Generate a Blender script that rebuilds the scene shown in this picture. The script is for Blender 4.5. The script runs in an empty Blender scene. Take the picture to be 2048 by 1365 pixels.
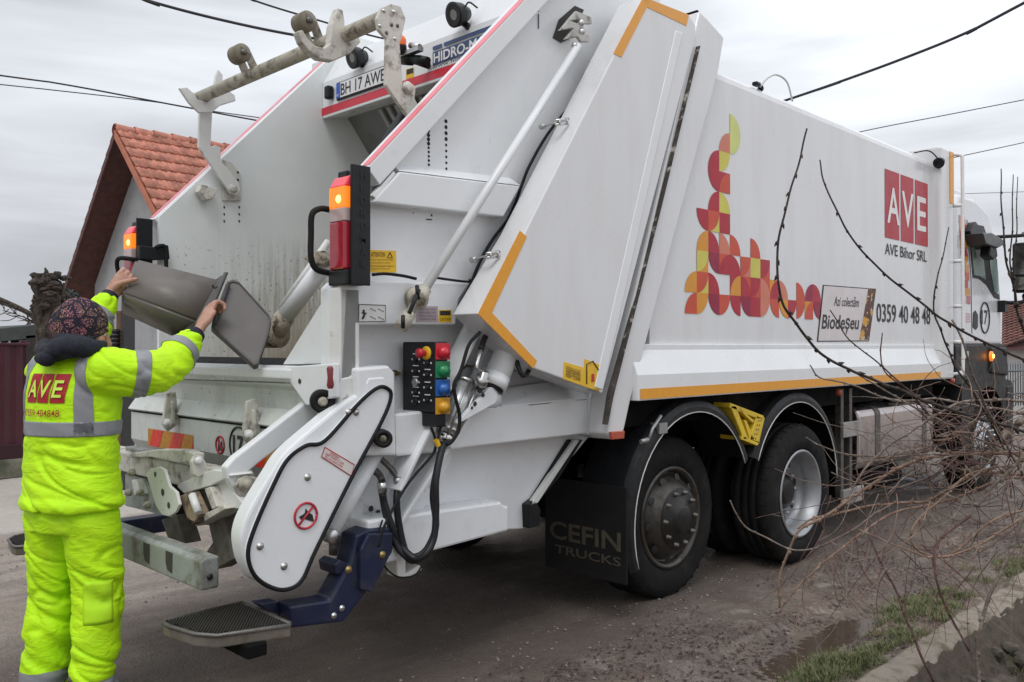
import bpy, bmesh, math, random
from math import radians as rad, sin, cos, pi
from mathutils import Vector, Matrix, noise
from mathutils.bvhtree import BVHTree
V = Vector
random.seed(7)
scene = bpy.context.scene
COL = scene.collection

# ------------------------------------------------------------------ camera
CAM = V((4.1408, -2.078, 1.4853)); YAW = 0.7777; PITCH = 0.0064; F = 1747.45
FW = V((-sin(YAW)*cos(PITCH), cos(YAW)*cos(PITCH), sin(PITCH)))
RT = V((cos(YAW), sin(YAW), 0)); UP = RT.cross(FW)
camd = bpy.data.cameras.new('camera'); cam = bpy.data.objects.new('camera', camd); COL.objects.link(cam)
camd.sensor_width = 36; camd.lens = F/2048*36; camd.clip_start = .05; camd.clip_end = 3000
cam.matrix_world = Matrix(((RT.x, UP.x, -FW.x, CAM.x), (RT.y, UP.y, -FW.y, CAM.y), (RT.z, UP.z, -FW.z, CAM.z), (0, 0, 0, 1)))
scene.camera = cam
GZ = -.05                                   # road level

# ------------------------------------------------------------------ world, sun, exposure
world = bpy.data.worlds.new('World'); scene.world = world; world.use_nodes = True
SUN_EL, SUN_AZ = 57, 150                    # azimuth measured from +y towards +x
def build_world():
    nt = world.node_tree; nt.nodes.clear(); N = nt.nodes.new; L = nt.links.new
    out = N('ShaderNodeOutputWorld'); bg = N('ShaderNodeBackground'); L(bg.outputs[0], out.inputs[0])
    sky = N('ShaderNodeTexSky'); sky.sky_type = 'NISHITA'; sky.sun_disc = False
    sky.sun_elevation = rad(SUN_EL); sky.sun_rotation = rad(SUN_AZ); sky.air_density = 2; sky.dust_density = 6
    bg.inputs[1].default_value = .1
    tc = N('ShaderNodeTexCoord'); sep = N('ShaderNodeSeparateXYZ'); L(tc.outputs['Generated'], sep.inputs[0])
    # overcast: brighter towards the zenith (CIE overcast sky)
    mr = N('ShaderNodeMapRange'); L(sep.outputs[2], mr.inputs[0]); mr.inputs[1].default_value = 0; mr.inputs[2].default_value = 1
    mr.inputs[3].default_value = 8.1; mr.inputs[4].default_value = 18.5
    mp = N('ShaderNodeMapping'); L(tc.outputs['Generated'], mp.inputs[0]); mp.inputs['Scale'].default_value = (1.5, 1.5, 9)
    mp.inputs['Rotation'].default_value = (.12, .1, .3)
    nz = N('ShaderNodeTexNoise'); L(mp.outputs[0], nz.inputs[0]); nz.inputs['Scale'].default_value = 1.5; nz.inputs['Detail'].default_value = 5
    nz.inputs['Roughness'].default_value = .5; nz.inputs['Distortion'].default_value = .3
    r2 = N('ShaderNodeMapRange'); L(nz.outputs['Fac'], r2.inputs[0]); r2.inputs[1].default_value = .34; r2.inputs[2].default_value = .68
    r2.inputs[3].default_value = .68; r2.inputs[4].default_value = 1.12
    # brighter towards the street ahead (truck side)
    vm = N('ShaderNodeVectorMath'); vm.operation = 'DOT_PRODUCT'; L(tc.outputs['Generated'], vm.inputs[0]); vm.inputs[1].default_value = (.35, .93, .1)
    r3 = N('ShaderNodeMapRange'); L(vm.outputs['Value'], r3.inputs[0]); r3.inputs[1].default_value = -.2; r3.inputs[2].default_value = 1
    r3.inputs[3].default_value = .76; r3.inputs[4].default_value = 1.12
    m1 = N('ShaderNodeMath'); m1.operation = 'MULTIPLY'; L(mr.outputs[0], m1.inputs[0]); L(r2.outputs[0], m1.inputs[1])
    m2 = N('ShaderNodeMath'); m2.operation = 'MULTIPLY'; L(m1.outputs[0], m2.inputs[0]); L(r3.outputs[0], m2.inputs[1])
    cl = N('ShaderNodeVectorMath'); cl.operation = 'SCALE'; cl.inputs[0].default_value = (.945, .98, 1.05); L(m2.outputs[0], cl.inputs[3])
    mx = N('ShaderNodeMix'); mx.data_type = 'RGBA'; mx.inputs[0].default_value = .93
    L(sky.outputs[0], mx.inputs[6]); L(cl.outputs[0], mx.inputs[7]); L(mx.outputs[2], bg.inputs[0])
build_world()
sd = bpy.data.lights.new('sun', 'SUN'); so = bpy.data.objects.new('sun', sd); COL.objects.link(so)
sd.energy = 1.15; sd.angle = rad(24); sd.color = (1, .99, .97)
so.rotation_euler = (rad(90-SUN_EL), 0, rad(180-SUN_AZ))
so.location = (0, 0, 30)
scene.view_settings.view_transform = 'Standard'; scene.view_settings.look = 'None'
scene.view_settings.gamma = 1; scene.view_settings.use_curve_mapping = False
scene.view_settings.exposure = -.05

# ------------------------------------------------------------------ measuring helpers: photo coordinates to points on known planes
def ray(u, v): return FW + RT*((u-1024)/F) + UP*((682.5-v)/F)
def PX(u, v, x): d = ray(u, v); return CAM + d*((x-CAM.x)/d.x)
def PY(u, v, y): d = ray(u, v); return CAM + d*((y-CAM.y)/d.y)
def PZ(u, v, z): d = ray(u, v); return CAM + d*((z-CAM.z)/d.z)
def PD(u, v, dep): return CAM + ray(u, v)*dep

# ------------------------------------------------------------------ materials
MATS = {}
def nodes(name):
    m = bpy.data.materials.new(name); m.use_nodes = True; nt = m.node_tree
    return m, nt, nt.nodes['Principled BSDF']
def noise_fac(nt, scale, detail=4, lo=.4, hi=.6, stretch=None, rough=.55, dist=0):
    N = nt.nodes.new; L = nt.links.new
    tc = N('ShaderNodeTexCoord'); src = tc.outputs['Object']
    if stretch:
        mp = N('ShaderNodeMapping'); mp.inputs['Scale'].default_value = stretch; L(src, mp.inputs[0]); src = mp.outputs[0]
    n = N('ShaderNodeTexNoise'); n.inputs['Scale'].default_value = scale; n.inputs['Detail'].default_value = detail
    n.inputs['Roughness'].default_value = rough; n.inputs['Distortion'].default_value = dist; L(src, n.inputs[0])
    r = N('ShaderNodeMapRange'); r.inputs[1].default_value = lo; r.inputs[2].default_value = hi; L(n.outputs['Fac'], r.inputs[0])
    return r.outputs[0]
def math_node(nt, op, a, b):
    n = nt.nodes.new('ShaderNodeMath'); n.operation = op
    for i, q in enumerate((a, b)):
        if isinstance(q, (int, float)): n.inputs[i].default_value = q
        else: nt.links.new(q, n.inputs[i])
    return n.outputs[0]
def mixc(nt, fac, a, b):
    n = nt.nodes.new('ShaderNodeMix'); n.data_type = 'RGBA'
    for i, q in ((0, fac), (6, a), (7, b)):
        if isinstance(q, (int, float)): n.inputs[i].default_value = q
        elif isinstance(q, tuple): n.inputs[i].default_value = (*q, 1)
        else: nt.links.new(q, n.inputs[i])
    return n.outputs[2]
def bump(nt, bsdf, h, strength=.3, dist=.01):
    b = nt.nodes.new('ShaderNodeBump'); b.inputs['Strength'].default_value = strength; b.inputs['Distance'].default_value = dist
    nt.links.new(h, b.inputs['Height']); nt.links.new(b.outputs[0], bsdf.inputs['Normal'])
def mat(name, col, rough=.5, metal=0, var=.08, vscale=6, dirt=None, dirt_lo=.55, dirt_hi=.75, dirt_scale=5, stretch=None,
        coat=0, bump_s=0, bump_scale=60, emit=None, estr=0, spots=0, spot_col=(.05, .045, .04), dirt_max=1., spec=.5):
    if name in MATS: return MATS[name]
    m, nt, b = nodes(name)
    f = noise_fac(nt, vscale, 4, .3, .7)
    lo = tuple(max(0, c*(1-var)) for c in col); hi = tuple(min(1, c*(1+var)) for c in col)
    c = mixc(nt, f, lo, hi)
    if dirt:
        d = noise_fac(nt, dirt_scale, 7, dirt_lo, dirt_hi, stretch, .65)
        if dirt_max < 1: d = math_node(nt, 'MULTIPLY', d, dirt_max)
        c = mixc(nt, d, c, dirt)
    if spots:
        s = noise_fac(nt, 55, 2, .72-spots, .76-spots); c = mixc(nt, s, c, spot_col)
    nt.links.new(c, b.inputs['Base Color'])
    r = noise_fac(nt, vscale*2.3, 5, .3, .7)
    rr = nt.nodes.new('ShaderNodeMapRange'); nt.links.new(r, rr.inputs[0]); rr.inputs[3].default_value = max(.02, rough-.07); rr.inputs[4].default_value = min(1, rough+.09)
    nt.links.new(rr.outputs[0], b.inputs['Roughness'])
    b.inputs['Metallic'].default_value = metal; b.inputs['Coat Weight'].default_value = coat; b.inputs['Coat Roughness'].default_value = .12
    b.inputs['Specular IOR Level'].default_value = spec
    if bump_s: bump(nt, b, noise_fac(nt, bump_scale, 5, .2, .8), bump_s, .01)
    if emit: b.inputs['Emission Color'].default_value = (*emit, 1); b.inputs['Emission Strength'].default_value = estr
    MATS[name] = m; return m

WHITE = mat('truck_white_paint', (.755, .77, .78), .32, var=.025, vscale=3, coat=.25, bump_s=.06, bump_scale=3, dirt=(.46, .44, .40), dirt_lo=.58, dirt_hi=.9, dirt_scale=7, dirt_max=.45)
WALLW = mat('body_side_paint', (.71, .712, .72), .24, var=.02, vscale=1.2, coat=.45, dirt=(.50, .46, .43), dirt_lo=.45, dirt_hi=.9, dirt_scale=4, dirt_max=.4, stretch=(1, 1.4, .25), bump_s=.07, bump_scale=2.2)
DIRTYW = mat('dirty_lift_paint', (.60, .58, .52), .5, var=.1, dirt=(.14, .105, .07), dirt_lo=.49, dirt_hi=.68, dirt_scale=13, bump_s=.1)
GRIMEW = mat('grimy_lift_paint', (.46, .43, .35), .6, var=.15, dirt=(.08, .06, .04), dirt_lo=.5, dirt_hi=.68, dirt_scale=13, bump_s=.3)
SCUFFW = mat('scuffed_white_paint', (.70, .70, .68), .4, var=.05, dirt=(.26, .22, .17), dirt_lo=.6, dirt_hi=.75, dirt_scale=14, bump_s=.08)
BARW = mat('tail_bar_paint', (.31, .33, .31), .45, var=.1, dirt=(.10, .09, .065), dirt_lo=.47, dirt_hi=.68, dirt_scale=9)
HOPW = mat('hopper_paint', (.60, .63, .60), .4, var=.05, dirt=(.26, .25, .21), dirt_lo=.5, dirt_hi=.85, dirt_scale=5, stretch=(1, 1, .4), spots=.03, dirt_max=.7)
BLACK = mat('black_plastic', (.011, .012, .014), .42, var=.25, vscale=12, dirt=(.04, .037, .034), dirt_lo=.5, dirt_hi=.9, dirt_scale=9, dirt_max=.5, spec=.3)
RUBBER = mat('black_rubber', (.009, .009, .010), .65, var=.2, spec=.25)
HOSE = mat('hose_rubber', (.014, .015, .017), .42, var=.2, spec=.35)
TYRE = mat('tyre_rubber', (.012, .012, .0125), .8, var=.2, dirt=(.045, .038, .031), dirt_lo=.5, dirt_hi=.8, dirt_scale=9, bump_s=.15, dirt_max=.7, spec=.2)
CHASSIS = mat('chassis_black', (.007, .007, .007), .8, var=.3, dirt=(.02, .017, .014), dirt_lo=.5, dirt_hi=.8, spec=.1)
STEEL = mat('bare_steel', (.55, .55, .54), .32, 1, var=.1, dirt=(.2, .18, .16), dirt_lo=.55, dirt_hi=.8, dirt_scale=20)
DARKSTEEL = mat('dark_steel', (.16, .15, .14), .5, .7, var=.2, dirt=(.10, .07, .05), dirt_lo=.5, dirt_hi=.75, dirt_scale=22, bump_s=.2)
RUSTY = mat('weathered_steel_legs', (.15, .135, .115), .7, 0, var=.25, dirt=(.07, .055, .045), dirt_lo=.45, dirt_hi=.7, dirt_scale=16, bump_s=.2)
ALU = mat('tank_aluminium', (.62, .56, .55), .28, 1, var=.06, dirt=(.3, .26, .24), dirt_lo=.5, dirt_hi=.9, dirt_scale=5, dirt_max=.6)
RIM = mat('wheel_rim_silver', (.34, .35, .365), .46, .6, var=.08, dirt=(.22, .2, .18), dirt_lo=.55, dirt_hi=.8, dirt_scale=9)
HUB = mat('hub_grimy_black', (.035, .033, .030), .42, .5, var=.3, dirt=(.02, .02, .02), dirt_lo=.45, dirt_hi=.65, dirt_scale=14)
ORANGE = mat('reflective_orange_tape', (.78, .33, .012), .35, var=.05, vscale=30, coat=.2)
REDT = mat('reflective_red_tape', (.62, .035, .06), .35, var=.06, vscale=20)
PINKT = mat('faded_red_tape', (.80, .20, .24), .4, var=.1, vscale=10)
NAVY = mat('step_navy_paint', (.009, .014, .045), .4, var=.2, dirt=(.05, .05, .05), dirt_lo=.5, dirt_hi=.8, dirt_scale=10)
INK = mat('black_print', (.02, .02, .022), .5)
WINK = mat('white_print', (.8, .79, .78), .4)
LOGOR = mat('logo_red', (.44, .022, .036), .4, var=.08, vscale=3, coat=.06, spec=.3)
YSTICK = mat('yellow_sticker', (.80, .48, .02), .4, var=.06)
YELLOWP = mat('chock_yellow', (.72, .50, .03), .5, var=.1, dirt=(.3, .22, .05), dirt_lo=.55, dirt_hi=.8, dirt_scale=14)
LENSR = mat('red_lens', (.36, .012, .03), .16, var=.15, vscale=30, coat=.5)
LENSW = mat('clear_lens', (.5, .38, .36), .18, coat=.5)
AMBER = mat('amber_lamp_lit', (.8, .2, .01), .2, emit=(1, .22, .012), estr=.8)
AMBERHOT = mat('amber_bulb_lit', (1, .6, .1), .2, emit=(1, .55, .08), estr=7)
REDLIT = mat('red_lens_top', (.75, .05, .08), .18, emit=(.8, .03, .05), estr=.25, coat=.4)
BEACON = mat('orange_beacon', (.85, .13, .01), .25, coat=.3)
GLASS = mat('cab_glass', (.26, .36, .33), .05, var=.15, vscale=2, coat=.8)

# ------------------------------------------------------------------ object helpers
def origin_of(p):
    while p is not None:
        if p.type == 'EMPTY': return V(p.location)
        if p.parent is None: return V(p.location)
        p = p.parent
    return V((0, 0, 0))
def setmesh(o, parent):
    COL.objects.link(o)
    if parent is not None: o.parent = parent
    return o
def obj(name, bm, m, parent=None, bevel=0, smooth=False, segs=2, fixn=True, at=None):
    if fixn: bmesh.ops.recalc_face_normals(bm, faces=bm.faces)
    org = origin_of(parent) if parent is not None else (V(at) if at is not None else V((0, 0, 0)))
    if org.length > 0: bmesh.ops.translate(bm, verts=bm.verts, vec=-org)
    me = bpy.data.meshes.new(name); bm.to_mesh(me); bm.free()
    for q in (m if isinstance(m, (list, tuple)) else [m]): me.materials.append(q)
    if smooth:
        for p in me.polygons: p.use_smooth = True
    o = bpy.data.objects.new(name, me)
    if parent is None and at is not None: o.location = at
    setmesh(o, parent)
    if bevel:
        b = o.modifiers.new('bevel', 'BEVEL'); b.width = bevel; b.segments = segs; b.limit_method = 'ANGLE'; b.angle_limit = rad(40)
    return o
def tag(o, label=None, cat=None, group=None, kind=None):
    if label: o['label'] = label
    if cat: o['category'] = cat
    if group: o['group'] = group
    if kind: o['kind'] = kind
    return o
def empty(name, loc): 
    o = bpy.data.objects.new(name, None); o.location = loc; COL.objects.link(o); return o
def prism(bm, pts, vec):
    vec = V(vec); a = [bm.verts.new(V(p)) for p in pts]; b = [bm.verts.new(V(p)+vec) for p in pts]; n = len(pts)
    bm.faces.new(a); bm.faces.new(b[::-1])
    for i in range(n): bm.faces.new((a[i], b[i], b[(i+1) % n], a[(i+1) % n]))
def boxm(bm, x0, x1, y0, y1, z0, z1): prism(bm, [(x0, y0, z0), (x1, y0, z0), (x1, y1, z0), (x0, y1, z0)], (0, 0, z1-z0))
def frame_of(d):
    d = d.normalized(); a = V((0, 0, 1)) if abs(d.z) < .9 else V((1, 0, 0)); s = d.cross(a).normalized(); return s, s.cross(d).normalized()
def tubem(bm, pts, r, n=10, caps=True):
    pts = [V(p) for p in pts]; rings = []; s = None
    for i, p in enumerate(pts):
        d = (pts[min(i+1, len(pts)-1)]-pts[max(i-1, 0)])
        if d.length < 1e-9: d = V((0, 0, 1))
        d.normalize()
        if s is None: s, t = frame_of(d)
        else:
            s = (s-d*s.dot(d))
            if s.length < 1e-6: s, t = frame_of(d)
            s.normalize(); t = s.cross(d)
        t = d.cross(s)
        rr = r[i] if isinstance(r, (list, tuple)) else r
        rings.append([bm.verts.new(p+s*(cos(2*pi*k/n)*rr)+t*(sin(2*pi*k/n)*rr)) for k in range(n)])
    for a, b in zip(rings, rings[1:]):
        for k in range(n):
            f = bm.faces.new((a[k], a[(k+1) % n], b[(k+1) % n], b[k])); f.smooth = True
    if caps: bm.faces.new(rings[0][::-1]); bm.faces.new(rings[-1])
def spline(pts, n=6):
    pts = [V(p) for p in pts]; P = [pts[0]*2-pts[1]]+pts+[pts[-1]*2-pts[-2]]; out = []
    for i in range(1, len(P)-2):
        for k in range(n):
            t = k/n; a, b, c, d = P[i-1], P[i], P[i+1], P[i+2]
            out.append(.5*((2*b)+(c-a)*t+(2*a-5*b+4*c-d)*t*t+(3*b-a-3*c+d)*t**3))
    out.append(pts[-1]); return out
def lathe(bm, prof, c, axis, n=32, closed=False):
    c = V(c); axis = V(axis).normalized(); s, t = frame_of(axis); rings = []
    for (h, r) in prof:
        rings.append([bm.verts.new(c+axis*h+(s*cos(2*pi*k/n)+t*sin(2*pi*k/n))*max(r, 1e-4)) for k in range(n)])
    prs = list(zip(rings, rings[1:]))
    if closed: prs.append((rings[-1], rings[0]))
    for a, b in prs:
        for k in range(n):
            f = bm.faces.new((a[k], a[(k+1) % n], b[(k+1) % n], b[k])); f.smooth = True
def B(): return bmesh.new()
def slab(name, pts, vec, m, parent, bevel=.006):
    bm = B(); prism(bm, pts, vec); return obj(name, bm, m, parent, bevel)
def slabx(name, uv, x, th, m, parent, bevel=.006):          # plate whose outer face lies in a plane of constant x
    return slab(name, [PX(u, v, x) for u, v in uv], (-th, 0, 0), m, parent, bevel)
def slaby(name, uv, y, th, m, parent, bevel=.006):
    return slab(name, [PY(u, v, y) for u, v in uv], (0, th, 0), m, parent, bevel)
def boxo(name, dims, m, parent, bevel=.006):
    bm = B(); boxm(bm, *dims); return obj(name, bm, m, parent, bevel)
def cyl(name, a, b, r, m, parent, n=20, bevel=0):
    bm = B(); tubem(bm, [a, b], r, n); return obj(name, bm, m, parent, bevel)
def tube(name, pts, r, m, parent, n=10, sm=True, k=6):
    bm = B(); tubem(bm, spline(pts, k) if sm and len(pts) > 2 else pts, r, n); return obj(name, bm, m, parent)
def arcpts(c, r0, a0, a1, n, ex, ey):
    return [V(c)+V(ex)*cos(a0+(a1-a0)*i/n)*r0+V(ey)*sin(a0+(a1-a0)*i/n)*r0 for i in range(n+1)]
def text(name, s, m, parent, p0, right, up, w, h, bold=0, fn=None, ext=.0012, shear=0):
    """lettering filling the box that starts at p0 (lower left) and spans w along right and h along up"""
    cu = bpy.data.curves.new(name, 'FONT'); cu.body = s; cu.extrude = 0; cu.offset = bold; cu.size = 1; cu.shear = shear
    cu.resolution_u = 4
    t = bpy.data.objects.new('t', cu); COL.objects.link(t)
    me = bpy.data.meshes.new_from_object(t.evaluated_get(bpy.context.evaluated_depsgraph_get()))
    bpy.data.objects.remove(t); bpy.data.curves.remove(cu)
    xs = [v.co.x for v in me.vertices]; ys = [v.co.y for v in me.vertices]
    x0, x1, y0, y1 = min(xs), max(xs), min(ys), max(ys); p0 = V(p0); right = V(right).normalized(); up = V(up).normalized()
    org = origin_of(parent); nrm = right.cross(up)
    for v in me.vertices:
        a = (v.co.x-x0)/(x1-x0)*w; b = (v.co.y-y0)/max(1e-6, (y1-y0))*h
        q = p0+right*a+up*b+nrm*ext
        v.co = (fn(q) if fn else q)-org
    me.name = name; me.materials.append(m); o = bpy.data.objects.new(name, me); return setmesh(o, parent)
def bolt(name, c, axis, r, m, parent):
    bm = B(); lathe(bm, [(0, r*1.15), (r*.18, r*1.15), (r*.2, r*.82), (r*.6, r*.8), (r*.7, r*.6), (r*.7, 0)], c, axis, 12); return obj(name, bm, m, parent)
# ------------------------------------------------------------------ ground, pavement, kerb, ditch
def ridge_track(x, y):
    """tyre rut pressed in the mud beside the kerb"""
    c = 1.98+.05*sin(y*.5); d = abs(x-c)
    h = 0
    if d < .2:
        h -= .034*(1-(d/.2)**4)
        if d < .15: h += .016*(1 if sin((y+abs(x-c)*.6)*2*pi/.075) > .1 else -.2)
    elif d < .32: h += .034*(1-(d-.2)/.12)
    return h
def ground_h(x, y):
    n = noise.noise(V((x*.7, y*.7, 1)))*.018+noise.noise(V((x*3, y*3, 5)))*.008+noise.noise(V((x*9, y*9, 2)))*.004
    n += noise.noise(V((x*23, y*23, 7)))*.0028
    if x > .8:
        k = min(1, (x-.8)/.7); n += k*(noise.noise(V((x*6, y*3.5, 3)))*.016+noise.noise(V((x*28, y*28, 9)))*.004)
        n += ridge_track(x, y)*(.6+.6*noise.noise(V((x, y*.6, 4))))
        pd = ((x-2.13)/.13)**2+((y-2.3)/.62)**2
        if pd < 1.6: n -= .03*max(0, 1-pd/1.6)
    if x > 2.2: n += min(.05, (x-2.2)*.12)*(.7+noise.noise(V((x*5, y*5, 0))))
    if abs(x+.2) < 1.8: n += .008*noise.noise(V((x*14, y*1.5, 6)))
    return GZ+n
def lin(a, b, st):
    n = max(1, int(round((b-a)/st))); return [a+(b-a)*i/n for i in range(n)]
def build_ground():
    xs = [-400, -150, -60, -30, -18]+lin(-12, -4, .5)+lin(-4, -1, .1)+lin(-1, 1.4, .05)+lin(1.4, 2.5, .022)+[2.5, 2.56]
    ys = [-300, -100, -40, -15]+lin(-8, -2, .4)+lin(-2, 0, .06)+lin(0, 5, .028)+lin(5, 12, .12)+lin(12, 30, 1)+[30, 45, 80, 150, 400]
    bm = B(); grid = [[bm.verts.new((x, y, ground_h(x, y) if -12 < x < 2.6 and -8 < y < 30 else GZ)) for y in ys] for x in xs]
    for i in range(len(xs)-1):
        for j in range(len(ys)-1):
            f = bm.faces.new((grid[i][j], grid[i+1][j], grid[i+1][j+1], grid[i][j+1])); f.smooth = True
    m, nt, b = nodes('road_dirt'); N = nt.nodes.new; L = nt.links.new
    tc = N('ShaderNodeTexCoord'); sep = N('ShaderNodeSeparateXYZ'); L(tc.outputs['Object'], sep.inputs[0])
    big = noise_fac(nt, .9, 5, .35, .65); fine = noise_fac(nt, 18, 6, .3, .7, rough=.7); grit = noise_fac(nt, 90, 2, .35, .7)
    c = mixc(nt, big, (.37, .31, .262), (.50, .43, .365))
    c = mixc(nt, math_node(nt, 'MULTIPLY', fine, .5), c, (.19, .162, .142))
    # pale gravel specks
    c = mixc(nt, math_node(nt, 'MULTIPLY', noise_fac(nt, 34, 5, .53, .62, rough=.7), .35), c, (.14, .115, .098))
    sp = noise_fac(nt, 70, 1, .70, .74); c = mixc(nt, sp, c, (.40, .37, .34))
    # mud strip towards the kerb
    mr = N('ShaderNodeMapRange'); wob = math_node(nt, 'ADD', sep.outputs[0], math_node(nt, 'MULTIPLY', noise_fac(nt, 1.7, 5, .2, .8), .9))
    L(wob, mr.inputs[0]); mr.inputs[1].default_value = 1.35; mr.inputs[2].default_value = 1.9
    mud = mixc(nt, noise_fac(nt, 5, 6, .35, .65), (.175, .135, .108), (.30, .24, .19))
    mud = mixc(nt, math_node(nt, 'MULTIPLY', noise_fac(nt, 44, 5, .49, .55, rough=.7), noise_fac(nt, 2.2, 5, .40, .60)), mud, (.055, .034, .036))
    mud = mixc(nt, noise_fac(nt, 7, 5, .58, .66), mud, (.36, .31, .26))          # soaked leaf litter
    # wet wheel rut; shading of the tread prints also put into the colour
    rut = math_node(nt, 'ABSOLUTE', math_node(nt, 'SUBTRACT', math_node(nt, 'ADD', sep.outputs[0], math_node(nt, 'MULTIPLY', noise_fac(nt, 2, 3, .2, .8), .06)), 2.0), 0)
    rm = N('ShaderNodeMapRange'); L(rut, rm.inputs[0]); rm.inputs[1].default_value = .19; rm.inputs[2].default_value = .14
    tread = math_node(nt, 'SINE', math_node(nt, 'MULTIPLY', math_node(nt, 'ADD', sep.outputs[1], math_node(nt, 'MULTIPLY', rut, .6)), 84), 0)
    t2 = N('ShaderNodeMapRange'); L(tread, t2.inputs[0]); t2.inputs[1].default_value = .0; t2.inputs[2].default_value = .5
    rr_ = math_node(nt, 'MULTIPLY', rm.outputs[0], noise_fac(nt, 2.5, 4, .38, .55))
    mud = mixc(nt, math_node(nt, 'MULTIPLY', rr_, .45), mud, (.105, .085, .07)); mud = mixc(nt, math_node(nt, 'MULTIPLY', rr_, math_node(nt, 'MULTIPLY', t2.outputs[0], .6)), mud, (.045, .034, .03))
    c = mixc(nt, mr.outputs[0], c, mud)
    tr = noise_fac(nt, 2.4, 5, .47, .60, (2.2, .35, 1)); c = mixc(nt, math_node(nt, 'MULTIPLY', tr, .5), c, (.19, .155, .132))
    pt = noise_fac(nt, 1.1, 4, .56, .68); c = mixc(nt, math_node(nt, 'MULTIPLY', pt, .5), c, (.30, .265, .235))
    # dark lane band: wet ground plus the lorry's shade, put into the colour
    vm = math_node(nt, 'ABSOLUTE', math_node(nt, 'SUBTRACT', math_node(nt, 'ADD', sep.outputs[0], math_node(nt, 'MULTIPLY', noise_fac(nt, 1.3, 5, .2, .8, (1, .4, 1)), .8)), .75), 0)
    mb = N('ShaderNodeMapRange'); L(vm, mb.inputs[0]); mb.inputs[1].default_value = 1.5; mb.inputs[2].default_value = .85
    damp_shade = mb.outputs[0]; c = mixc(nt, math_node(nt, 'MULTIPLY', damp_shade, .72), c, (.085, .066, .054))
    # reddish earth and pale pavement on the far side of the road
    m2 = N('ShaderNodeMapRange'); w2 = math_node(nt, 'ADD', sep.outputs[0], math_node(nt, 'MULTIPLY', noise_fac(nt, 2.5, 5, .2, .8), .5))
    L(w2, m2.inputs[0]); m2.inputs[1].default_value = -3.5; m2.inputs[2].default_value = -3.75
    c = mixc(nt, m2.outputs[0], c, mixc(nt, fine, (.46, .42, .365), (.55, .51, .455)))
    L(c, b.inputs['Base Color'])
    wet = math_node(nt, 'MAXIMUM', math_node(nt, 'MULTIPLY', tr, .7), math_node(nt, 'MULTIPLY', damp_shade, noise_fac(nt, 3, 5, .35, .7)))
    rr = N('ShaderNodeMapRange'); L(wet, rr.inputs[0]); rr.inputs[3].default_value = .92; rr.inputs[4].default_value = .34; L(rr.outputs[0], b.inputs['Roughness'])
    b.inputs['Specular IOR Level'].default_value = .32
    hh = math_node(nt, 'ADD', noise_fac(nt, 32, 7, .2, .8, rough=.75), math_node(nt, 'MULTIPLY', grit, .5)); bump(nt, b, hh, .75, .016)
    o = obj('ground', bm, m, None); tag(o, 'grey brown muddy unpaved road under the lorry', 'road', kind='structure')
build_ground()
# loose stones on the road: uncountable gravel
def build_gravel():
    bm = B(); rnd = random.Random(5)
    for _ in range(5200):
        x = rnd.uniform(-3.6, 2.45); y = rnd.uniform(-1.4, 7.5); 
        if rnd.random() < .35: x = rnd.uniform(.9, 2.4)
        r = rnd.choice((.003, .004, .005, .006, .008, .011))*rnd.uniform(.7, 1.2); z = ground_h(x, y)+r*.25
        vs = [bm.verts.new((x+rnd.uniform(.6, 1.2)*r*cos(a), y+rnd.uniform(.6, 1.2)*r*sin(a), z)) for a in (0, 1.3, 2.5, 3.8, 5.1)]
        t = bm.verts.new((x, y, z+r*.7))
        for i in range(5): bm.faces.new((vs[i], vs[(i+1) % 5], t))
    o = obj('gravel', bm, mat('gravel', (.21, .18, .16), .85, var=.5, vscale=40), None)
    tag(o, 'loose grit and small stones scattered over the road', 'gravel', kind='stuff')
build_gravel()
def build_puddle():
    bm = B(); pts = []
    for i in range(40):
        a = 2*pi*i/40; k = 1+.22*noise.noise(V((cos(a)*1.5, sin(a)*1.5, 3)))
        pts.append(bm.verts.new((2.13+.16*k*cos(a), 2.3+.72*k*sin(a), GZ-.017)))
    bm.faces.new(pts); m, nt, b = nodes('puddle_water'); b.inputs['Base Color'].default_value = (.075, .055, .04, 1); b.inputs['Roughness'].default_value = .05
    b.inputs['IOR'].default_value = 1.33; bump(nt, b, noise_fac(nt, 25, 3), .04, .01)
    tag(obj('puddle', bm, m, None), 'shallow brown puddle in the tyre rut beside the grass', 'puddle', kind='structure')
build_puddle()
CONC = mat('old_concrete', (.31, .265, .215), .95, var=.25, vscale=7, dirt=(.12, .10, .07), dirt_lo=.42, dirt_hi=.62, dirt_scale=7, bump_s=.5, bump_scale=45)
EARTH = mat('ditch_earth', (.085, .064, .045), .95, var=.5, vscale=9, dirt=(.028, .024, .017), dirt_lo=.45, dirt_hi=.65, dirt_scale=9, bump_s=.9, bump_scale=26)
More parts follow.
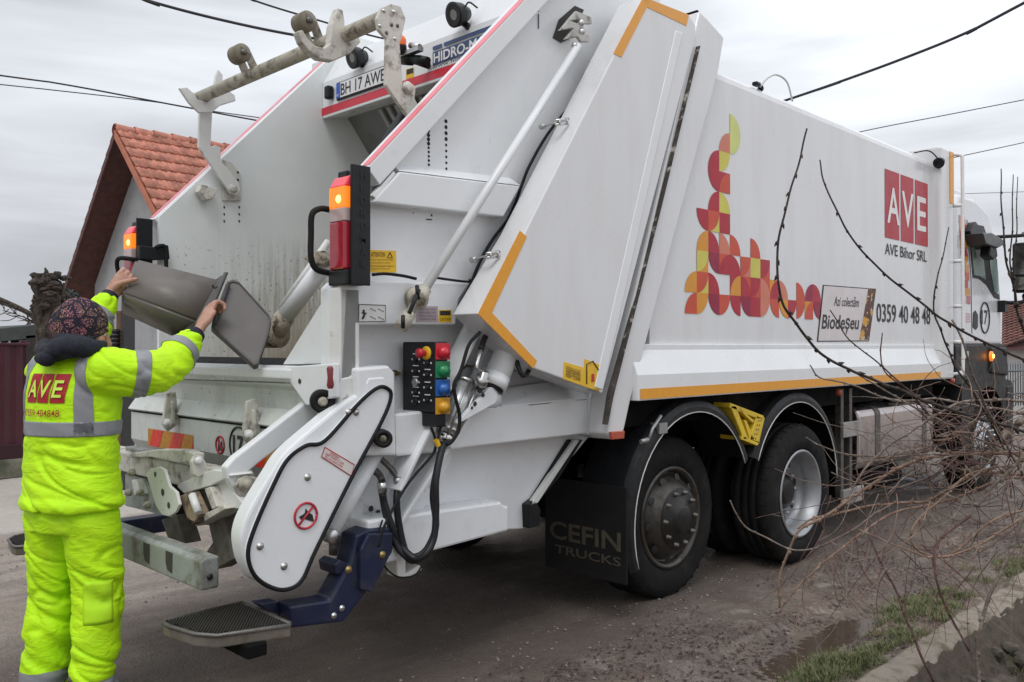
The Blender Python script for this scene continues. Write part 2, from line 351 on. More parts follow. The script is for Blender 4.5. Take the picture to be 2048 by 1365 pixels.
def build_kerb():
    bm = B(); prev = None
    for i in range(450):
        y = -6+i*.05; w = noise.noise(V((0, y*1.3, 8)))*.022+noise.noise(V((0, y*7, 3)))*.012; t = (-.02 if i % 22 == 0 else 0)+noise.noise(V((4, y*2.2, 8)))*.012+noise.noise(V((4, y*9, 8)))*.007
        sec = [(2.50+w, -.5), (2.50+w, -.0+t), (2.53+w, .02+t*1.4), (2.63+w, .015+t*1.4), (2.662+w, -.01+t), (2.668+w, -.05), (2.69+w, -.30), (2.69, -.75)]
        cur = [bm.verts.new((x, y, z)) for x, z in sec]
        if prev:
            for a in range(len(sec)-1): bm.faces.new((prev[a], prev[a+1], cur[a+1], cur[a]))
        prev = cur
    tag(obj('concrete_kerb', bm, CONC, None), 'weathered pale concrete kerb along the edge of the ditch', 'kerb', kind='structure')
    bm = B(); xs = [2.66+i*.03 for i in range(40)]+[3.86+i*.1 for i in range(25)]; ys = [-8+i*.1 for i in range(70)]+[-1+i*.035 for i in range(230)]+[7.05+i*.15 for i in range(62)]
    def dh(x, y):
        if x < 2.98: z = .005-(x-2.66)*1.5
        elif x < 3.6: z = -.49
        else: z = -.56+min(.5, (x-3.6)*.5)
        return z+noise.noise(V((x*3, y*3, 2)))*.05*min(1, (x-2.66)*6)+noise.noise(V((x*9, y*9, 5)))*.035+noise.noise(V((x*22, y*22, 5)))*.015
    g = [[bm.verts.new((x, y, dh(x, y))) for y in ys] for x in xs]
    for i in range(len(xs)-1):
        for j in range(len(ys)-1): bm.faces.new((g[i][j], g[i+1][j], g[i+1][j+1], g[i][j+1])).smooth = True
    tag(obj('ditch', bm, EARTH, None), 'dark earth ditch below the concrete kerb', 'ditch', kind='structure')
    bm = B(); v = [bm.verts.new(p) for p in ((6.2, -300, -.1), (400, -300, -.1), (400, 400, -.1), (6.2, 400, -.1))]; bm.faces.new(v)
    v = [bm.verts.new(p) for p in ((2.56, 16.1, -.045), (6.2, 16.1, -.045), (6.2, 400, -.045), (2.56, 400, -.045))]; bm.faces.new(v)
    tag(obj('far_bank', bm, mat('pale_dirt', (.34, .29, .25), .95, var=.2, vscale=2, bump_s=.3), None), 'pale dry ground beyond the ditch', 'ground', kind='structure')
build_kerb()
def rock(bm, c, r, rnd):
    q = bmesh.ops.create_icosphere(bm, subdivisions=2, radius=r)['verts']; s = V((rnd.uniform(.7, 1.3), rnd.uniform(.7, 1.3), rnd.uniform(.5, .8))); o = V((rnd.random()*9,)*3)
    for v in q:
        p = v.co/r; k = 1+.45*noise.noise(p*1.4+o)+.18*noise.noise(p*4+o); v.co = V((p.x*s.x, p.y*s.y, p.z*s.z))*r*k+V(c)
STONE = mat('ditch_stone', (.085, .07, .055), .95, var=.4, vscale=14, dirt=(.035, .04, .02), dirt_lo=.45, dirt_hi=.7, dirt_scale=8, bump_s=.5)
def ditch_stones():
    rnd = random.Random(3); bm = B()
    for _ in range(420):
        y = rnd.uniform(1.2, 5.5); x = rnd.uniform(2.74, 3.5); rock(bm, (x, y, -.47+rnd.uniform(-.06, .05)+(max(0, 2.98-x))*1.45), rnd.choice((.025, .035, .05, .07)), rnd)
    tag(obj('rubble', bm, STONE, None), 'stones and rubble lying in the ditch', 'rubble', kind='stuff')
ditch_stones()
GRASS = mat('grass_blades', (.085, .135, .036), .6, var=.5, vscale=22, dirt=(.25, .205, .11), dirt_lo=.46, dirt_hi=.6, dirt_scale=55)
def build_grass():
    rnd = random.Random(11); bm = B()
    def blade(x, y, z, h, w, a, lean):
        d = V((cos(a), sin(a), 0)); s = V((-sin(a), cos(a), 0))*w; p = V((x, y, z))
        q0, q1 = bm.verts.new(p-s), bm.verts.new(p+s); m = p+d*lean*.35+V((0, 0, h*.6)); r0, r1 = bm.verts.new(m-s*.7), bm.verts.new(m+s*.7)
        t = bm.verts.new(p+d*lean+V((0, 0, h))); bm.faces.new((q0, q1, r1, r0)); bm.faces.new((r0, r1, t))
    clumps = []
    for (cx, cy, sx, sy, n) in ((2.34, 1.9, .17, .36, 42), (2.30, 3.35, .20, .66, 56), (2.40, 4.8, .12, .6, 22), (2.38, 5.9, .14, .8, 20), (2.44, 2.6, .06, .3, 6), (2.4, .9, .1, .5, 20)):
        for _ in range(n): clumps.append((rnd.gauss(cx, sx*.5), rnd.gauss(cy, sy*.5), rnd.uniform(.5, 1.1)))
    for (x, y, k) in clumps:
        if x > 2.49: continue
        for _ in range(140):
            bx, by = rnd.gauss(x, .035), rnd.gauss(y, .035)
            blade(bx, by, ground_h(min(bx, 2.5), by)-.005, rnd.uniform(.02, .06)*k, rnd.uniform(.001, .0022), rnd.uniform(0, 6.28), rnd.uniform(.01, .06)*k)
    for _ in range(9000):                                   # weeds on the ditch sides
        x, y = rnd.uniform(2.74, 3.3), rnd.uniform(1.4, 6.5)
        if noise.noise(V((x*3.5, y*3.5, 1))) < .1: continue
        blade(x, y, -.5+max(0, 2.98-x)*1.45, rnd.uniform(.03, .1), rnd.uniform(.002, .004), rnd.uniform(0, 6.28), rnd.uniform(.01, .06))
    tag(obj('grass', bm, GRASS, None, fixn=False), 'patchy short green grass growing along the kerb', 'grass', kind='stuff')
    bm = B()                                                 # dead leaves
    for _ in range(13000):
        x, y = rnd.triangular(1.1, 2.72, 2.3), rnd.uniform(.6, 7)
        if noise.noise(V((x*2.2, y*1.3, 4))) < -.05: continue
        z = ground_h(min(x, 2.5), y)+.004 if x < 2.5 else .062
        if x > 2.5 and rnd.random() < .75: continue
        a = rnd.uniform(0, 6.28); r = rnd.uniform(.004, .015); d = V((cos(a), sin(a), rnd.uniform(-.3, .4)))*r; s = V((-sin(a), cos(a), rnd.uniform(-.3, .3)))*r*.5; p = V((x, y, z+.004))
        bm.faces.new([bm.verts.new(q) for q in (p-d, p+s, p+d, p-s)])
    tag(obj('leaf_litter', bm, mat('dead_leaves', (.060, .032, .032), .8, var=.6, vscale=50, dirt=(.26, .20, .13), dirt_lo=.66, dirt_hi=.7, dirt_scale=50), None, fixn=False), 'dead brown leaves lying on the mud and kerb', 'leaf litter', kind='stuff')
build_grass()

# ------------------------------------------------------------------ house with the tiled roof
TILE = mat('terracotta_tiles', (.47, .185, .125), .7, var=.42, vscale=4.2, dirt=(.26, .10, .07), dirt_lo=.46, dirt_hi=.75, dirt_scale=5)
BROWNW = mat('brown_eave_boards', (.085, .028, .021), .6, var=.3, vscale=8)
RENDER = mat('grey_render', (.36, .365, .375), .9, var=.06, vscale=2, dirt=(.22, .215, .21), dirt_lo=.5, dirt_hi=.9, dirt_scale=3, bump_s=.2)
def tiled_slope(name, ridge0, along, down, nrow, ncol, tw, tl, parent, m):
    """rows of pressed roof tiles, each row a wavy strip lapping over the one below"""
    along = V(along).normalized(); down = V(down).normalized(); nrm = along.cross(down)
    if nrm.z < 0: nrm = -nrm
    bm = B(); seg = 8
    for r in range(nrow):
        top, bot = [], []
        low = []
        for c in range(ncol*seg+1):
            t = c/seg; ph = (t % 1.0)
            wv = .032*max(0, sin(pi*ph/.55))**.8 if ph < .55 else .006*sin(pi*(ph-.55)/.45)
            jig = .004*noise.noise(V((c*.3, r*2.1, 1)))
            a = V(ridge0)+along*(t*tw)+nrm*(wv+.012+jig)
            top.append(bm.verts.new(a+down*(r*tl-.02))); bb = a+down*((r+1)*tl+(-.018 if ph > .55 else .012))+nrm*.028
            bot.append(bm.verts.new(bb)); low.append(bm.verts.new(bb-nrm*.04))
        for c in range(ncol*seg):
            bm.faces.new((top[c], top[c+1], bot[c+1], bot[c])).smooth = True; bm.faces.new((bot[c], bot[c+1], low[c+1], low[c]))
    return obj(name, bm, m, parent, fixn=False)
def build_house():
    h = empty('house', (-14.3, 5.6, GZ)); tag(h, 'grey rendered house with a terracotta tiled gable roof and brown eaves', 'house')
    ax, az = -14.32, 5.98; yg = 5.6; L = 11
    sl, sr = 1.05, .96
    bm = B(); w = 3.35; 
    prism(bm, [(ax-2.75, yg, GZ), (ax+2.75, yg, GZ), (ax+2.75, yg, az-.18-sr*2.75), (ax, yg, az-.18), (ax-2.75, yg, az-.18-sl*2.75)], (0, L, 0))
    obj('wall', bm, RENDER, h)
    dn = V((1, 0, -sr)).normalized(); dl = V((-1, 0, -sl)).normalized(); Lr = 3.3*math.hypot(1, sr); y0 = 5.0
    bm = B(); prism(bm, [V((ax, y0+.03, az)), V((ax, y0+.03, az))+dn*Lr, V((ax, y0+.03, az-.13))+dn*Lr, V((ax, y0+.03, az-.13))], (0, L+1, 0))
    rf = obj('roof', bm, BROWNW, h)
    bm = B(); prism(bm, [V((ax, y0+.03, az-.005)), V((ax, y0+.03, az-.005))+dl*Lr, V((ax, y0+.03, az-.13))+dl*Lr, V((ax, y0+.03, az-.13))], (0, L+1, 0))
    obj('eave_boards', bm, BROWNW, h)
    tiled_slope('tile_courses', (ax, y0, az+.01), (0, 1, 0), dn, 13, 58, .205, .345, rf, TILE)
    tiled_slope('tile_courses', (ax, y0, az+.01), (0, 1, 0), dl, 13, 58, .205, .345, rf, TILE)
    for i in range(30):
        pass
    bm = B()
    for i in range(29):
        ya = y0-.02+i*.4; ra = .125
        lathe(bm, [(0, ra), (.03, ra+.015), (.05, ra), (.41, ra-.02)], (ax, ya, az-.02), (0, 1, 0), 14)
    obj('ridge_tiles', bm, TILE, rf)
    bm = B(); prism(bm, [V((ax, y0-.02, az-.02)), V((ax, y0-.02, az-.02))+dl*Lr, V((ax, y0-.02, az-.2))+dl*Lr, V((ax, y0-.02, az-.2))], (0, .045, 0)); obj('barge_board', bm, BROWNW, h, .006)
    bm = B(); prism(bm, [V((ax, y0-.02, az-.02)), V((ax, y0-.02, az-.02))+dn*Lr, V((ax, y0-.02, az-.2))+dn*Lr, V((ax, y0-.02, az-.2))], (0, .045, 0)); obj('barge_board', bm, mat('terracotta_verge', (.45, .15, .085), .6, var=.15), h, .006)
    # soffit under the verge overhang
    bm = B(); prism(bm, [V((ax, y0+.03, az-.14)), V((ax, y0+.03, az-.14))+dl*Lr, V((ax, y0+.03, az-.16))+dl*Lr, V((ax, y0+.03, az-.16))], (0, .6, 0)); obj('soffit', bm, BROWNW, h)
    bm = B()
    for q in (.45, .35): tubem(bm, [(ax+.9, 8.2+q, az-.95), (ax+.9, 8.2+q, az+.35)], .035, 10)
    obj('vent_pipe', bm, STEEL, h)
build_house()

# ------------------------------------------------------------------ maroon fence, sheds and stump on the far side of the road
MAROON = mat('maroon_fence_sheet', (.060, .012, .020), .45, var=.15, vscale=4)
def build_fence():
    f = empty('metal_fence', (-7.25, 0, GZ)); tag(f, 'maroon sheet metal fence on a mossy concrete base', 'fence')
    bm = B(); n = 150 if False else 66
    z0, z1 = .17, 1.50
    prof = []
    for i in range(n):
        y = -3.0+i*.065; x = -7.25+(.03 if i % 4 in (1, 2) else 0); prof.append((x, y))
    a = [bm.verts.new((x, y, z0)) for x, y in prof]; b = [bm.verts.new((x, y, z1)) for x, y in prof]
    for i in range(n-1): bm.faces.new((a[i], a[i+1], b[i+1], b[i]))
    p = obj('panel', bm, MAROON, f); s = p.modifiers.new('thick', 'SOLIDIFY'); s.thickness = .006
    boxo('base_wall', (-7.38, -7.18, -3, 1.3, GZ, .17), mat('mossy_concrete', (.19, .18, .14), .95, var=.25, vscale=4, dirt=(.07, .08, .045), dirt_lo=.4, dirt_hi=.65, dirt_scale=5, bump_s=.4), f)
    for y in (-2.2, 0.1, 1.22): boxo('post', (-7.36, -7.29, y, y+.07, .15, 1.56), MAROON, f)
    boxo('top_rail', (-7.29, -7.20, -3, 1.3, 1.50, 1.53), MAROON, f)
    boxo('bottom_skirt', (-7.24, -7.20, -3, 1.3, .165, .34), mat('maroon_dark', (.035, .008, .013), .5), f)
build_fence()
def build_shed():
    s = empty('shed', (-11.2, 1.2, GZ)); tag(s, 'low dark shed roof with pale lattice beneath, seen over the maroon fence', 'shed')
    DK = mat('shed_dark_boards', (.028, .026, .024), .8, var=.3, bump_s=.2)
    def W(u, v): return PX(u, v, -10.5)
    bm = B(); prism(bm, [W(-60, 668), W(0, 657), W(88, 648), W(118, 652), W(118, 672), W(-60, 690)], (-2.5, 0, 0)); obj('roof', bm, mat('shed_roof_felt', (.055, .062, .058), .8, var=.2, bump_s=.2), s, .01)
    bm = B(); prism(bm, [W(52, 672), W(118, 668), W(118, 800), W(52, 800)], (-2.2, 0, 0)); obj('wall', bm, DK, s)
    bm = B(); boxm(bm, -13, -10.6, -3.5, W(52, 690).y, GZ, 1.42); obj('wall', bm, DK, s)
    bm = B(); P = mat('white_lattice', (.6, .6, .62), .6)
    ya, yb, z0, z1 = W(-40, 690).y, W(52, 690).y, W(10, 692).z, W(10, 674).z
    tubem(bm, [(-10.52, ya, z1), (-10.52, yb, z1)], .008); tubem(bm, [(-10.52, ya, z0), (-10.52, yb, z0)], .008)
    k = int((yb-ya)/.13)
    for i in range(k):
        y = ya+i*.13; c = V((-10.52, y+.065, (z0+z1)/2)); r = min(.055, (z1-z0)*.45)
        tubem(bm, arcpts(c, r, .4, 2*pi-.4, 12, (0, 1, 0), (0, 0, 1)), .007, 6); tubem(bm, [(-10.52, y, z0), (-10.52, y, z1)], .007, 6)
    obj('lattice', bm, P, s)
build_shed()
BARK = mat('stump_bark', (.050, .038, .030), .95, var=.5, vscale=10, dirt=(.12, .10, .085), dirt_lo=.55, dirt_hi=.7, dirt_scale=14, bump_s=1, bump_scale=20)
def build_stump():
    t = empty('tree', tuple(PZ(95, 1000, GZ)*0+PD(100, 800, 10.3).xyz*V((1, 1, 0)) if False else (PD(100, 690, 9.0).x, PD(100, 690, 9.0).y, GZ)))
    tag(t, 'knobbly pollarded tree trunk without a crown behind the worker', 'tree')
    D = 9.0; base = V(t.location); px = D/F; bm = B(); n = 40; rings = []
    top = PD(95, 548, D).z
    for i in range(61):
        f = i/60; z = GZ+(top-GZ)*f; ctr = base+V((0, 0, z-GZ))+RT*((-4*px*20*max(0, f-.8)*.8)+.02*sin(f*9)); r = .135-.02*f
        if f > .7: r *= 1+.18*max(0, sin((f-.7)/.3*pi))
        if f > .97: r *= .75
        ring = []
        for k in range(n):
            a = 2*pi*k/n; d = V((cos(a), sin(a), 0)); q = noise.noise(V((d.x*2.2, d.y*2.2, z*3)))*.35+noise.noise(V((d.x*5, d.y*5, z*8)))*.25+noise.noise(V((d.x*12, d.y*12, z*18)))*.12
            q *= .5+f*.9
            ring.append(bm.verts.new(ctr+d*r*(1+q)))
        rings.append(ring)
    for a, b in zip(rings, rings[1:]):
        for k in range(n): bm.faces.new((a[k], a[(k+1) % n], b[(k+1) % n], b[k]))
    bm.faces.new(rings[-1])
    rnd = random.Random(2)
    for _ in range(46):
        h = rnd.uniform(.82, 1.0); a = rnd.uniform(0, 6.28); c = base+V((cos(a)*.14, sin(a)*.14, (top-GZ)*h)); rock(bm, c, rnd.uniform(.025, .06), rnd)
    obj('trunk', bm, BARK, t)
    bm = B()
    for (u, v, uu, vv) in ((78, 640, 66, 596), (118, 590, 128, 566), (92, 550, 90, 536), (112, 556, 122, 545), (124, 600, 136, 612)):
        tubem(bm, [PD(u, v, D), PD((u+uu)/2+2, (v+vv)/2, D), PD(uu, vv, D)], [.03, .02, .008], 7)
    obj('shoot', bm, BARK, t)
build_stump()
def build_far_tree():
    t = empty('tree', (PD(40, 690, 24).x, PD(40, 690, 24).y, GZ)); tag(t, 'bare leaning tree with thin twigs, far left against the sky', 'tree')
    rnd = random.Random(4); bm = B(); D = 24
    tubem(bm, spline([PD(150, 780, D), PD(95, 655, D), PD(50, 622, D), PD(-20, 590, D)], 6), [.07]*0 or .06, 7)
    tubem(bm, spline([PD(120, 720, D), PD(70, 640, D), PD(20, 612, D), PD(-30, 600, D)], 6), .05, 7)
    obj('trunk', bm, BARK, t); bm = B()
    for _ in range(70):
        f = rnd.random(); u, v = 110-150*f, 668-80*f; du = rnd.uniform(-45, 15); dv = rnd.uniform(-20, 14)
        tubem(bm, spline([PD(u, v, D), PD(u+du*.5, v+dv*.6+rnd.uniform(-5, 5), D+rnd.uniform(-.4, .4)), PD(u+du, v+dv, D)], 3), [.012]*6+[.005], 5)
    obj('twig', bm, BARK, t)
    bm = B()
build_far_tree()
def build_bushes():
    # green-grey conifer top behind the worker's head
    rnd = random.Random(8)
    t = empty('shrub', (PD(128, 690, 12).x, PD(128, 690, 12).y, GZ)); tag(t, 'dark green clipped shrub showing just behind the knitted beanie', 'shrub')
    bm = B(); c = PD(135, 640, 12)
    for _ in range(13000):
        d = V((rnd.gauss(0, 1), rnd.gauss(0, 1), rnd.gauss(0, 1))).normalized(); r = rnd.uniform(.6, 1)**.5
        p = c+V((d.x*.24, d.y*.24, d.z*.42))*r; a = V((rnd.gauss(0, 1), rnd.gauss(0, 1), rnd.gauss(0, 1))).normalized()*.03; b2 = a.cross(d)*.6
        bm.faces.new([bm.verts.new(q) for q in (p-a, p+b2, p+a, p-b2)])
    obj('crown', bm, mat('dark_foliage', (.035, .05, .04), .7, var=.5, vscale=12), t, fixn=False)
    bm = B(); tubem(bm, [(t.location.x, t.location.y, GZ), (t.location.x, t.location.y, c.z)], .03, 8); obj('trunk', bm, BARK, t)
build_bushes()

# ------------------------------------------------------------------ far right: house, metal fence
def build_right_house():
    D = 24; h = empty('house', (PD(2040, 720, D).x, PD(2040, 720, D).y, GZ)); tag(h, 'pale house with a brown tiled roof, far right behind the cab', 'house')
    y0 = PD(2000, 640, D)
    def Q(u, v, d): return PD(u, v, d)
    a, b, c, d = Q(2004, 612, 24), Q(2190, 560, 28), Q(2190, 702, 24), Q(2002, 696, 21)
    # roof slope facing the road
    al = (b-a); dn = (d-a)
    bm = B(); rows, cols = 16, 46
    nrm = al.cross(dn).normalized()
    if nrm.z < 0: nrm = -nrm
    for r in range(rows):
        A0 = [a+al*(i/cols)+dn*(r/rows)+nrm*(.03*abs(sin(i*pi/2))) for i in range(cols+1)]
        A1 = [p+dn*(1/rows)+nrm*.05 for p in A0]
        va = [bm.verts.new(p) for p in A0]; vb = [bm.verts.new(p) for p in A1]; vc = [bm.verts.new(p-nrm*.06) for p in A1]
        for i in range(cols): bm.faces.new((va[i], va[i+1], vb[i+1], vb[i])); bm.faces.new((vb[i], vb[i+1], vc[i+1], vc[i]))
    obj('roof', bm, mat('brown_tiles', (.20, .088, .068), .7, var=.3, vscale=2, dirt=(.11, .055, .045), dirt_lo=.45, dirt_hi=.75, dirt_scale=3), h, fixn=False)
    bm = B(); q = [d+V((0, .0, -.02))+dn*-.03, Q(2190, 701, 23.6), Q(2190, 701, 27.8), a+V((.2, .3, -.25))]
    prism(bm, [p for p in q], (0, 0, -0.06)); obj('eave', bm, BROWNW, h)
    p0, p1 = Q(2006, 700, 21.6), Q(2190, 700, 24.6); p1.z = p0.z
    bm = B(); e = (p1-p0); back = V((-e.y, e.x, 0)).normalized()*4
    prism(bm, [p0, p1, p1+back, p0+back], (0, 0, GZ-p0.z)); obj('wall', bm, mat('pale_render', (.52, .51, .50), .9, var=.08, vscale=2), h)
build_right_house()
def build_right_fence():
    D = 17; h = empty('railing', (PD(2030, 800, D).x, PD(2030, 800, D).y, GZ)); tag(h, 'grey wrought metal railing in front of the far right house', 'railing')
    M = mat('grey_railing', (.12, .14, .15), .5); bm = B()
    a, b = PD(2000, 800, D), PD(2120, 800, D+2)
    for z0 in (0.55, 1.0): tubem(bm, [V((a.x, a.y, z0)), V((b.x, b.y, z0))], .02, 8)
    obj('rail', bm, M, h)
    for i in range(26):
        bm = B(); p = a+(b-a)*(i/25); tubem(bm, [(p.x, p.y, .3), (p.x, p.y, 1.12), (p.x, p.y, 1.2)], [.012, .012, .001], 6); obj('bar', bm, M, h)
    bm = B(); prism(bm, [(a.x, a.y, GZ), (b.x, b.y, GZ), (b.x, b.y, .3), (a.x, a.y, .3)], (.0, .12, 0)); obj('plinth', bm, mat('pale_plinth', (.48, .46, .44), .9), h)
build_right_fence()

def build_gate_post():
    a = PD(248, 760, 9.5); p = empty('gate_post', (a.x, a.y, GZ)); tag(p, 'brown timber post with black ribbed sleeve between the worker and the hopper', 'post')
    z = lambda v: PD(248, v, 9.5).z
    bm = B(); boxm(bm, a.x-.07, a.x+.05, a.y-.06, a.y+.06, GZ, z(622)); obj('timber', bm, mat('old_timber', (.14, .075, .045), .8, var=.4, vscale=9, bump_s=.4), p, .01)
    bm = B(); boxm(bm, a.x+.05, a.x+.12, a.y-.05, a.y+.07, GZ, z(560)); obj('steel_upright', bm, mat('dark_upright', (.05, .05, .052), .6), p, .004)
    bm = B(); q = []
    for k in range(5): q += [(z(700)+k*.045, .06), (z(700)+k*.045+.02, .085), (z(700)+k*.045+.025, .085), (z(700)+k*.045+.044, .06)]
    lathe(bm, [(zz-z(700), r) for zz, r in q], (a.x-.02, a.y-.10, z(700)), (0, 0, 1), 18); obj('ribbed_sleeve', bm, RUB0, p)
RUB0 = mat('sleeve_black', (.015, .015, .017), .5)
build_gate_post()
# ------------------------------------------------------------------ overhead cables
CABLE = mat('cable_black', (.02, .02, .024), .6)
def cable(pts, r, label):
    a, b = pts[0]-pts[1], pts[-1]-pts[-2]; pts = [pts[0]+a.normalized()*9]+pts+[pts[-1]+b.normalized()*9]
    p = spline(pts, 8); bm = B(); tubem(bm, p, r, 6); c = p[len(p)//2]
    o = obj('overhead_cable', bm, CABLE, None, at=tuple(c)); tag(o, label, 'cable', 'overhead cables')
cable([PD(180, -40, 11), PD(290, 0, 11.3), PD(450, 42, 11.8), PD(620, 76, 12.4), PD(900, 120, 14)], .019, 'thick black cable crossing the top left sky, ending behind the roller bar')
cable([PD(380, -50, 13), PD(510, 2, 13.5), PD(640, 42, 14), PD(760, 76, 14.4), PD(1000, 130, 16)], .015, 'thin black cable passing just above the roller bar')
cable([PD(-60, 143, 14), PD(120, 168, 14.5), PD(330, 207, 15), PD(540, 246, 15.6), PD(800, 290, 17)], .014, 'lower left cable, upper of the two above the tiled roof')
cable([PD(-60, 163, 14), PD(100, 180, 14.4), PD(300, 203, 15), PD(420, 222, 15.4), PD(620, 250, 16)], .009, 'lower left cable, the thinner one beneath its pair above the tiled roof')
cable([PD(1560, 205, 11), PD(1640, 178, 10.6), PD(1800, 120, 10), PD(1950, 58, 9.5), PD(2120, -32, 9)], .016, 'thick black cable rising to the top right corner above the truck body')
cable([PD(1560, 302, 22), PD(1735, 261, 22), PD(1900, 229, 22), PD(2120, 186, 22)], .012, 'thin grey cable in the right sky, middle one of three')
cable([PD(1800, 338, 24), PD(1925, 312, 24), PD(2050, 285, 24), PD(2150, 262, 24)], .012, 'thin grey cable in the right sky just above the cab roof')
cable([PD(1800, 392, 26), PD(1925, 388, 26), PD(2050, 384, 26), PD(2150, 380, 26)], .008, 'faint level cable in the right sky beside the bare upright twigs')
# ================================================================== REFUSE LORRY
T = empty('garbage_truck', (0, 3.2, GZ))
tag(T, 'white rear loading refuse lorry with its hopper open and orange reflective tape', 'garbage truck')
WX = 1.22
def side(p, x): return V((x, p.y, p.z))
# ---------------------------------------------------------------- body
zl1, zl2, zl3, zl4 = 1.50, 1.455, 1.33, 1.19
yb0, yb1 = 1.95, 6.62
def build_body():
    bm = B(); zt = 3.235; r = .07
    prof = [(WX, zl1-.1), (WX, zt-r)]+[(WX-r+r*cos(a), zt-r+r*sin(a)) for a in (rad(30), rad(60), rad(90))]
    full = prof+[(-x, z) for x, z in prof[::-1]]
    prism(bm, [(x, yb0+.05, z) for x, z in full], (0, yb1-yb0-.05, 0)); 
    for f in bm.faces: f.smooth = False
    obj('body_side', bm, WALLW, T)
    # sill rail along the foot of the wall: step, sloping skirt, vertical edge
    for s in (1, -1):
        bm = B(); q = [(WX-.02, zl1), (WX+.022, zl1), (WX+.022, zl2+.012), (1.30, zl3), (1.30, zl4), (1.24, zl4), (1.1, zl4), (1.1, zl2)]
        prism(bm, [(s*x, 1.78, z) for x, z in q], (0, 4.68, 0)); obj('sill_rail', bm, WHITE, T, .004)
    bm = B(); prism(bm, [(1.302, 1.80, 1.198), (1.302, 6.44, 1.198), (1.302, 6.44, 1.255), (1.302, 1.80, 1.255)], (.0015, 0, 0)); obj('reflective_tape', bm, ORANGE, T)
    # rear frame post (leaning) and dark seam
    for s in (1, -1):
        pts = [PX(u, v, 1.27) for u, v in ((1400, 22), (1418, 40), (1449, 75), (1437, 145), (1262, 800), (1249, 860), (1240, 878), (1224, 880), (1216, 868), (1222, 800))]
        if s < 0: pts = [V((-1.27, p.y, p.z)) for p in pts]
        bm = B(); prism(bm, pts, (-.14*s, 0, 0)); obj('frame_post', bm, WALLW, T, .012)
    pts = [PX(u, v, 1.16) for u, v in ((1395, 20), (1440, 80), (1262, 800), (1200, 800))]
    bm = B(); prism(bm, pts, (-2.32, 0, 0)); obj('rear_frame', bm, CHASSIS, T)
    slabx('seam_gasket', ((1399, 92), (1401, 92), (1327, 400), (1283, 575), (1228, 790), (1216, 850), (1213, 850), (1222, 790), (1279, 590), (1324, 400)), 1.2935, .03, mat('perished_gasket', (.055, .048, .042), .9, var=.5, vscale=14, dirt=(.42, .38, .34), dirt_lo=.56, dirt_hi=.64, dirt_scale=16), T, 0)
    # marker lamp at the foot of the post
    slabx('marker_lamp', ((1222, 864), (1250, 862), (1249, 878), (1224, 880)), 1.287, .015, mat('orange_red_marker', (.45, .07, .03), .25, coat=.4), T, .004)
    # front bulkhead frame
    bm = B(); prism(bm, [(1.3, 6.29, zl4), (1.3, 6.80, zl4), (1.3, 6.80, 3.345), (1.3, 6.50, 3.345), (1.3, 6.2, 3.26), (1.22, 6.2, 3.24), (1.22, 6.2, zl1)][:5]+[], (-2.6, 0, 0)); 
    bmesh.ops.delete(bm, geom=bm.verts[:], context='VERTS')
    boxm(bm, -1.304, 1.304, 6.45, 6.80, zl4-.01, 3.345); obj('bulkhead', bm, WALLW, T, .02)
    bm = B(); boxm(bm, 1.306, 1.309, 6.69, 6.795, 2.84, 3.33); obj('reflective_tape', bm, ORANGE, T)
    # ladder
    L = mat('ladder_white', (.78, .78, .78), .35); bm = B()
    tubem(bm, spline([(1.30, 6.83, 3.32), (1.36, 6.84, 3.30), (1.37, 6.84, 3.2), (1.37, 6.84, 2.3), (1.37, 6.84, 1.3), (1.35, 6.83, 1.24), (1.28, 6.82, 1.22)], 6), .016, 10)
    lad = obj('ladder', bm, L, T)
    for z in (2.83, 2.30, 1.87, 1.53):
        bm = B(); tubem(bm, [(1.29, 6.82, z), (1.37, 6.84, z)], .018, 8); obj('bracket', bm, L, lad)
    # work lamp at the body's front corner
    c = PX(1878, 326, 1.30); bm = B(); lathe(bm, [(-.05, .02), (-.05, .035), (.0, .05), (.015, .05), (.015, .04), (.0, .0)], c, (-.1, -1, -.45), 18); lp = obj('work_lamp', bm, BLACK, T)
    bm = B(); tubem(bm, spline([c+V((0, .03, .02)), c+V((-.05, -.1, .1)), c+V((-.14, -.22, .08))], 6), .006, 6); obj('cable', bm, RUBBER, lp)
    # roof camera and its cable loop
    c = V((WX-.02, 3.25, 3.275)); bm = B(); boxm(bm, c.x-.02, c.x+.02, c.y-.03, c.y+.03, 3.235, 3.262); ca = obj('roof_camera', bm, BLACK, T, .008)
    bm = B(); tubem(bm, spline([(WX-.03, 3.32, 3.25), (WX-.03, 3.42, 3.33), (WX-.03, 3.55, 3.38), (WX-.03, 3.7, 3.36), (WX-.03, 3.78, 3.24)], 6), .007, 6); obj('cable', bm, mat('white_cable', (.6, .6, .6), .5), ca)
    bm = B(); lathe(bm, [(0, .018), (.015, .022), (.03, .018), (.04, 0)], (WX-.05, 3.36, 3.235), (0, 0, 1), 14); obj('sensor', bm, BLACK, T)
build_body()
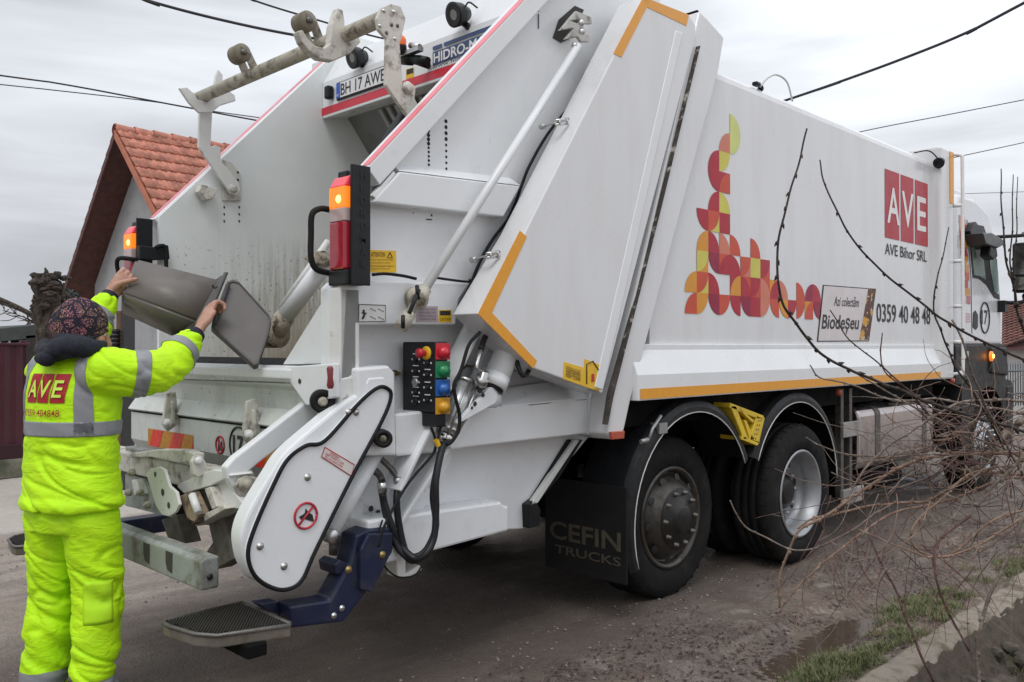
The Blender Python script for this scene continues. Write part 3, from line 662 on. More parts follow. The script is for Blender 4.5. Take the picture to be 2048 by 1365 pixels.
# ---------------------------------------------------------------- graphics on the body wall
DX = WX+.003
def wallq(y0, y1, z0, z1): return [(DX, y0, z0), (DX, y1, z0), (DX, y1, z1), (DX, y0, z1)]
def flat(name, pts, m, parent, off=(0, 0, 0)):
    bm = B(); bm.faces.new([bm.verts.new(V(p)+V(off)) for p in pts]); return obj(name, bm, m, parent, fixn=False)
def build_mosaic():
    a, b = PX(1370, 627, DX), PX(1750/6.203+1360, 632, DX); cw = (b.y-a.y)/14; ch = (PX(1470, 231, DX).z-a.z)/10
    C = {'R': (.42, .016, .035), 'O': (.58, .075, .035), 'A': (.68, .29, .03), 'Y': (.62, .56, .10), 'P': (.62, .20, .13), 'D': (.29, .010, .045), 'G': (.62, .66, .22)}
    tiles = [(0,0,'BR','O'),(1,0,'TL','A'),(2,0,'TR','D'),(3,0,'TL','O'),(4,0,'TR','R'),(5,0,'TR','D'),(6,0,'F','R'),(7,0,'TL','P'),(8,0,'TR','O'),(9,0,'TR','A'),(10,0,'TL','R'),(11,0,'TL','O'),(12,0,'TL','A'),(13,0,'TR','D'),(12,0,'BR','O'),
      (0,1,'BR','A'),(1,1,'F','Y'),(1,1,'TL','O'),(2,1,'BL','R'),(4,1,'F','R'),(4,1,'BR','A'),(5,1,'F','O'),(5,1,'BL','R'),(6,1,'F','O'),(6,1,'TL','R'),(7,1,'F','O'),(7,1,'BL','P'),(8,1,'F','A'),(8,1,'BR','R'),(9,1,'BL','P'),(11,1,'BL','O'),(12,1,'BR','D'),(13,1,'BL','R'),
      (1,2,'F','A'),(1,2,'TL','Y'),(2,2,'TR','D'),(3,2,'F','O'),(3,2,'BR','R'),(4,2,'BL','R'),(5,2,'F','P'),(5,2,'TL','O'),(6,2,'F','Y'),(7,2,'F','O'),(7,2,'TL','R'),
      (1,3,'BR','A'),(2,3,'BL','R'),(3,3,'BL','P'),(4,3,'BL','O'),(6,3,'BL','O'),
      (1,4,'TR','R'),(2,4,'F','Y'),(2,4,'TL','O'),(3,4,'F','R'),
      (2,5,'BR','R'),(3,5,'BL','Y'),
      (2,6,'TR','R'),(3,6,'F','R'),(3,6,'BR','O'),
      (2,7,'BR','R'),(3,7,'TL','Y'),
      (3,8,'BR','P'),(4,8,'TL','G'),
      (4,9,'BL','G')]
    bm = B(); keys = list(C); lay = 0
    seen = {}
    for (c, r, s, k) in tiles:
        n = seen.get((c, r), 0); seen[(c, r)] = n+1; x = DX+.0006*n
        y0, z0 = a.y+c*cw, a.z+r*ch; P = lambda i, j: (x, y0+i*cw, z0+j*ch)
        if s == 'F': pts = [P(0, 0), P(1, 0), P(1, 1), P(0, 1)]
        else:
            ci, cj, a0 = {'BL': (0, 0, 0), 'BR': (1, 0, pi/2), 'TR': (1, 1, pi), 'TL': (0, 1, 1.5*pi)}[s]
            pts = [P(ci, cj)]+[P(ci+cos(a0+pi/2*q/12), cj+sin(a0+pi/2*q/12)) for q in range(13)]
        f = bm.faces.new([bm.verts.new(p) for p in pts]); f.material_index = keys.index(k)
    obj('mosaic_emblem', bm, [mat('mosaic_'+k, C[k], .4, var=.06, vscale=8, coat=.06, spec=.3) for k in keys], T, fixn=False)
build_mosaic()
def build_logo():
    y0, y1, z0, z1 = 5.36, 6.355, 2.405, 2.985; w = (y1-y0); 
    bm = B()
    for i in range(3):
        a = y0+w*(i/3)+(.018 if i else 0); b = y0+w*((i+1)/3)-(.018 if i < 2 else 0)
        bm.faces.new([bm.verts.new(p) for p in wallq(a, b, z0, z1)])
    lg = obj('logo', bm, LOGOR, T, fixn=False)
    for i, ch in enumerate('AVE'):
        text('lettering', ch, WINK, lg, (DX+.001, y0+w*i/3+(.045 if i == 0 else .035 if i == 1 else .06), z0+.13), (0, 1, 0), (0, 0, 1), (.27, .27, .22)[i], .31, bold=.012)
    text('lettering', 'AVE Bihor SRL', INK, T, (DX, 5.36, 2.262), (0, 1, 0), (0, 0, 1), .96, .098, bold=.006)
    text('lettering', '0359 40 48 48', INK, T, (DX, 5.18, 1.69), (0, 1, 0), (0, 0, 1), 1.23, .155, bold=.008)
    q = [PX(u, v, DX) for u, v in ((1634, 684), (1738, 683), (1752, 578), (1646, 570))]
    fr = flat('notice_panel', q, INK, T); ctr = sum(q, V())/4
    inn = [p+(ctr-p)*.035 for p in q]; flat('notice_face', inn, mat('panel_pinkish_white', (.66, .60, .60), .3, coat=.3), fr, (.0012, 0, 0))
    rr = (q[1]-q[0]).normalized(); uu = (q[3]-q[0]).normalized(); L = (q[1]-q[0]).length
    st = [q[0]+(q[1]-q[0])*.79+(q[3]-q[0])*.03, q[1]+(q[3]-q[0])*.03, q[2], q[3]+(q[2]-q[3])*.84]
    m, nt, b = nodes('compost_picture'); c = mixc(nt, noise_fac(nt, 14, 3, .45, .55), (.12, .025, .02), (.06, .03, .02)); c = mixc(nt, noise_fac(nt, 9, 2, .56, .6), c, (.62, .32, .03)); c = mixc(nt, noise_fac(nt, 19, 2, .62, .66), c, (.6, .5, .35))
    nt.links.new(c, b.inputs['Base Color']); flat('picture', st, m, fr, (.0016, 0, 0))
    h = (q[3]-q[0]).length
    text('lettering', 'Azi colectăm', mat('grey_print', (.09, .075, .08), .5), fr, q[0]+rr*(L*.23)+uu*(h*.64), rr, uu, L*.48, h*.19, bold=.012, ext=.003)
    text('lettering', 'Biodeșeu', INK, fr, q[0]+rr*(L*.05)+uu*(h*.14), rr, uu, L*.70, h*.34, bold=.018, ext=.003)
build_logo()
# ---------------------------------------------------------------- tailgate: outer cover with the orange corner tape
def build_cover():
    out = [(1287, -6), (1378, 30), (1392, 52), (1388, 90), (1205, 787), (1070, 738), (955, 628), (1050, 465)]
    slabx('side_cover', out, 1.29, .17, WALLW, T, .006)
    pts = [V((-1.29, PX(u, v, 1.29).y, PX(u, v, 1.29).z)) for u, v in out]; bm = B(); prism(bm, pts, (.17, 0, 0)); obj('side_cover', bm, WALLW, T, .006)
    # raised fold along its front edge
    slabx('cover_fold', ((1352, 62), (1366, 66), (1206, 780), (1190, 775)), 1.296, .008, WHITE, T, .004)
    # tape: upper corner and lower corner
    def tape(uv): slabx('reflective_tape', uv, 1.2925, .0025, ORANGE, T, 0)
    tape(((1287, -6), (1303, -3), (1243, 115), (1227, 107))); tape(((1287, -6), (1378, 30), (1373, 52), (1293, 14)))
    tape(((1040, 462), (1054, 474), (984, 626), (956, 628))); tape(((956, 628), (984, 626), (1074, 722), (1067, 738)))
    # warning stickers
    s = slabx('warning_sticker', ((1128, 724), (1166, 735), (1166, 772), (1126, 758)), 1.292, .002, YSTICK, T, 0)
    a, b, c = PX(1132, 754, 1.293), PX(1162, 764, 1.293), PX(1132, 733, 1.293)
    for k in range(4): text('lettering', ('ATTENTION DO NOT', 'STAND BEHIND', 'OPEN TAILGATE', 'KEEP CLEAR')[k], INK, s, c+(a-c)*((k+1)/4), b-a, c-a, (b-a).length*.96, .016)
    s = slabx('warning_sticker', ((1169, 718), (1206, 732), (1199, 784), (1165, 772)), 1.292, .002, YSTICK, T, 0)
    bm = B(); c = PX(1186, 752, 1.294)
    prism(bm, [c+V((0, -.012, -.03)), c+V((0, .012, -.03)), c+V((0, .01, .01)), c+V((0, -.01, .01))], (.001, 0, 0)); obj('pictogram', bm, mat('red_print', (.5, .03, .03), .5), s)
    bm = B(); tubem(bm, [c+V((0, -.05, -.04)), c+V((0, -.05, .06)), c+V((0, -.0, .075)), c+V((0, .045, .03))], .003, 6); obj('pictogram', bm, INK, s)
    text('lettering', 'DANGER', INK, s, c+V((.001, -.05, -.075)), (0, 1, -.1), (0, 0, 1), .1, .014)
build_cover()
# ---------------------------------------------------------------- tailgate side walls
SL = [(0.14, 2.26), (1.11, 3.24)]
def build_sides():
    flx = [PX(u, v, 1.1) for u, v in ((738, 330), (1048, 0))]; dsl = (flx[1]-flx[0]).normalized()
    e0 = flx[0]; e1 = flx[0]+dsl*2.0; n = V((0, dsl.z, -dsl.y))           # inward normal of the slope (down/forward)
    for s in (1, -1):
        pts = [(s*1.03, e0.y+.01, 1.38), (s*1.03, e0.y+.01, e0.z), (s*1.03, e1.y, e1.z), (s*1.03, 2.4, 3.7), (s*1.03, 1.75, 1.3), (s*1.03, .7, 1.38)]
        if s > 0: pts[0] = (1.03, .14, 1.70)
        if s > 0: pts[-1] = (1.03, .7, 1.70)
        bm = B(); prism(bm, pts, (-.03*s, 0, 0)); obj('side_wall', bm, WHITE if s > 0 else MATS.get('hopper_inner') or hopper_inner(), T)
        # flange box along the sloping rear edge
        bm = B(); q = [V((s*1.105, p.y, p.z)) for p in (e0-dsl*.02, e1, e1+n*.095, e0-dsl*.02+n*.095)]
        prism(bm, q, (-.085*s, 0, 0)); obj('edge_flange', bm, WHITE, T, .005)
        bm = B(); w = .05
        q = [V((s*1.103, (e0+dsl*.0).y, (e0+dsl*.0).z)), V((s*1.103, e1.y, e1.z)), V((s*(1.103-w), e1.y, e1.z)), V((s*(1.103-w), e0.y, e0.z))]
        prism(bm, q, -n*.003); obj('reflective_tape', bm, PINKT if s > 0 else mat('faded_pink_tape', (.72, .22, .26), .4, var=.2, vscale=8, dirt=(.6, .5, .5), dirt_lo=.5, dirt_hi=.8), T)
    # bright gasket below the flange end
    slabx('buffer_strip', ((745, 392), (752, 398), (792, 348), (788, 342)), 1.10, .03, WINK, T, .003)
    # rib, ledge and cable run on the right side
    slabx('side_rib', ((745, 405), (762, 385), (800, 343), (1042, 372), (1008, 434)), 1.105, .1, WHITE, T, .008)
    bm = B(); a, b = PX(800, 343, 1.105), PX(1042, 372, 1.105); z_ = V((0, 0, .0015)); vs = [bm.verts.new(q) for q in (a+z_, b+z_, V((1.028, b.y, b.z+.05)), V((1.028, a.y, a.z+.05)), V((1.028, b.y, b.z+.0015)), V((1.028, a.y, a.z+.0015)))]; [bm.faces.new([vs[i] for i in q]) for q in ((0, 1, 2, 3), (1, 4, 2), (0, 3, 5), (0, 5, 4, 1))]; obj('rib_top', bm, WHITE, T, .003)
    # rows of slots in the wall
    bm = B()
    for (u0, v0, u1, v1) in ((892, 243, 893, 338), (857, 262, 858, 330)):
        for i in range(9):
            c = PX(u0+(u1-u0)*i/8, v0+(v1-v0)*i/8, 1.031); h = .012 if i % 2 else .006
            lathe(bm, [(0, .010 if i < 4 else .007), (.002, 0)], c, (1, 0, 0), 8)
    for u, v, du, dv in ((852, 438, 12, 3), (862, 428, 3, 6), (826, 425, 2, 3)):
        q = [PX(u+x*du, v+y*dv, 1.032) for x, y in ((0, 0), (1, .2), (1, 1), (0, .8))]; bm.faces.new([bm.verts.new(p) for p in q])
    obj('slot', bm, mat('dark_slot', (.02, .02, .02), .9), T, fixn=False)
    # big black cable running down the wall
    P = [(1262, 95, 1.06), (1200, 210, 1.06), (1130, 345, 1.06), (1092, 250, 1.1)][:0]
    pts = [PX(u, v, 1.075) for u, v in ((1250, 60), (1218, 120), (1160, 190), (1100, 262), (1060, 330), (1043, 372), (1020, 432), (985, 480), (962, 520), (945, 560), (926, 600), (912, 628))]
    tube('black_cable', pts, .008, RUBBER, T, 8)
    for (u, v) in ((1113, 246), (975, 512)):
        c = PX(u, v, 1.20); bm = B(); a = PX(u-28, v+8, 1.1); tubem(bm, spline([a, PX(u-10, v+2, 1.17), c, PX(u+20, v-5, 1.22)], 5), .005, 8); tubem(bm, [PX(u-2, v-4, 1.21), PX(u+24, v-8, 1.22)], .008, 8); tubem(bm, [PX(u-2, v+4, 1.21), PX(u+22, v+2, 1.22)], .006, 8); tubem(bm, [PX(u+20, v-9, 1.22), PX(u+22, v+4, 1.22)], .007, 8); tubem(bm, [PX(u+6, v-7, 1.215), PX(u+6, v+5, 1.215)], .007, 8)
        lathe(bm, [(-.015, .0), (-.015, .014), (.015, .014), (.015, 0)], a, (1, 0, 0), 10); obj('toggle_latch', bm, STEEL, T)
    # tailgate top, header beam seen between the side walls
def hopper_inner():
    m, nt, b = nodes('hopper_inner'); N = nt.nodes.new; L = nt.links.new
    tc = N('ShaderNodeTexCoord'); sep = N('ShaderNodeSeparateXYZ'); L(tc.outputs['Object'], sep.inputs[0])
    st = noise_fac(nt, 7, 6, .44, .58, (.4, 6, .3), .7); lo = N('ShaderNodeMapRange'); L(sep.outputs[2], lo.inputs[0]); lo.inputs[1].default_value = 2.3; lo.inputs[2].default_value = 1.85
    base = noise_fac(nt, 3, 3, .3, .7); c = mixc(nt, base, (.72, .75, .74), (.78, .81, .80))
    fy = N('ShaderNodeMapRange'); L(sep.outputs[1], fy.inputs[0]); fy.inputs[1].default_value = .35-3.2; fy.inputs[2].default_value = 1.05-3.2
    d = math_node(nt, 'MULTIPLY', math_node(nt, 'MULTIPLY', st, lo.outputs[0]), fy.outputs[0]); c = mixc(nt, math_node(nt, 'MULTIPLY', d, .62), c, (.19, .145, .09))
    sp = math_node(nt, 'MULTIPLY', noise_fac(nt, 40, 3, .63, .66), lo.outputs[0]); c = mixc(nt, sp, c, (.12, .09, .06))
    l2 = N('ShaderNodeMapRange'); L(sep.outputs[2], l2.inputs[0]); l2.inputs[1].default_value = 1.95; l2.inputs[2].default_value = 1.45
    g = math_node(nt, 'MULTIPLY', noise_fac(nt, 6, 7, .3, .5, rough=.7), l2.outputs[0]); c = mixc(nt, math_node(nt, 'MULTIPLY', g, fy.outputs[0]), c, (.42, .37, .28))
    L(c, b.inputs['Base Color']); b.inputs['Roughness'].default_value = .38; MATS['hopper_inner'] = m; return m
hopper_inner(); build_sides()
DIRT = mat('hopper_dirt', (.38, .34, .27), .9, var=.2, vscale=9, dirt=(.10, .08, .055), dirt_lo=.5, dirt_hi=.6, dirt_scale=20, bump_s=.6)
def build_header():
    # header beam: front lip with red tape, leaning face above, cavity below
    x0, x1 = -1.0, 1.0; bm = B()
    sec = [(1.28, 3.05), (1.28, 3.115), (1.285, 3.30), (1.40, 3.50), (2.3, 3.75), (2.3, 3.68), (1.45, 3.42), (1.36, 3.28), (1.50, 3.10)]
    prism(bm, [(x0, y, z) for y, z in sec], (x1-x0, 0, 0)); hb = obj('header_beam', bm, WHITE, T, .008)
    bm = B(); prism(bm, [(x0, 1.2775, 3.07), (x1, 1.2775, 3.07), (x1, 1.2775, 3.122), (x0, 1.2775, 3.122)], (0, .002, 0)); obj('reflective_tape', bm, REDT, hb)
    YB = 1.279
    # number plate
    q = [PY(u, v, YB) for u, v in ((676, 203), (800, 168), (800, 128), (673, 168))]; p0 = q[0]; W_, H_ = .56, .12
    bm = B(); boxm(bm, p0.x, p0.x+W_, YB-.014, YB, p0.z, p0.z+H_); pl = obj('number_plate', bm, BLACK, T, .004)
    bm = B(); boxm(bm, p0.x+.006, p0.x+W_-.006, YB-.017, YB-.0135, p0.z+.012, p0.z+H_-.008); obj('plate_face', bm, mat('plate_white', (.74, .74, .74), .35), pl)
    bm = B(); boxm(bm, p0.x+.006, p0.x+.05, YB-.0185, YB-.0165, p0.z+.012, p0.z+H_-.008); obj('plate_band', bm, mat('plate_blue', (.02, .09, .45), .35), pl)
    text('lettering', 'BH 17 AWE', INK, pl, (p0.x+.058, YB-.0175, p0.z+.022), (1, 0, 0), (0, 0, 1), W_-.08, H_-.042, bold=.008)
    text('lettering', 'RO', WINK, pl, (p0.x+.016, YB-.0195, p0.z+.022), (1, 0, 0), (0, 0, 1), .022, .018)
    # lamp beside the plate
    c = PY(659, 186, YB-.02); bm = B(); boxm(bm, c.x-.028, c.x+.028, YB-.05, YB, c.z-.045, c.z+.045); obj('plate_lamp', bm, BLACK, T, .014)
    # maker's panel
    a = PY(866, 136, YB)+V((0, 0, .012)); bm = B(); bl = mat('maker_blue', (.022, .055, .16), .3, coat=.3)
    for z0, z1, xa, xb in ((0, .078, 0, .86), (.090, .112, 0, .085), (.090, .112, .10, .86)):
        bm.faces.new([bm.verts.new(p) for p in ((a.x+xa, YB-.003, a.z+z0), (a.x+xb, YB-.003, a.z+z0), (a.x+xb, YB-.003, a.z+z1), (a.x+xa, YB-.003, a.z+z1))])
    mp = obj('maker_panel', bm, bl, T, fixn=False)
    text('lettering', 'HIDRO-MAK', WINK, mp, (a.x+.012, YB-.0045, a.z+.009), (1, 0, 0), (0, 0, 1), .50, .06, bold=.025)
    text('lettering', 'www.hidromak.com', INK, mp, (a.x, YB-.006, a.z-.023), (1, 0, 0), (0, 0, 1), .56, .02, bold=.004)
    slaby('sticker', ((812, 139), (827, 135), (827, 155), (812, 159)), YB-.002, .002, YSTICK, T, 0)
    slaby('sticker_print', ((813, 140), (826, 136), (826, 146), (813, 150)), YB-.0035, .002, INK, T, 0)
    # round work lamps, beacon, connector block
    for (u, v, yy) in ((908, 30, 1.20), (705, 116, 1.22)):
        c = PY(u, v, yy); bm = B(); ax = V((-.12, -1, -.32))
        lathe(bm, [(-.10, .0), (-.10, .035), (-.05, .062), (0, .07), (.008, .07), (.008, .058), (.0, .0)], c, ax, 24); w = obj('work_lamp', bm, BLACK, T)
        bm = B(); lathe(bm, [(.004, .057), (.004, 0)], c, ax, 20); obj('lens', bm, mat('lamp_lens_grey', (.16, .16, .15), .2, var=.3, vscale=60, coat=.4), w)
        bm = B(); tubem(bm, [c+V((0, .06, -.02)), c+V((.05, .14, -.10))], .02, 8); tubem(bm, spline([c+V((.04, .04, .03)), c+V((.08, .04, .06)), c+V((.11, .08, .03))], 4), .005, 6); obj('bracket', bm, BLACK, w)
    c = PY(803, 92, 1.1); bm = B(); lathe(bm, [(0, .028), (.035, .028), (.055, .018), (.06, 0)], c, (0, 0, 1), 18); be = obj('beacon', bm, BEACON, T)
    bm = B(); lathe(bm, [(-.05, .02), (-.04, .032), (0, .030)], c, (0, 0, 1), 16); obj('base', bm, BLACK, be)
    c2 = PY(826, 100, 1.12); bm = B(); boxm(bm, c.x-.03, c2.x+.07, 1.10, 1.14, c.z-.06, c.z-.035); tubem(bm, [(c2.x-.02, 1.12, c2.z+.03), (c2.x+.06, 1.12, c2.z+.0)], .02, 8); obj('lamp_bracket', bm, STEEL, T)
    a, b = PY(806, 118, 1.15), PY(856, 122, 1.15); bm = B(); tubem(bm, [a, a+(b-a)*.35, a+(b-a)*.36, a+(b-a)*.62, a+(b-a)*.63, b], [.036, .036, .024, .03, .03, .022], 12); tubem(bm, [a+(b-a)*.3, a+(b-a)*.3+V((.03, .12, -.02))], .02, 8); obj('cable_connector', bm, BLACK, T)
    boxo('roof_bracket', (PY(628, 130, 1.4).x, PY(628, 130, 1.4).x+.1, 1.38, 1.42, 3.3, 3.52), WHITE, T)
    # cavity under the beam: packer plate, ribs, dark strut
    bm = B(); prism(bm, [(-1.0, 1.49, 3.10), (1.0, 1.49, 3.10), (1.0, 2.05, 2.4), (-1.0, 2.05, 2.4)], (0, .03, .02)); obj('packer_plate', bm, mat('packer_grey', (.20, .21, .21), .45, var=.1, dirt=(.12, .12, .11), dirt_lo=.5, dirt_hi=.8), T)
    bm = B(); prism(bm, [(-1.0, 2.05, 2.4), (1.0, 2.05, 2.4), (1.0, 1.35, 1.45), (-1.0, 1.35, 1.45)], (0, .03, -.02)); obj('packer_blade', bm, DIRT, T)
    bm = B()
    for i in range(7):
        x = -.62+i*.085; prism(bm, [(x, 1.485, 3.085), (x+.03, 1.485, 3.085), (x+.03, 1.75, 2.75), (x, 1.75, 2.75)], (0, -.012, -.01))
    obj('rib', bm, mat('packer_rib', (.35, .36, .36), .45), T)
    bm = B(); a, b = PY(818, 215, 1.25), PY(742, 335, .9); tubem(bm, [a, b], .035, 8); obj('strut', bm, BLACK, T)
    bm = B(); boxm(bm, .35, .95, 1.3, 1.5, 2.8, 3.03); obj('ram_housing', bm, CHASSIS, T, .01)
build_header()
# ---------------------------------------------------------------- hopper bowl, lip and tail panel
def build_hopper():
    # bowl: rear lip -> inner curve
    sec = [(.03, 1.38)]+[(.06+.62*(1-cos(a)), 1.36-.62*sin(a)) for a in [pi*.5*i/8 for i in range(1, 9)]]+[(1.35, .74), (1.5, 1.45)]
    bm = B(); va = [bm.verts.new((-.99, y, z)) for y, z in sec]; vb = [bm.verts.new((.925, y, z)) for y, z in sec]
    for i in range(len(sec)-1): bm.faces.new((va[i], va[i+1], vb[i+1], vb[i]))
    o = obj('hopper_bowl', bm, DIRT, T); s = o.modifiers.new('thick', 'SOLIDIFY'); s.thickness = .02
    # waste lying in it
    bm = B(); bmesh.ops.create_grid(bm, x_segments=60, y_segments=30, size=.5)
    for v in bm.verts:
        p = V((v.co.x*1.96, .75+v.co.y*1.1, 0)); v.co = V((p.x, p.y, 1.36+.07*noise.noise(p*3)+.04*noise.noise(p*9)+.03*noise.noise(p*21)))
    obj('organic_waste', bm, mat('organic_waste', (.34, .29, .20), .95, var=.3, vscale=14, dirt=(.07, .05, .03), dirt_lo=.5, dirt_hi=.56, dirt_scale=22, bump_s=1, bump_scale=35), T)
    # lip: steel channel with rubber strip behind
    bm = B(); prism(bm, [(-1.03, -.04, 1.345), (-1.03, -.04, 1.385), (-1.03, .02, 1.40), (-1.03, .07, 1.40), (-1.03, .07, 1.30), (-1.03, -.0, 1.31)], (1.80, 0, 0)); obj('lip', bm, WHITE, T, .006)
    bm = B(); prism(bm, [(-1.0, .03, 1.402), (-1.0, .09, 1.432), (-1.0, .11, 1.425), (-1.0, .11, 1.39), (-1.0, .07, 1.39)], (1.76, 0, 0)); obj('rubber_strip', bm, RUBBER, T)
    # panel under the lip: recessed slope then the vertical tail panel
    bm = B(); prism(bm, [(-1.03, .0, 1.31), (-1.03, .07, 1.31), (-1.03, .07, 1.14), (-1.03, -.0, 1.115), (-1.03, -.02, 1.125), (-1.03, .035, 1.20), (-1.03, .03, 1.29)], (1.86, 0, 0)); obj('upper_panel', bm, HOPW, T, .004)
    bm = B(); prism(bm, [(-1.03, .0, 1.105), (-1.03, .0, .95), (-1.03, .10, .80), (-1.03, .14, .80), (-1.03, .14, 1.105)], (1.86, 0, 0)); obj('tail_panel', bm, HOPW, T, .004)
    bm = B(); boxm(bm, -1.03, .83, .005, .1, 1.103, 1.117); obj('seam_gasket', bm, RUBBER, T)
    bm = B(); prism(bm, [(-1.03, .09, .80), (-1.03, .17, .68), (-1.03, .2, .68), (-1.03, .14, .80)], (1.86, 0, 0)); obj('rubber_skirt', bm, RUBBER, T)
    tube('lock_rod', [PY(u, v, -.045) for u, v in ((300, 757), (450, 762), (580, 766))], .004, DARKSTEEL, T, 6)
    # hinge lugs on the panel
    for (u, v) in ((350, 825), (512, 845)):
        c = PY(u, v, -.02); bm = B()
        prism(bm, [c+V((-.012, 0, .11)), c+V((-.012, -.05, .10)), c+V((-.012, -.06, .02)), c+V((-.012, -.07, -.06)), c+V((-.012, -.04, -.10)), c+V((-.012, .02, -.06))], (.024, 0, 0))
        prism(bm, [c+V((-.04, -.0, .09)), c+V((-.015, -.028, .11)), c+V((.02, -.03, .05)), c+V((.03, -.03, -.06)), c+V((-.01, -.03, -.09)), c+V((-.045, -.03, -.02))], (0, .02, 0))
        hl = obj('hinge_lug', bm, DIRTYW, T, .004)
        bm = B(); lathe(bm, [(0, .026), (.014, .026), (.014, .014), (.022, .014), (.022, 0)], c+V((.02, -.045, -.055)), (.5, -1, 0), 14); obj('pin', bm, SCUFFW, hl)
    # hazard boards and stickers
    def hazard(x0, x1, z0, z1, lean):
        y = -.003; b = flat('hazard_board', [(x0, y, z0), (x1, y, z0), (x1, y, z1), (x0, y, z1)], mat('hazard_ochre', (.52, .22, .02), .3, var=.15, vscale=20), T)
        w = (x1-x0); bm = B(); k = 0; h = z1-z0; n = 3
        for i in range(-1, n+1):
            a0 = x0+w*(i/2.2)+.02; a1 = a0+w/4.4
            pts = []
            for (xx, zz) in ((a0, z0), (a1, z0), (a1+h*lean, z1), (a0+h*lean, z1)): pts.append((xx, zz))
            # clip to the board in x
            def clip(P, xm, keep_lo):
                out = []
                for i2 in range(len(P)):
                    p, q = P[i2], P[(i2+1) % len(P)]; ip = (p[0] >= xm) if keep_lo else (p[0] <= xm); iq = (q[0] >= xm) if keep_lo else (q[0] <= xm)
                    if ip: out.append(p)
                    if ip != iq: t = (xm-p[0])/(q[0]-p[0]); out.append((xm, p[1]+t*(q[1]-p[1])))
                return out
            P = clip(clip(pts, x0, True), x1, False) if pts else []
            if len(P) > 2: bm.faces.new([bm.verts.new((x, y-.0015, z)) for x, z in P])
        obj('stripe', bm, mat('hazard_red', (.72, .045, .03), .3, var=.1, vscale=20), b, fixn=False)
    a, b = PY(297, 857, 0), PY(387, 908, 0); hazard(a.x, b.x, b.z, a.z+.0, .55)
    a, b = PY(505, 893, 0), PY(590, 948, 0); hazard(a.x, b.x, b.z, PY(565, 893, 0).z, .55)
    c = PY(478, 890, 0); bm = B(); tubem(bm, arcpts((c.x, -.004, c.z), .085, 0, 2*pi, 40, (1, 0, 0), (0, 0, 1)), .0045, 6); obj('door_number', bm, INK, T)
    text('lettering', '17', INK, T, (c.x-.055, -.003, c.z-.045), (1, 0, 0), (0, 0, 1), .105, .09, bold=.03)
    c = PY(441, 890, 0); bm = B(); tubem(bm, arcpts((c.x, -.003, c.z), .042, 0, 2*pi, 30, (1, 0, 0), (0, 0, 1)), .005, 6); tubem(bm, [(c.x-.03, -.003, c.z+.03), (c.x+.03, -.003, c.z-.03)], .004, 6); pr = obj('prohibition_sign', bm, mat('prohibition_red', (.45, .02, .04), .4), T)
    bm = B()
    for dx, s in ((-.012, 1), (.014, .75)): prism(bm, [(c.x+dx-.009, -.0035, c.z-.03), (c.x+dx+.009, -.0035, c.z-.03), (c.x+dx+.007, -.0035, c.z+.015*s), (c.x+dx, -.0035, c.z+.03*s), (c.x+dx-.007, -.0035, c.z+.015*s)], (0, .001, 0))
    obj('pictogram', bm, INK, pr)
    # right end gusset of the lip
    slaby('end_gusset', ((560, 737), (582, 733), (668, 727), (668, 795), (612, 812)), -.03, .03, WHITE, T, .006)
    bm = B(); c = PY(599, 763, -.032); lathe(bm, [(0, .012), (.001, 0)], c, (0, -1, 0), 14); obj('gusset_hole', bm, INK, T)
    # triangular inner corner and rear corner post
    slaby('corner_gusset', ((565, 730), (662, 575), (670, 575), (670, 728)), .03, .02, WHITE, T, .004)
    bm = B(); a = PX(680, 572, 1.08); prism(bm, [(1.02, a.y-.01, 1.73), (1.08, a.y, 1.73), (1.08, a.y, 1.2), (1.02, a.y-.01, 1.2)], (0, .1, 0)); obj('corner_post', bm, SCUFFW, T, .006)
    # packing cylinder and grimy joint seen over the lip
    a, b = PY(662, 512, .42), PY(572, 632, .30); cyl('packing_cylinder', a, b, .045, WHITE, T, 20)
    bm = B(); tubem(bm, [b, b+(b-a).normalized()*.10], [.05, .06], 16); lathe(bm, [(-.05, .0), (-.05, .075), (.05, .075), (.05, 0)], b+(b-a).normalized()*.12, (1, .2, 0), 18); obj('cylinder_eye', bm, DIRT, T)
    bm = B(); tubem(bm, [a+V((-.05, .02, .08)), b+V((-.07, .02, .05))], .02, 8); obj('guide_bar', bm, SCUFFW, T)
    c = PY(640, 520, .35); bm = B(); rock(bm, c, .06, random.Random(1)); obj('grimy_joint', bm, DIRT, T)
    # left wall: box at pivot etc.
    q = [PX(u, v, -.99) for u, v in ((392, 372), (424, 380), (424, 386), (414, 402), (402, 402), (388, 386))]; bm = B(); prism(bm, q, (.07, 0, 0)); obj('wall_bracket', bm, DIRTYW, T, .004)
    q = [PX(u, v, -.995) for u, v in ((444, 320), (462, 326), (480, 350), (480, 402), (444, 402))]; bm = B(); prism(bm, q, (.012, 0, 0)); obj('pivot_plate', bm, DIRTYW, T, .003)
    bm = B()
    for (u0, v0) in ((447, 412), (477, 412)):
        for k in range(3): bm.faces.new([bm.verts.new(PX(u0+x*3, v0+k*14+y*6, -.998)) for x, y in ((0, 0), (1, .2), (1, 1), (0, .8))])
    for (u0, v0) in ((447, 335), (476, 345), (476, 360), (476, 375)): lathe(bm, [(0, .008), (.002, 0)], PX(u0, v0, -.98), (1, 0, 0), 8)
    obj('slot', bm, MATS['dark_slot'], T, fixn=False)
build_hopper()
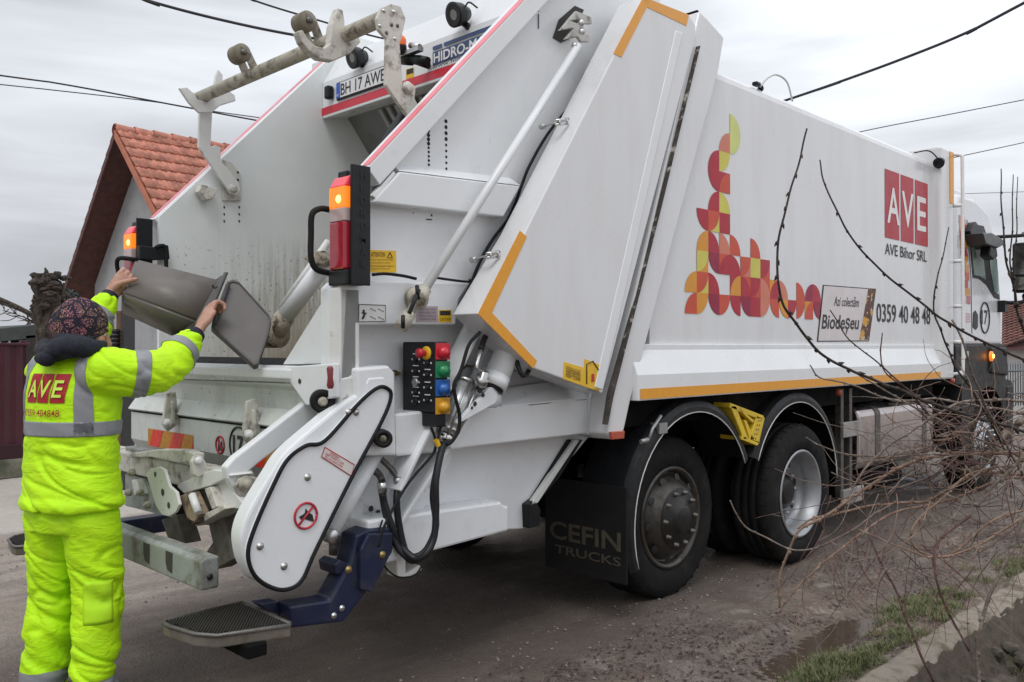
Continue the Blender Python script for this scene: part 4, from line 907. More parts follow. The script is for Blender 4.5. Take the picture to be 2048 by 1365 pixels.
# ---------------------------------------------------------------- right side lower structure
def build_right_side():
    slabx('lower_side', ((672, 575), (950, 560), (1200, 780), (1198, 850), (1065, 1012), (1048, 1058), (738, 1070), (640, 1050), (668, 800)), .955, .05, WHITE, T)
    slabx('upper_ledge', ((680, 575), (692, 562), (940, 566), (918, 600), (912, 650), (714, 650), (714, 745), (680, 772)), 1.08, .15, WHITE, T, .008)
    slabx('side_box', ((714, 737), (778, 731), (791, 746), (793, 912), (720, 912)), 1.12, .2, WHITE, T, .012)
    slabx('bracket_step', ((676, 775), (684, 757), (712, 752), (716, 744), (722, 744), (722, 790), (680, 800)), 1.085, .07, SCUFFW, T, .006); slabx('bracket_step', ((733, 768), (738, 757), (768, 755), (774, 768), (774, 790), (733, 790)), 1.125, .06, WHITE, T, .006)
    slabx('side_box', ((791, 828), (872, 820), (880, 905), (793, 914)), 1.115, .19, WHITE, T, .012)
    slabx('side_beam', ((875, 830), (1004, 812), (1196, 793), (1196, 865), (951, 893), (860, 906)), 1.11, .18, WHITE, T, .008)
    bm = B(); a, b = PX(1004, 812, 1.11), PX(1196, 793, 1.11); prism(bm, [a, b, V((1.0, b.y, b.z+.10)), V((1.0, a.y, a.z+.07))], (0, 0, -.012)); obj('beam_top', bm, WHITE, T)
    slabx('beam_end', ((1180, 775), (1206, 786), (1202, 878), (1180, 870)), 1.13, .13, WHITE, T, .006)
    slabx('lower_box', ((735, 1042), (805, 1032), (1002, 1004), (1010, 1012), (1018, 1012), (1018, 1062), (738, 1137)), 1.11, .2, WHITE, T, .012)
    bm = B(); a, b = PX(870, 1020, 1.11), PX(1002, 1004, 1.11)
    # slanted channel that carries the tailgate ram: web and two flanges
    dirc = (PX(990, 640, 1.1)-PX(850, 1030, 1.1)).normalized()
    def strip(u0, v0, u1, v1, w, x, th, name='ram_channel'):
        a, b = PX(u0, v0, x), PX(u1, v1, x); d = (b-a).normalized(); n = V((0, -d.z, d.y))*w
        bm = B(); prism(bm, [a, b, b+n, a+n], (-th, 0, 0)); obj(name, bm, WHITE, T, .004)
    strip(805, 985, 975, 640, .018, 1.15, .13); strip(905, 900, 1003, 740, .02, 1.14, .12); strip(845, 960, 1000, 650, -.10, 1.04, .03, 'channel_web')
    strip(790, 1075, 905, 895, .02, 1.12, .10); strip(852, 985, 900, 892, .03, 1.10, .09); 
    slabx('gusset_plate', ((800, 1042), (800, 985), (865, 900), (905, 893), (878, 960), (838, 1038)), 1.03, .1, WHITE, T)
    # tailgate ram (white barrel), eye and link
    a, b = PX(1040, 640, 1.17), PX(988, 768, 1.17)
    cyl('ram_barrel', a, b, .062, WHITE, T, 28); cyl('ram_collar', b-(b-a)*.12, b+(b-a)*.06, .065, WHITE, T, 28); cyl('gland_ring', b+(b-a)*.061, b+(b-a)*.10, .054, BLACK, T, 24)
    c = PX(976, 797, 1.16); bm = B(); lathe(bm, [(-.04, 0), (-.04, .045), (.045, .045), (.045, 0)], c, (1, 0, 0), 24); obj('ram_eye', bm, WHITE, T)
    bm = B(); p0 = PX(984, 792, 1.21); p1 = PX(915, 850, 1.21); d = (p1-p0).normalized(); n = V((0, -d.z, d.y)); pts = [p0+n*.04+d*0]+[p0+(n*cos(t)-d*sin(t))*.04 for t in [pi*i/8 for i in range(9)]]+[p1-n*.012, p1+n*.0]
    prism(bm, pts, (-.025, 0, 0)); obj('ram_link', bm, WHITE, T, .005)
    bm = B()
    for u, v, r in ((960, 778, .022), (966, 790, .012), (950, 808, .012), (944, 816, .008)): lathe(bm, [(0, r), (.002, 0)], PX(u, v, 1.213), (1, 0, 0), 9)
    obj('link_hole', bm, INK, T)
    # hydraulic union on the barrel
    c = PX(966, 755, 1.23); bm = B(); lathe(bm, [(-.04, .0), (-.04, .032), (.0, .032), (.0, .02), (.03, .02), (.03, 0)], c, (.5, 0, .8), 14); tubem(bm, spline([c+V((0, 0, .03)), PX(953, 738, 1.25), PX(957, 716, 1.24), PX(962, 700, 1.22)], 6), .009, 8); obj('hydraulic_union', bm, STEEL, T)
    tube('hydraulic_hose', [PX(962, 700, 1.22), PX(968, 680, 1.2), PX(978, 660, 1.16)], .014, HOSE, T)
    tube('hydraulic_hose', [PX(1030, 705, 1.2), PX(1037, 735, 1.24), PX(1047, 752, 1.25), PX(1058, 740, 1.22), PX(1060, 715, 1.2)], .012, HOSE, T)
    # second cylinder (chrome end)
    a, b = PX(935, 760, 1.14), PX(892, 868, 1.14); cyl('lock_cylinder', a, b, .045, mat('clear_coated_alloy', (.62, .63, .63), .25, .6, var=.08), T, 24)
    for q in (.0, .88): cyl('tie_ring', a+(b-a)*q, a+(b-a)*(q+.08), .048, STEEL, T, 24)
    cyl('cylinder_cap', b, b+(b-a).normalized()*.045, .042, mat('chrome', (.6, .58, .54), .15, 1), T, 24)
    for dx in (-.03, .03): cyl('tie_rod', a+V((.05, dx, 0)), b+V((.05, dx, 0)), .005, STEEL, T, 8)
    # control box
    x0, x1, y0, y1, z0, z1 = 1.02, 1.215, .36, .445, 1.20, 1.515
    pa = PX(870, 684, x1); y0 = pa.y; y1 = y0+.075; z1 = pa.z; z0 = PX(870, 826, x1).z; xl = PY(805, 700, y0).x
    boxo('control_box', (xl, x1, y0, y1, z0, z1), BLACK, T, .006); boxo('cable_gland_box', (xl+.12, x1-.0, y0+.01, y1-.01, z0-.065, z0), BLACK, T, .006)
    for zz in (z1-.03, z0+.03): boxo('mount_lug', (xl-.022, xl, y0+.03, y0+.05, zz-.018, zz+.018), BLACK, T, .003)
    cols = (('red', (.55, .012, .03)), ('green', (.01, .20, .07)), ('blue', (.012, .10, .36)), ('yellow', (.60, .30, .015))); hh = (z1-z0+.01)/4
    for i, (n, c) in enumerate(cols):
        zc = z1-.002-hh*(i+.5); m = mat('button_'+n, c, .35, coat=.2)
        boxo('button_plate', (x1, x1+.004, y0+.002, y1-.002+.012, zc-hh/2+.004, zc+hh/2-.004), m, T, .001)
        bm = B(); lathe(bm, [(0, .026), (.016, .026), (.018, .022), (.026, .021), (.028, 0)], (x1+.004, (y0+y1)/2+.006, zc-.006), (1, 0, 0), 20); obj('push_button', bm, m, T)
    zc = z1-.05; xb = x1-.055
    bm = B(); lathe(bm, [(0, .030), (.008, .030), (.010, .016), (.012, 0)], (xb, y0, zc), (0, -1, 0), 20); e = obj('emergency_stop', bm, YSTICK, T)
    bm = B(); lathe(bm, [(.008, .012), (.03, .012), (.034, .021), (.05, .021), (.054, 0)], (xb, y0, zc), (0, -1, 0), 20); obj('mushroom_head', bm, MATS['button_red'], e)
    for (fx, fz, r, m) in ((.42, .25, .014, BLACK), (.42, .42, .012, BLACK), (.42, .58, .019, STEEL), (.42, .73, .013, BLACK), (.42, .86, .016, BLACK), (.78, .30, .012, BLACK), (.78, .47, .010, BLACK), (.78, .65, .010, BLACK), (.78, .83, .010, BLACK)):
        bm = B(); cx = xl+(x1-xl)*fx; cz = z1+(z0-z1)*fz; lathe(bm, [(0, r), (.008, r), (.010, r*.7), (.012, 0)], (cx, y0, cz), (0, -1, 0), 16); obj('switch', bm, m, T)
        bm = B()
        for q in (-1, 1): boxm(bm, cx+q*.024-.004, cx+q*.024+.004, y0-.0012, y0-.0004, cz-.004, cz+.004)
        boxm(bm, cx-.02, cx+.02, y0-.0012, y0-.0004, cz+.022, cz+.026); obj('switch_print', bm, WINK, T)
    # stickers on the ledge
    def pict(uv, m, name='sticker'): return slabx(name, uv, 1.0815, .0015, m, T, 0)
    s = pict(((718, 609), (771, 611), (771, 643), (718, 644)), mat('pictogram_plate', (.68, .68, .66), .35)); bm = B()
    tubem(bm, [PX(u, v, 1.083) for u, v in ((718, 609), (771, 611), (771, 643), (718, 644), (718, 609))], .0015, 5)
    for (u, v) in ((742, 618), (758, 619), (742, 634), (758, 635)):
        for q in ((0, 0), (4, 2), (8, 4)): lathe(bm, [(0, .0035), (.001, 0)], PX(u+q[0], v+q[1], 1.083), (1, 0, 0), 6)
    tubem(bm, [PX(727, 620, 1.083), PX(729, 630, 1.083), PX(725, 638, 1.083)], .005, 6); tubem(bm, [PX(724, 626, 1.083), PX(733, 627, 1.083)], .003, 6); obj('pictogram', bm, INK, s)
    s = pict(((834, 612), (876, 613), (876, 645), (832, 645)), mat('rating_plate_grey', (.42, .36, .38), .35))
    for k in range(4): a, b = PX(838, 621+k*6.5, 1.0825), PX(872, 621+k*6.5, 1.0825); text('lettering', ('HIDRO-MAK REFUSE', 'SERIAL AND YEAR', 'MAX LOAD KG', 'HYDRAULIC BAR')[k], mat('plum_print', (.14, .09, .12), .5), s, a, b-a, (0, 0, 1), (b-a).length, .009)
    s = pict(((878, 620), (903, 620), (903, 645), (877, 645)), YSTICK); bm = B(); prism(bm, [PX(u, v, 1.083) for u, v in ((880, 622), (901, 622), (901, 631), (880, 631))], (.0005, 0, 0)); obj('sticker_print', bm, INK, s)
    a, b = PX(880, 642, 1.083), PX(901, 642, 1.083); text('lettering', 'CAUTION', INK, s, a, b-a, (0, 0, 1), (b-a).length, .014)
    s = slabx('warning_sticker', ((736, 500), (792, 502), (793, 545), (736, 545)), 1.0325, .002, YSTICK, T, 0)
    a, b = PX(742, 514, 1.034), PX(770, 514, 1.034); text('lettering', 'ATTENTION', INK, s, a, b-a, (0, 0, 1), (b-a).length, .02)
    for k in range(4): a, b = PX(741, 522+k*6, 1.034), PX(788-(k % 2)*9, 522+k*6, 1.034); text('lettering', ('Do not reach into the hopper', 'while the packer is moving', 'Nu introduceti mana in', 'timpul functionarii')[k], INK, s, a, b-a, (0, 0, 1), (b-a).length, .008)
    bm = B(); c = PX(780, 512, 1.034); tubem(bm, arcpts(c, .016, pi/2, pi/2+2*pi, 3, (0, 1, 0), (0, 0, 1)), .002, 5); obj('pictogram', bm, INK, s)
    # rod along the side with its grimy foot (tailgate prop)
    a, b = PX(1156, 92, 1.16), PX(846, 585, 1.16); cyl('prop_rod', a, b, .021, WHITE, T, 16)
    d = (b-a).normalized(); bm = B(); tubem(bm, [b-d*.02, b+d*.05, b+d*.051, b+d*.12, b+d*.121, b+d*.20], [.03, .034, .022, .022, .03, .03], 12); obj('prop_foot', bm, GRIMEW, T)
    bm = B(); lathe(bm, [(-.03, 0), (-.03, .05), (.02, .05), (.02, 0)], b+d*.03+V((-.04, .02, 0)), (1, 0, 0), 14); obj('foot_clamp', bm, GRIMEW, T)
    for (u, v, uu, vv) in ((834, 572, 836, 598), (806, 632, 806, 656), (818, 628, 838, 580)): tube('lever', [PX(u, v, 1.23), PX((u+uu)/2, (v+vv)/2, 1.24), PX(uu, vv, 1.23)], .009, BLACK, T, 8)
    # pocket and bracket at the rod's upper end
    q = [(1118, 40), (1150, 12), (1168, 20), (1140, 78), (1122, 86), (1106, 76)]
    slabx('rod_pocket', q, 1.034, .02, mat('pocket_dark', (.05, .048, .045), .8), T, 0)
    for k, (u, v) in enumerate(((1155, 40), (1140, 58), (1150, 76))):
        bm = B(); prism(bm, [PX(u-26, v+5, 1.10), PX(u-8, v-16, 1.10), PX(u+22, v-4, 1.10), PX(u+24, v+10, 1.10), PX(u+8, v+10, 1.10), PX(u, v, 1.10)], (.02, 0, 0)); obj('rod_bracket', bm, mat('weathered_galvanised', (.48, .47, .44), .5, .3, dirt=(.15, .13, .1), dirt_lo=.5, dirt_hi=.7, dirt_scale=20), T, .004)
    for (u, v) in ((1163, 46), (1164, 64), (1150, 92)): bolt('bolt', PX(u, v, 1.16), (.6, -.8, 0), .016, STEEL, T)
    # wiring on top of the ledge
    tube('wiring_loom', [PX(u, v, 1.1) for u, v in ((745, 550), (770, 548), (805, 552), (832, 558))], .007, RUBBER, T); tube('wiring_loom', [PX(u, v, 1.1) for u, v in ((872, 556), (900, 560), (935, 564), (940, 560))], .006, RUBBER, T)
    # hoses
    for pts in ([(893, 885, 1.2), (884, 900, 1.22), (872, 960, 1.24), (872, 1020, 1.24), (868, 1075, 1.24), (852, 1108, 1.24), (830, 1117, 1.2), (808, 1100, 1.15), (798, 1085, 1.1)],
                [(886, 886, 1.2), (876, 930, 1.22), (866, 990, 1.22), (872, 1050, 1.22), (858, 1092, 1.22), (838, 1112, 1.2), (812, 1112, 1.16), (790, 1085, 1.12), (772, 1030, 1.1), (764, 985, 1.1)],
                [(835, 1120, 1.18), (812, 1105, 1.14), (798, 1050, 1.12), (793, 1000, 1.12), (797, 970, 1.1)],
                [(840, 1118, 1.2), (820, 1120, 1.16), (800, 1095, 1.12), (786, 1060, 1.12), (768, 1005, 1.1), (765, 965, 1.08)]):
        tube('hydraulic_hose', [PX(u, v, x) for u, v, x in pts], .0155, HOSE, T, 10)
    for (p, q) in (((765, 985), (764, 965)), ((797, 970), (795, 955))): cyl('hose_ferrule', PX(*p, 1.1), PX(*q, 1.1), .02, STEEL, T, 12)
    bm = B(); tubem(bm, spline([PX(795, 955, 1.08), PX(782, 938, 1.05), PX(762, 918, 1.03), PX(752, 905, 1.02)], 5), .013, 8); tubem(bm, spline([PX(764, 962, 1.08), PX(758, 950, 1.05), PX(745, 938, 1.02)], 5), .016, 8); obj('hydraulic_pipe', bm, DARKSTEEL, T)
    tube('control_cable', [PX(u, v, 1.26) for u, v in ((960, 665), (938, 690), (922, 740), (908, 770), (912, 800), (919, 830), (917, 860), (905, 882), (893, 890))], .0085, RUBBER, T)
    tube('control_cable', [PX(u, v, 1.2) for u, v in ((862, 855), (870, 878), (868, 905), (830, 950), (805, 985), (770, 1050), (757, 1095))], .006, RUBBER, T)
    tube('control_cable', [PX(u, v, 1.2) for u, v in ((912, 770), (895, 800), (880, 860), (868, 905))], .006, RUBBER, T)
    bm = B(); lathe(bm, [(0, .012), (.03, .012)], PX(872, 880, 1.23), (0, .5, -1), 10); obj('cable_tie', bm, YSTICK, T)
    tube('pull_cable', [PX(u, v, 1.12) for u, v in ((765, 1040), (755, 1075), (758, 1110), (775, 1140), (800, 1155), (830, 1150), (845, 1130))], .004, RUBBER, T)
    # sealing edge of the tailgate and the skid below it
    slabx('tailgate_edge', ((1140, 880), (1166, 880), (1120, 955), (1062, 1022), (1056, 1015)), .98, .06, BLACK, T, .004); slabx('edge_lip', ((1150, 880), (1160, 880), (1076, 1006), (1060, 1012)), 1.0, .03, SCUFFW, T, .003)
    slabx('edge_hook', ((1056, 1010), (1070, 1000), (1082, 1020), (1080, 1052), (1058, 1058)), 1.0, .08, BLACK, T, .006)
    # rear corner leg under the plates
    slabx('corner_leg', ((662, 1010), (728, 1000), (728, 1045), (722, 1050), (722, 1078), (690, 1088), (664, 1080)), .975, .14, SCUFFW, T, .008); slabx('rear_web', ((668, 800), (720, 905), (800, 1000), (800, 1050), (728, 1010), (660, 1030), (640, 1000)), .96, .04, WHITE, T)
    for (u, v) in ((742, 1018), (756, 1026)):
        bm = B(); lathe(bm, [(0, .014), (.002, 0)], PX(u, v, .9775), (1, 0, 0), 12); obj('bolt_hole', bm, INK, T)
    slabx('step_mount', ((790, 1095), (812, 1110), (812, 1148), (840, 1130), (845, 1140), (820, 1155), (795, 1156)), 1.05, .08, SCUFFW, T, .006)
    cyl('leg_foot', PX(676, 1080, .9), PX(676, 1108, .9), .04, DARKSTEEL, T)
build_right_side()
# ---------------------------------------------------------------- tail lamps
def lamp(s):
    z0, z1 = 1.76, 2.235; x = 1.15*s; bm = B(); i = -1 if s > 0 else 1
    la = B()
    # outer side plate, mounting box
    yA = .0
    if s > 0: bm = B(); boxm(bm, 1.135, 1.15, .02, .115, z0-.02, z1+.005); pl = obj('lamp_guard', bm, BLACK, T, .004)
    else: bm = B(); boxm(bm, -1.02, -1.005, .02, .115, z0-.02, z1+.005); pl = obj('lamp_guard', bm, BLACK, T, .004)
    xa, xb = (1.02, 1.13) if s > 0 else (-1.135, -1.025)
    bm = B(); boxm(bm, xa-.015, xb+.004, .055, .11, z0-.01, z1-.02); boxm(bm, xa-.02, xa+.05, .05, .1, z1-.07, z1-.005); boxm(bm, xa-.015, xb+.005, .0, .1, z0-.02, z0+.045); obj('lamp_housing', bm, BLACK, T, .008)
    zs = z0+.045; H = z1-.03-zs
    prof = lambda a, b: [(xa, .0+.055, zs+H*a), (xb, .055, zs+H*a), (xb, .055, zs+H*b), (xa, .055, zs+H*b)]
    bm = B(); prism(bm, prof(0, .50), (0, -.06, 0)); l = obj('lamp_red', bm, LENSR, T, .008)
    bm = B(); prism(bm, prof(.50, .64), (0, -.06, 0)); obj('lamp_clear', bm, LENSW, T, .004)
    bm = B(); prism(bm, prof(.64, .86), (0, -.06, 0)); obj('indicator_lamp', bm, AMBER, T, .004)
    bm = B(); lathe(bm, [(0, .017), (.004, .014), (.006, 0)], (xa+.07, -.0045, zs+H*.73), (0, -1, 0), 16); obj('indicator_bulb', bm, AMBERHOT, T)
    bm = B(); q = [(xa, .055, zs+H*.86), (xa, -.005, zs+H*.86), (xa, .02, zs+H*.97), (xa, .055, zs+H)]; prism(bm, q, (xb-xa, 0, 0)); obj('lamp_top', bm, REDLIT, T, .006)
    # grab handle
    if s > 0:
        h = [PX(u, v, 1.0) for u, v in ((660, 420), (640, 418), (624, 430), (622, 470), (622, 515), (632, 538), (655, 546), (672, 548))]
        tube('grab_handle', h, .013, RUBBER, T, 10)
        for k, ch in enumerate('HIDROMAK'):
            c = PX(728, 352+k*25.6, 1.1515); text('lettering', ch, mat('embossed_black', (.006, .006, .007), .35), pl, c+V((0, -.018, -.014)), (0, 1, 0), (0, 0, 1), .030 if ch != 'I' else .006, .033, bold=.004)
    else:
        bm = B(); tubem(bm, spline([(-1.02, .05, 1.99), (-1.035, -.03, 2.0), (-1.09, -.05, 2.0), (-1.115, -.05, 1.965), (-1.12, -.03, 1.88)], 5), .013, 8); obj('grab_handle', bm, RUBBER, T)
        q = [PX(u, v, -1.0) for u, v in ((272, 492), (305, 496), (312, 490), (330, 492), (333, 520), (300, 522), (272, 520))]; bm = B(); prism(bm, q, (.05, 0, 0)); obj('lamp_bracket', bm, BLACK, T, .006)
        tube('grab_handle', [PX(u, v, -.95) for u, v in ((312, 496), (322, 492), (331, 500), (333, 560))], .012, RUBBER, T)
lamp(1); lamp(-1)
# ---------------------------------------------------------------- bin flipping bar above the hopper
def build_flip_bar():
    yb, zb = .37, 3.0; a, b = V((-.97, yb, zb)), V((.93, yb, zb))
    cyl('flip_bar', a, b, .036, GRIMEW, T, 24)
    for s, x in ((1, .94), (-1, -1.0)):
        if s > 0: uv = ((748, 40), (758, 18), (776, 10), (796, 16), (806, 40), (800, 68), (794, 90), (800, 172), (820, 170), (826, 178), (824, 200), (842, 235), (826, 258), (766, 172), (768, 80), (752, 62)); xx = .94
        else: uv = ((396, 215), (422, 220), (418, 295), (428, 292), (438, 296), (438, 322), (474, 366), (478, 380), (470, 392), (458, 388), (394, 296)); xx = -.96
        q = [PX(u, v, xx) for u, v in uv]; bm = B(); prism(bm, q, (.022, 0, 0)); ar = obj('flip_arm', bm, DIRTYW if s > 0 else SCUFFW, T, .004)
        c = PX(466, 378, -.94) if s < 0 else PX(815, 176, .965); bolt('pivot_pin', c, (1, 0, 0), .026, DIRTYW, ar)
        if s > 0:
            for (u, v) in ((768, 22), (788, 24), (795, 52), (760, 52), (783, 50), (773, 66), (790, 78)): bolt('bolt', PX(u, v, .963), (1, 0, 0), .008, DARKSTEEL if (u+v) % 2 else STEEL, ar)
    def hook(uv, x, th, m):
        q = [PX(u, v, x) for u, v in uv]; bm = B(); prism(bm, q, (-th, 0, 0)); return obj('flip_hook', bm, m, T, .006)
    hook(((358, 176), (374, 174), (388, 186), (396, 200), (414, 204), (424, 190), (432, 150), (437, 138), (446, 150), (446, 172), (470, 190), (472, 202), (440, 212), (424, 226), (398, 226), (378, 206)), -.86, .022, SCUFFW)
    hook(((596, 62), (606, 60), (616, 78), (632, 92), (650, 96), (660, 88), (664, 50), (676, 16), (686, 20), (690, 44), (690, 56), (716, 70), (722, 84), (700, 108), (668, 122), (640, 118), (618, 102), (604, 84)), .60, .05, DIRTYW)
    # bumper rollers on brackets
    for (u, v, ub, vb) in ((484, 112, 500, 165), (612, 50, 628, 105)):
        r0 = PY(u-12, v, yb-.10); bm = B(); lathe(bm, [(-.035, .012), (-.035, .05), (.045, .05), (.045, .012)], r0+V((.03, 0, .0)), (1, 0, 0), 22); ro = obj('buffer_roller', bm, mat('roller_rubber', (.22, .19, .14), .8, var=.3, bump_s=.2), T)
        bm = B(); base = V((PY(ub, vb, yb).x, yb, zb))
        for dx in (-.045, .05): prism(bm, [r0+V((.03+dx, -.02, .035)), r0+V((.03+dx, .03, .03)), base+V((dx, .03, .02)), base+V((dx, -.03, .02))], (.01, 0, 0))
        obj('roller_bracket', bm, DIRTYW, T, .003)
        bolt('pin', r0+V((.09, 0, 0)), (1, 0, 0), .016, DARKSTEEL, ro)
build_flip_bar()
# ---------------------------------------------------------------- bin lift: arm covers, arms, comb, tail bar
def build_lift():
    def outl(uv, n=6): 
        P = [V((u, v, 0)) for u, v in uv]; P = P+[P[0], P[1], P[2]]; sp = spline(P, n); return [(p.x, p.y) for p in sp[n:n*(len(uv)+1)]]
    back = outl(((779, 775), (740, 778), (690, 805), (640, 845), (575, 902), (545, 945), (500, 1020), (484, 1066), (486, 1105), (498, 1140), (520, 1165), (570, 1175), (612, 1150), (640, 1090), (700, 960), (772, 835), (786, 800)))
    front = outl(((782, 792), (772, 776), (752, 778), (715, 810), (650, 882), (612, 892), (575, 920), (545, 975), (508, 1060), (496, 1108), (507, 1148), (535, 1172), (570, 1180), (603, 1162), (632, 1100), (700, 962), (765, 840)))
    X0 = 1.145
    slabx('arm_cover', back, X0-.03, .09, WHITE, T, .012); cv = slabx('cover_plate', front, X0, .03, WHITE, T, .003)
    tube('edge_trim', [PX(u, v, X0+.003) for u, v in front+front[:1]], .0085, RUBBER, cv, 8, sm=False)
    for (u, v) in ((697, 825), (712, 825), (615, 955), (520, 1093), (568, 1133)): bolt('bolt', PX(u, v, X0), (1, 0, 0), .013, STEEL, cv)
    # prohibition sign
    c = PX(612, 1032, X0+.003); bm = B(); tubem(bm, arcpts(c, .05, 0, 2*pi, 36, (0, 1, 0), (0, 0, 1)), .005, 6); tubem(bm, [c+V((0, -.036, -.036)), c+V((0, .036, .036))], .0045, 6); pr = obj('prohibition_sign', bm, MATS['prohibition_red'], cv)
    bm = B(); prism(bm, [c+V((-.0015, y, z)) for y, z in ((-.03, .0), (-.005, .01), (.0, .03), (.012, .012), (.03, -.0), (.038, -.03), (.012, -.02), (-.005, -.012), (-.02, -.015))], (.001, 0, 0)); obj('pictogram', bm, INK, pr)
    s = slabx('warning_sticker', ((650, 895), (709, 930), (702, 952), (643, 914)), X0+.0015, .0015, mat('sticker_cream', (.68, .64, .60), .4), cv, 0)
    bm = B(); tubem(bm, [PX(u, v, X0+.002) for u, v in ((650, 895), (709, 930), (702, 952), (643, 914), (650, 895))], .002, 5); obj('sticker_border', bm, MATS['prohibition_red'], s)
    dd = (PX(709, 930, X0)-PX(650, 895, X0)).normalized(); uu = V((0, -dd.z, dd.y))
    for k, t in enumerate(('WARNING', 'KEEP HANDS CLEAR', 'Do not stand under')): p = PX(650+0-k*2.2, 903+k*5.2, X0+.002); text('lettering', t, MATS['prohibition_red'], s, p+dd*(.025 if k == 0 else .008), dd, uu, .05 if k == 0 else .10, .010)
    # roller stop, pivots
    for (u, v, x, r) in ((645, 803, 1.02, .05), (765, 877, 1.15, .038)):
        bm = B(); c = PX(u, v, x); lathe(bm, [(-.04, .0), (-.04, r), (.03, r), (.03, r*.55), (.022, r*.5), (.022, 0)], c, (1, -.5, 0), 24); ro = obj('stop_buffer', bm, RUBBER, T); bolt('bolt', c+V((.02, -.012, 0)), (1, -.5, 0), r*.36, GRIMEW, ro)
    # lift ram behind the cover
    a, b = PX(752, 905, 1.04), PX(655, 1080, 1.04); cyl('lift_ram', a, b, .035, WHITE, T, 18)
    bm = B(); lathe(bm, [(-.02, 0), (-.02, .03), (.03, .03), (.03, 0)], PX(662, 1072, 1.08), (1, 0, 0), 14); obj('ram_pin', bm, STEEL, T)
    # red handled lever standing in the bracket
    a, b = PY(660, 733, -.07), PY(661, 778, -.07); bm = B(); tubem(bm, [a, a+(b-a)*.1, a+(b-a)*.5, a+(b-a)*.85, b], [.009, .014, .011, .015, .010], 12); obj('lever_grip', bm, mat('dark_red_grip', (.20, .02, .03), .45, coat=.2), T)
    # lift arms
    slabx('lift_arm', ((632, 790), (662, 812), (648, 830), (520, 925), (496, 945), (498, 985), (488, 1000), (472, 985), (456, 958), (452, 935), (470, 915)), .84, .05, WHITE, T, .008)
    slabx('pivot_link', ((470, 972), (478, 958), (498, 952), (550, 962), (560, 985), (520, 1000), (488, 1010)), .86, .03, DIRTYW, T, .006)
    bm = B(); c = PX(492, 968, .865); lathe(bm, [(0, .034), (.012, .034), (.012, .018), (.03, .018), (.03, 0)], c, (1, 0, 0), 18); obj('pivot_pin', bm, GRIMEW, T)
    # cross beam (square tube) and clamp end
    yc = -.30
    bm = B(); boxm(bm, -.75, .80, -.33, -.22, .86, .96); obj('cross_beam', bm, DIRTYW, T, .01)
    def pyp(name, uv, y, th, m, bev=.004):
        bm = B(); prism(bm, [PY(u, v, y) for u, v in uv], (0, th, 0)); return obj(name, bm, m, T, bev)
    pyp('clamp_top', ((353, 973), (358, 968), (423, 940), (452, 943), (462, 952), (420, 972), (368, 988)), -.36, .10, SCUFFW)
    pyp('arm_tube', ((418, 974), (452, 946), (464, 982), (497, 1020), (470, 1018), (432, 1012)), -.33, .12, SCUFFW)
    pyp('clamp_bracket', ((408, 978), (420, 974), (434, 1014), (424, 1020)), -.37, .06, DIRTYW); pyp('clamp_base', ((384, 1040), (446, 1010), (452, 1018), (392, 1053), (384, 1050)), -.37, .10, DIRTYW)
    pyp('clamp_recess', ((376, 990), (410, 976), (424, 1018), (396, 1032)), -.335, .05, DARKSTEEL)
    pyp('clamp_jaw', ((357, 993), (378, 985), (398, 1030), (388, 1045), (374, 1038)), -.40, .05, mat('rusty_jaw', (.30, .23, .16), .8, var=.3, dirt=(.10, .06, .04), dirt_lo=.48, dirt_hi=.62, dirt_scale=20, bump_s=.3), .005)
    cyl('clamp_roller', PY(384, 990, -.42), PY(397, 1026, -.42), .016, SCUFFW, T, 14); cyl('jaw_bolt', PY(388, 1046, -.38), PY(404, 1040, -.38), .012, mat('dark_bolt', (.06, .035, .03), .6), T, 10)
    # comb plate with holes and clamp arm above it
    q = [PY(u, v, -.44) for u, v in ((292, 948), (300, 938), (318, 934), (328, 940), (338, 972), (352, 985), (358, 1010), (350, 1026), (338, 1033), (324, 1030), (312, 1014))]
    bm = B(); prism(bm, q, (0, .014, 0)); cp = obj('comb_plate', bm, SCUFFW, T, .003)
    bm = B()
    for (u, v, r) in ((310, 949, .012), (325, 985, .016), (337, 1011, .014)):
        bm = B(); lathe(bm, [(0, r), (.001, 0)], PY(u, v, -.4415), (0, -1, 0), 14); obj('hole', bm, INK, cp)
    for (uv, yy, m) in ((((252, 908), (316, 899), (366, 900), (388, 908), (386, 928), (356, 927), (301, 915), (252, 916)), -.36, DIRTYW), (((250, 893), (302, 903), (302, 911), (250, 906)), -.30, BARW), (((250, 921), (318, 925), (318, 934), (250, 931)), -.33, DIRTYW), (((255, 925), (372, 920), (380, 945), (300, 950), (256, 945)), -.30, SCUFFW), (((250, 948), (292, 958), (322, 1028), (344, 1036), (250, 1012)), -.31, BARW), (((262, 960), (272, 960), (280, 990), (268, 992)), -.35, SCUFFW)):
        bm = B(); prism(bm, [PY(u, v, yy) for u, v in uv], (0, .05, 0)); obj('clamp_arm', bm, m, T, .006)
    q = [PX(u, v, .62) for u, v in ((384, 925), (392, 912), (404, 912), (412, 925), (420, 945), (396, 955), (388, 950))]; bm = B(); prism(bm, q, (-.03, 0, 0)); l = obj('clamp_lug', bm, DIRTYW, T, .004); bolt('pin', PX(397, 922, .625), (1, 0, 0), .016, SCUFFW, l)
    for (u, v) in ((268, 945), (285, 985), (262, 985), (300, 1010)):
        bm = B(); lathe(bm, [(0, .018), (.02, .018), (.02, .01), (.03, .01), (.03, 0)], PY(u, v, -.33), (0, -1, 0), 12); obj('pin', bm, GRIMEW, T)
    bm = B(); boxm(bm, -.4, .40, -.24, -.10, .68, .84); obj('lift_carriage', bm, CHASSIS, T, .01)
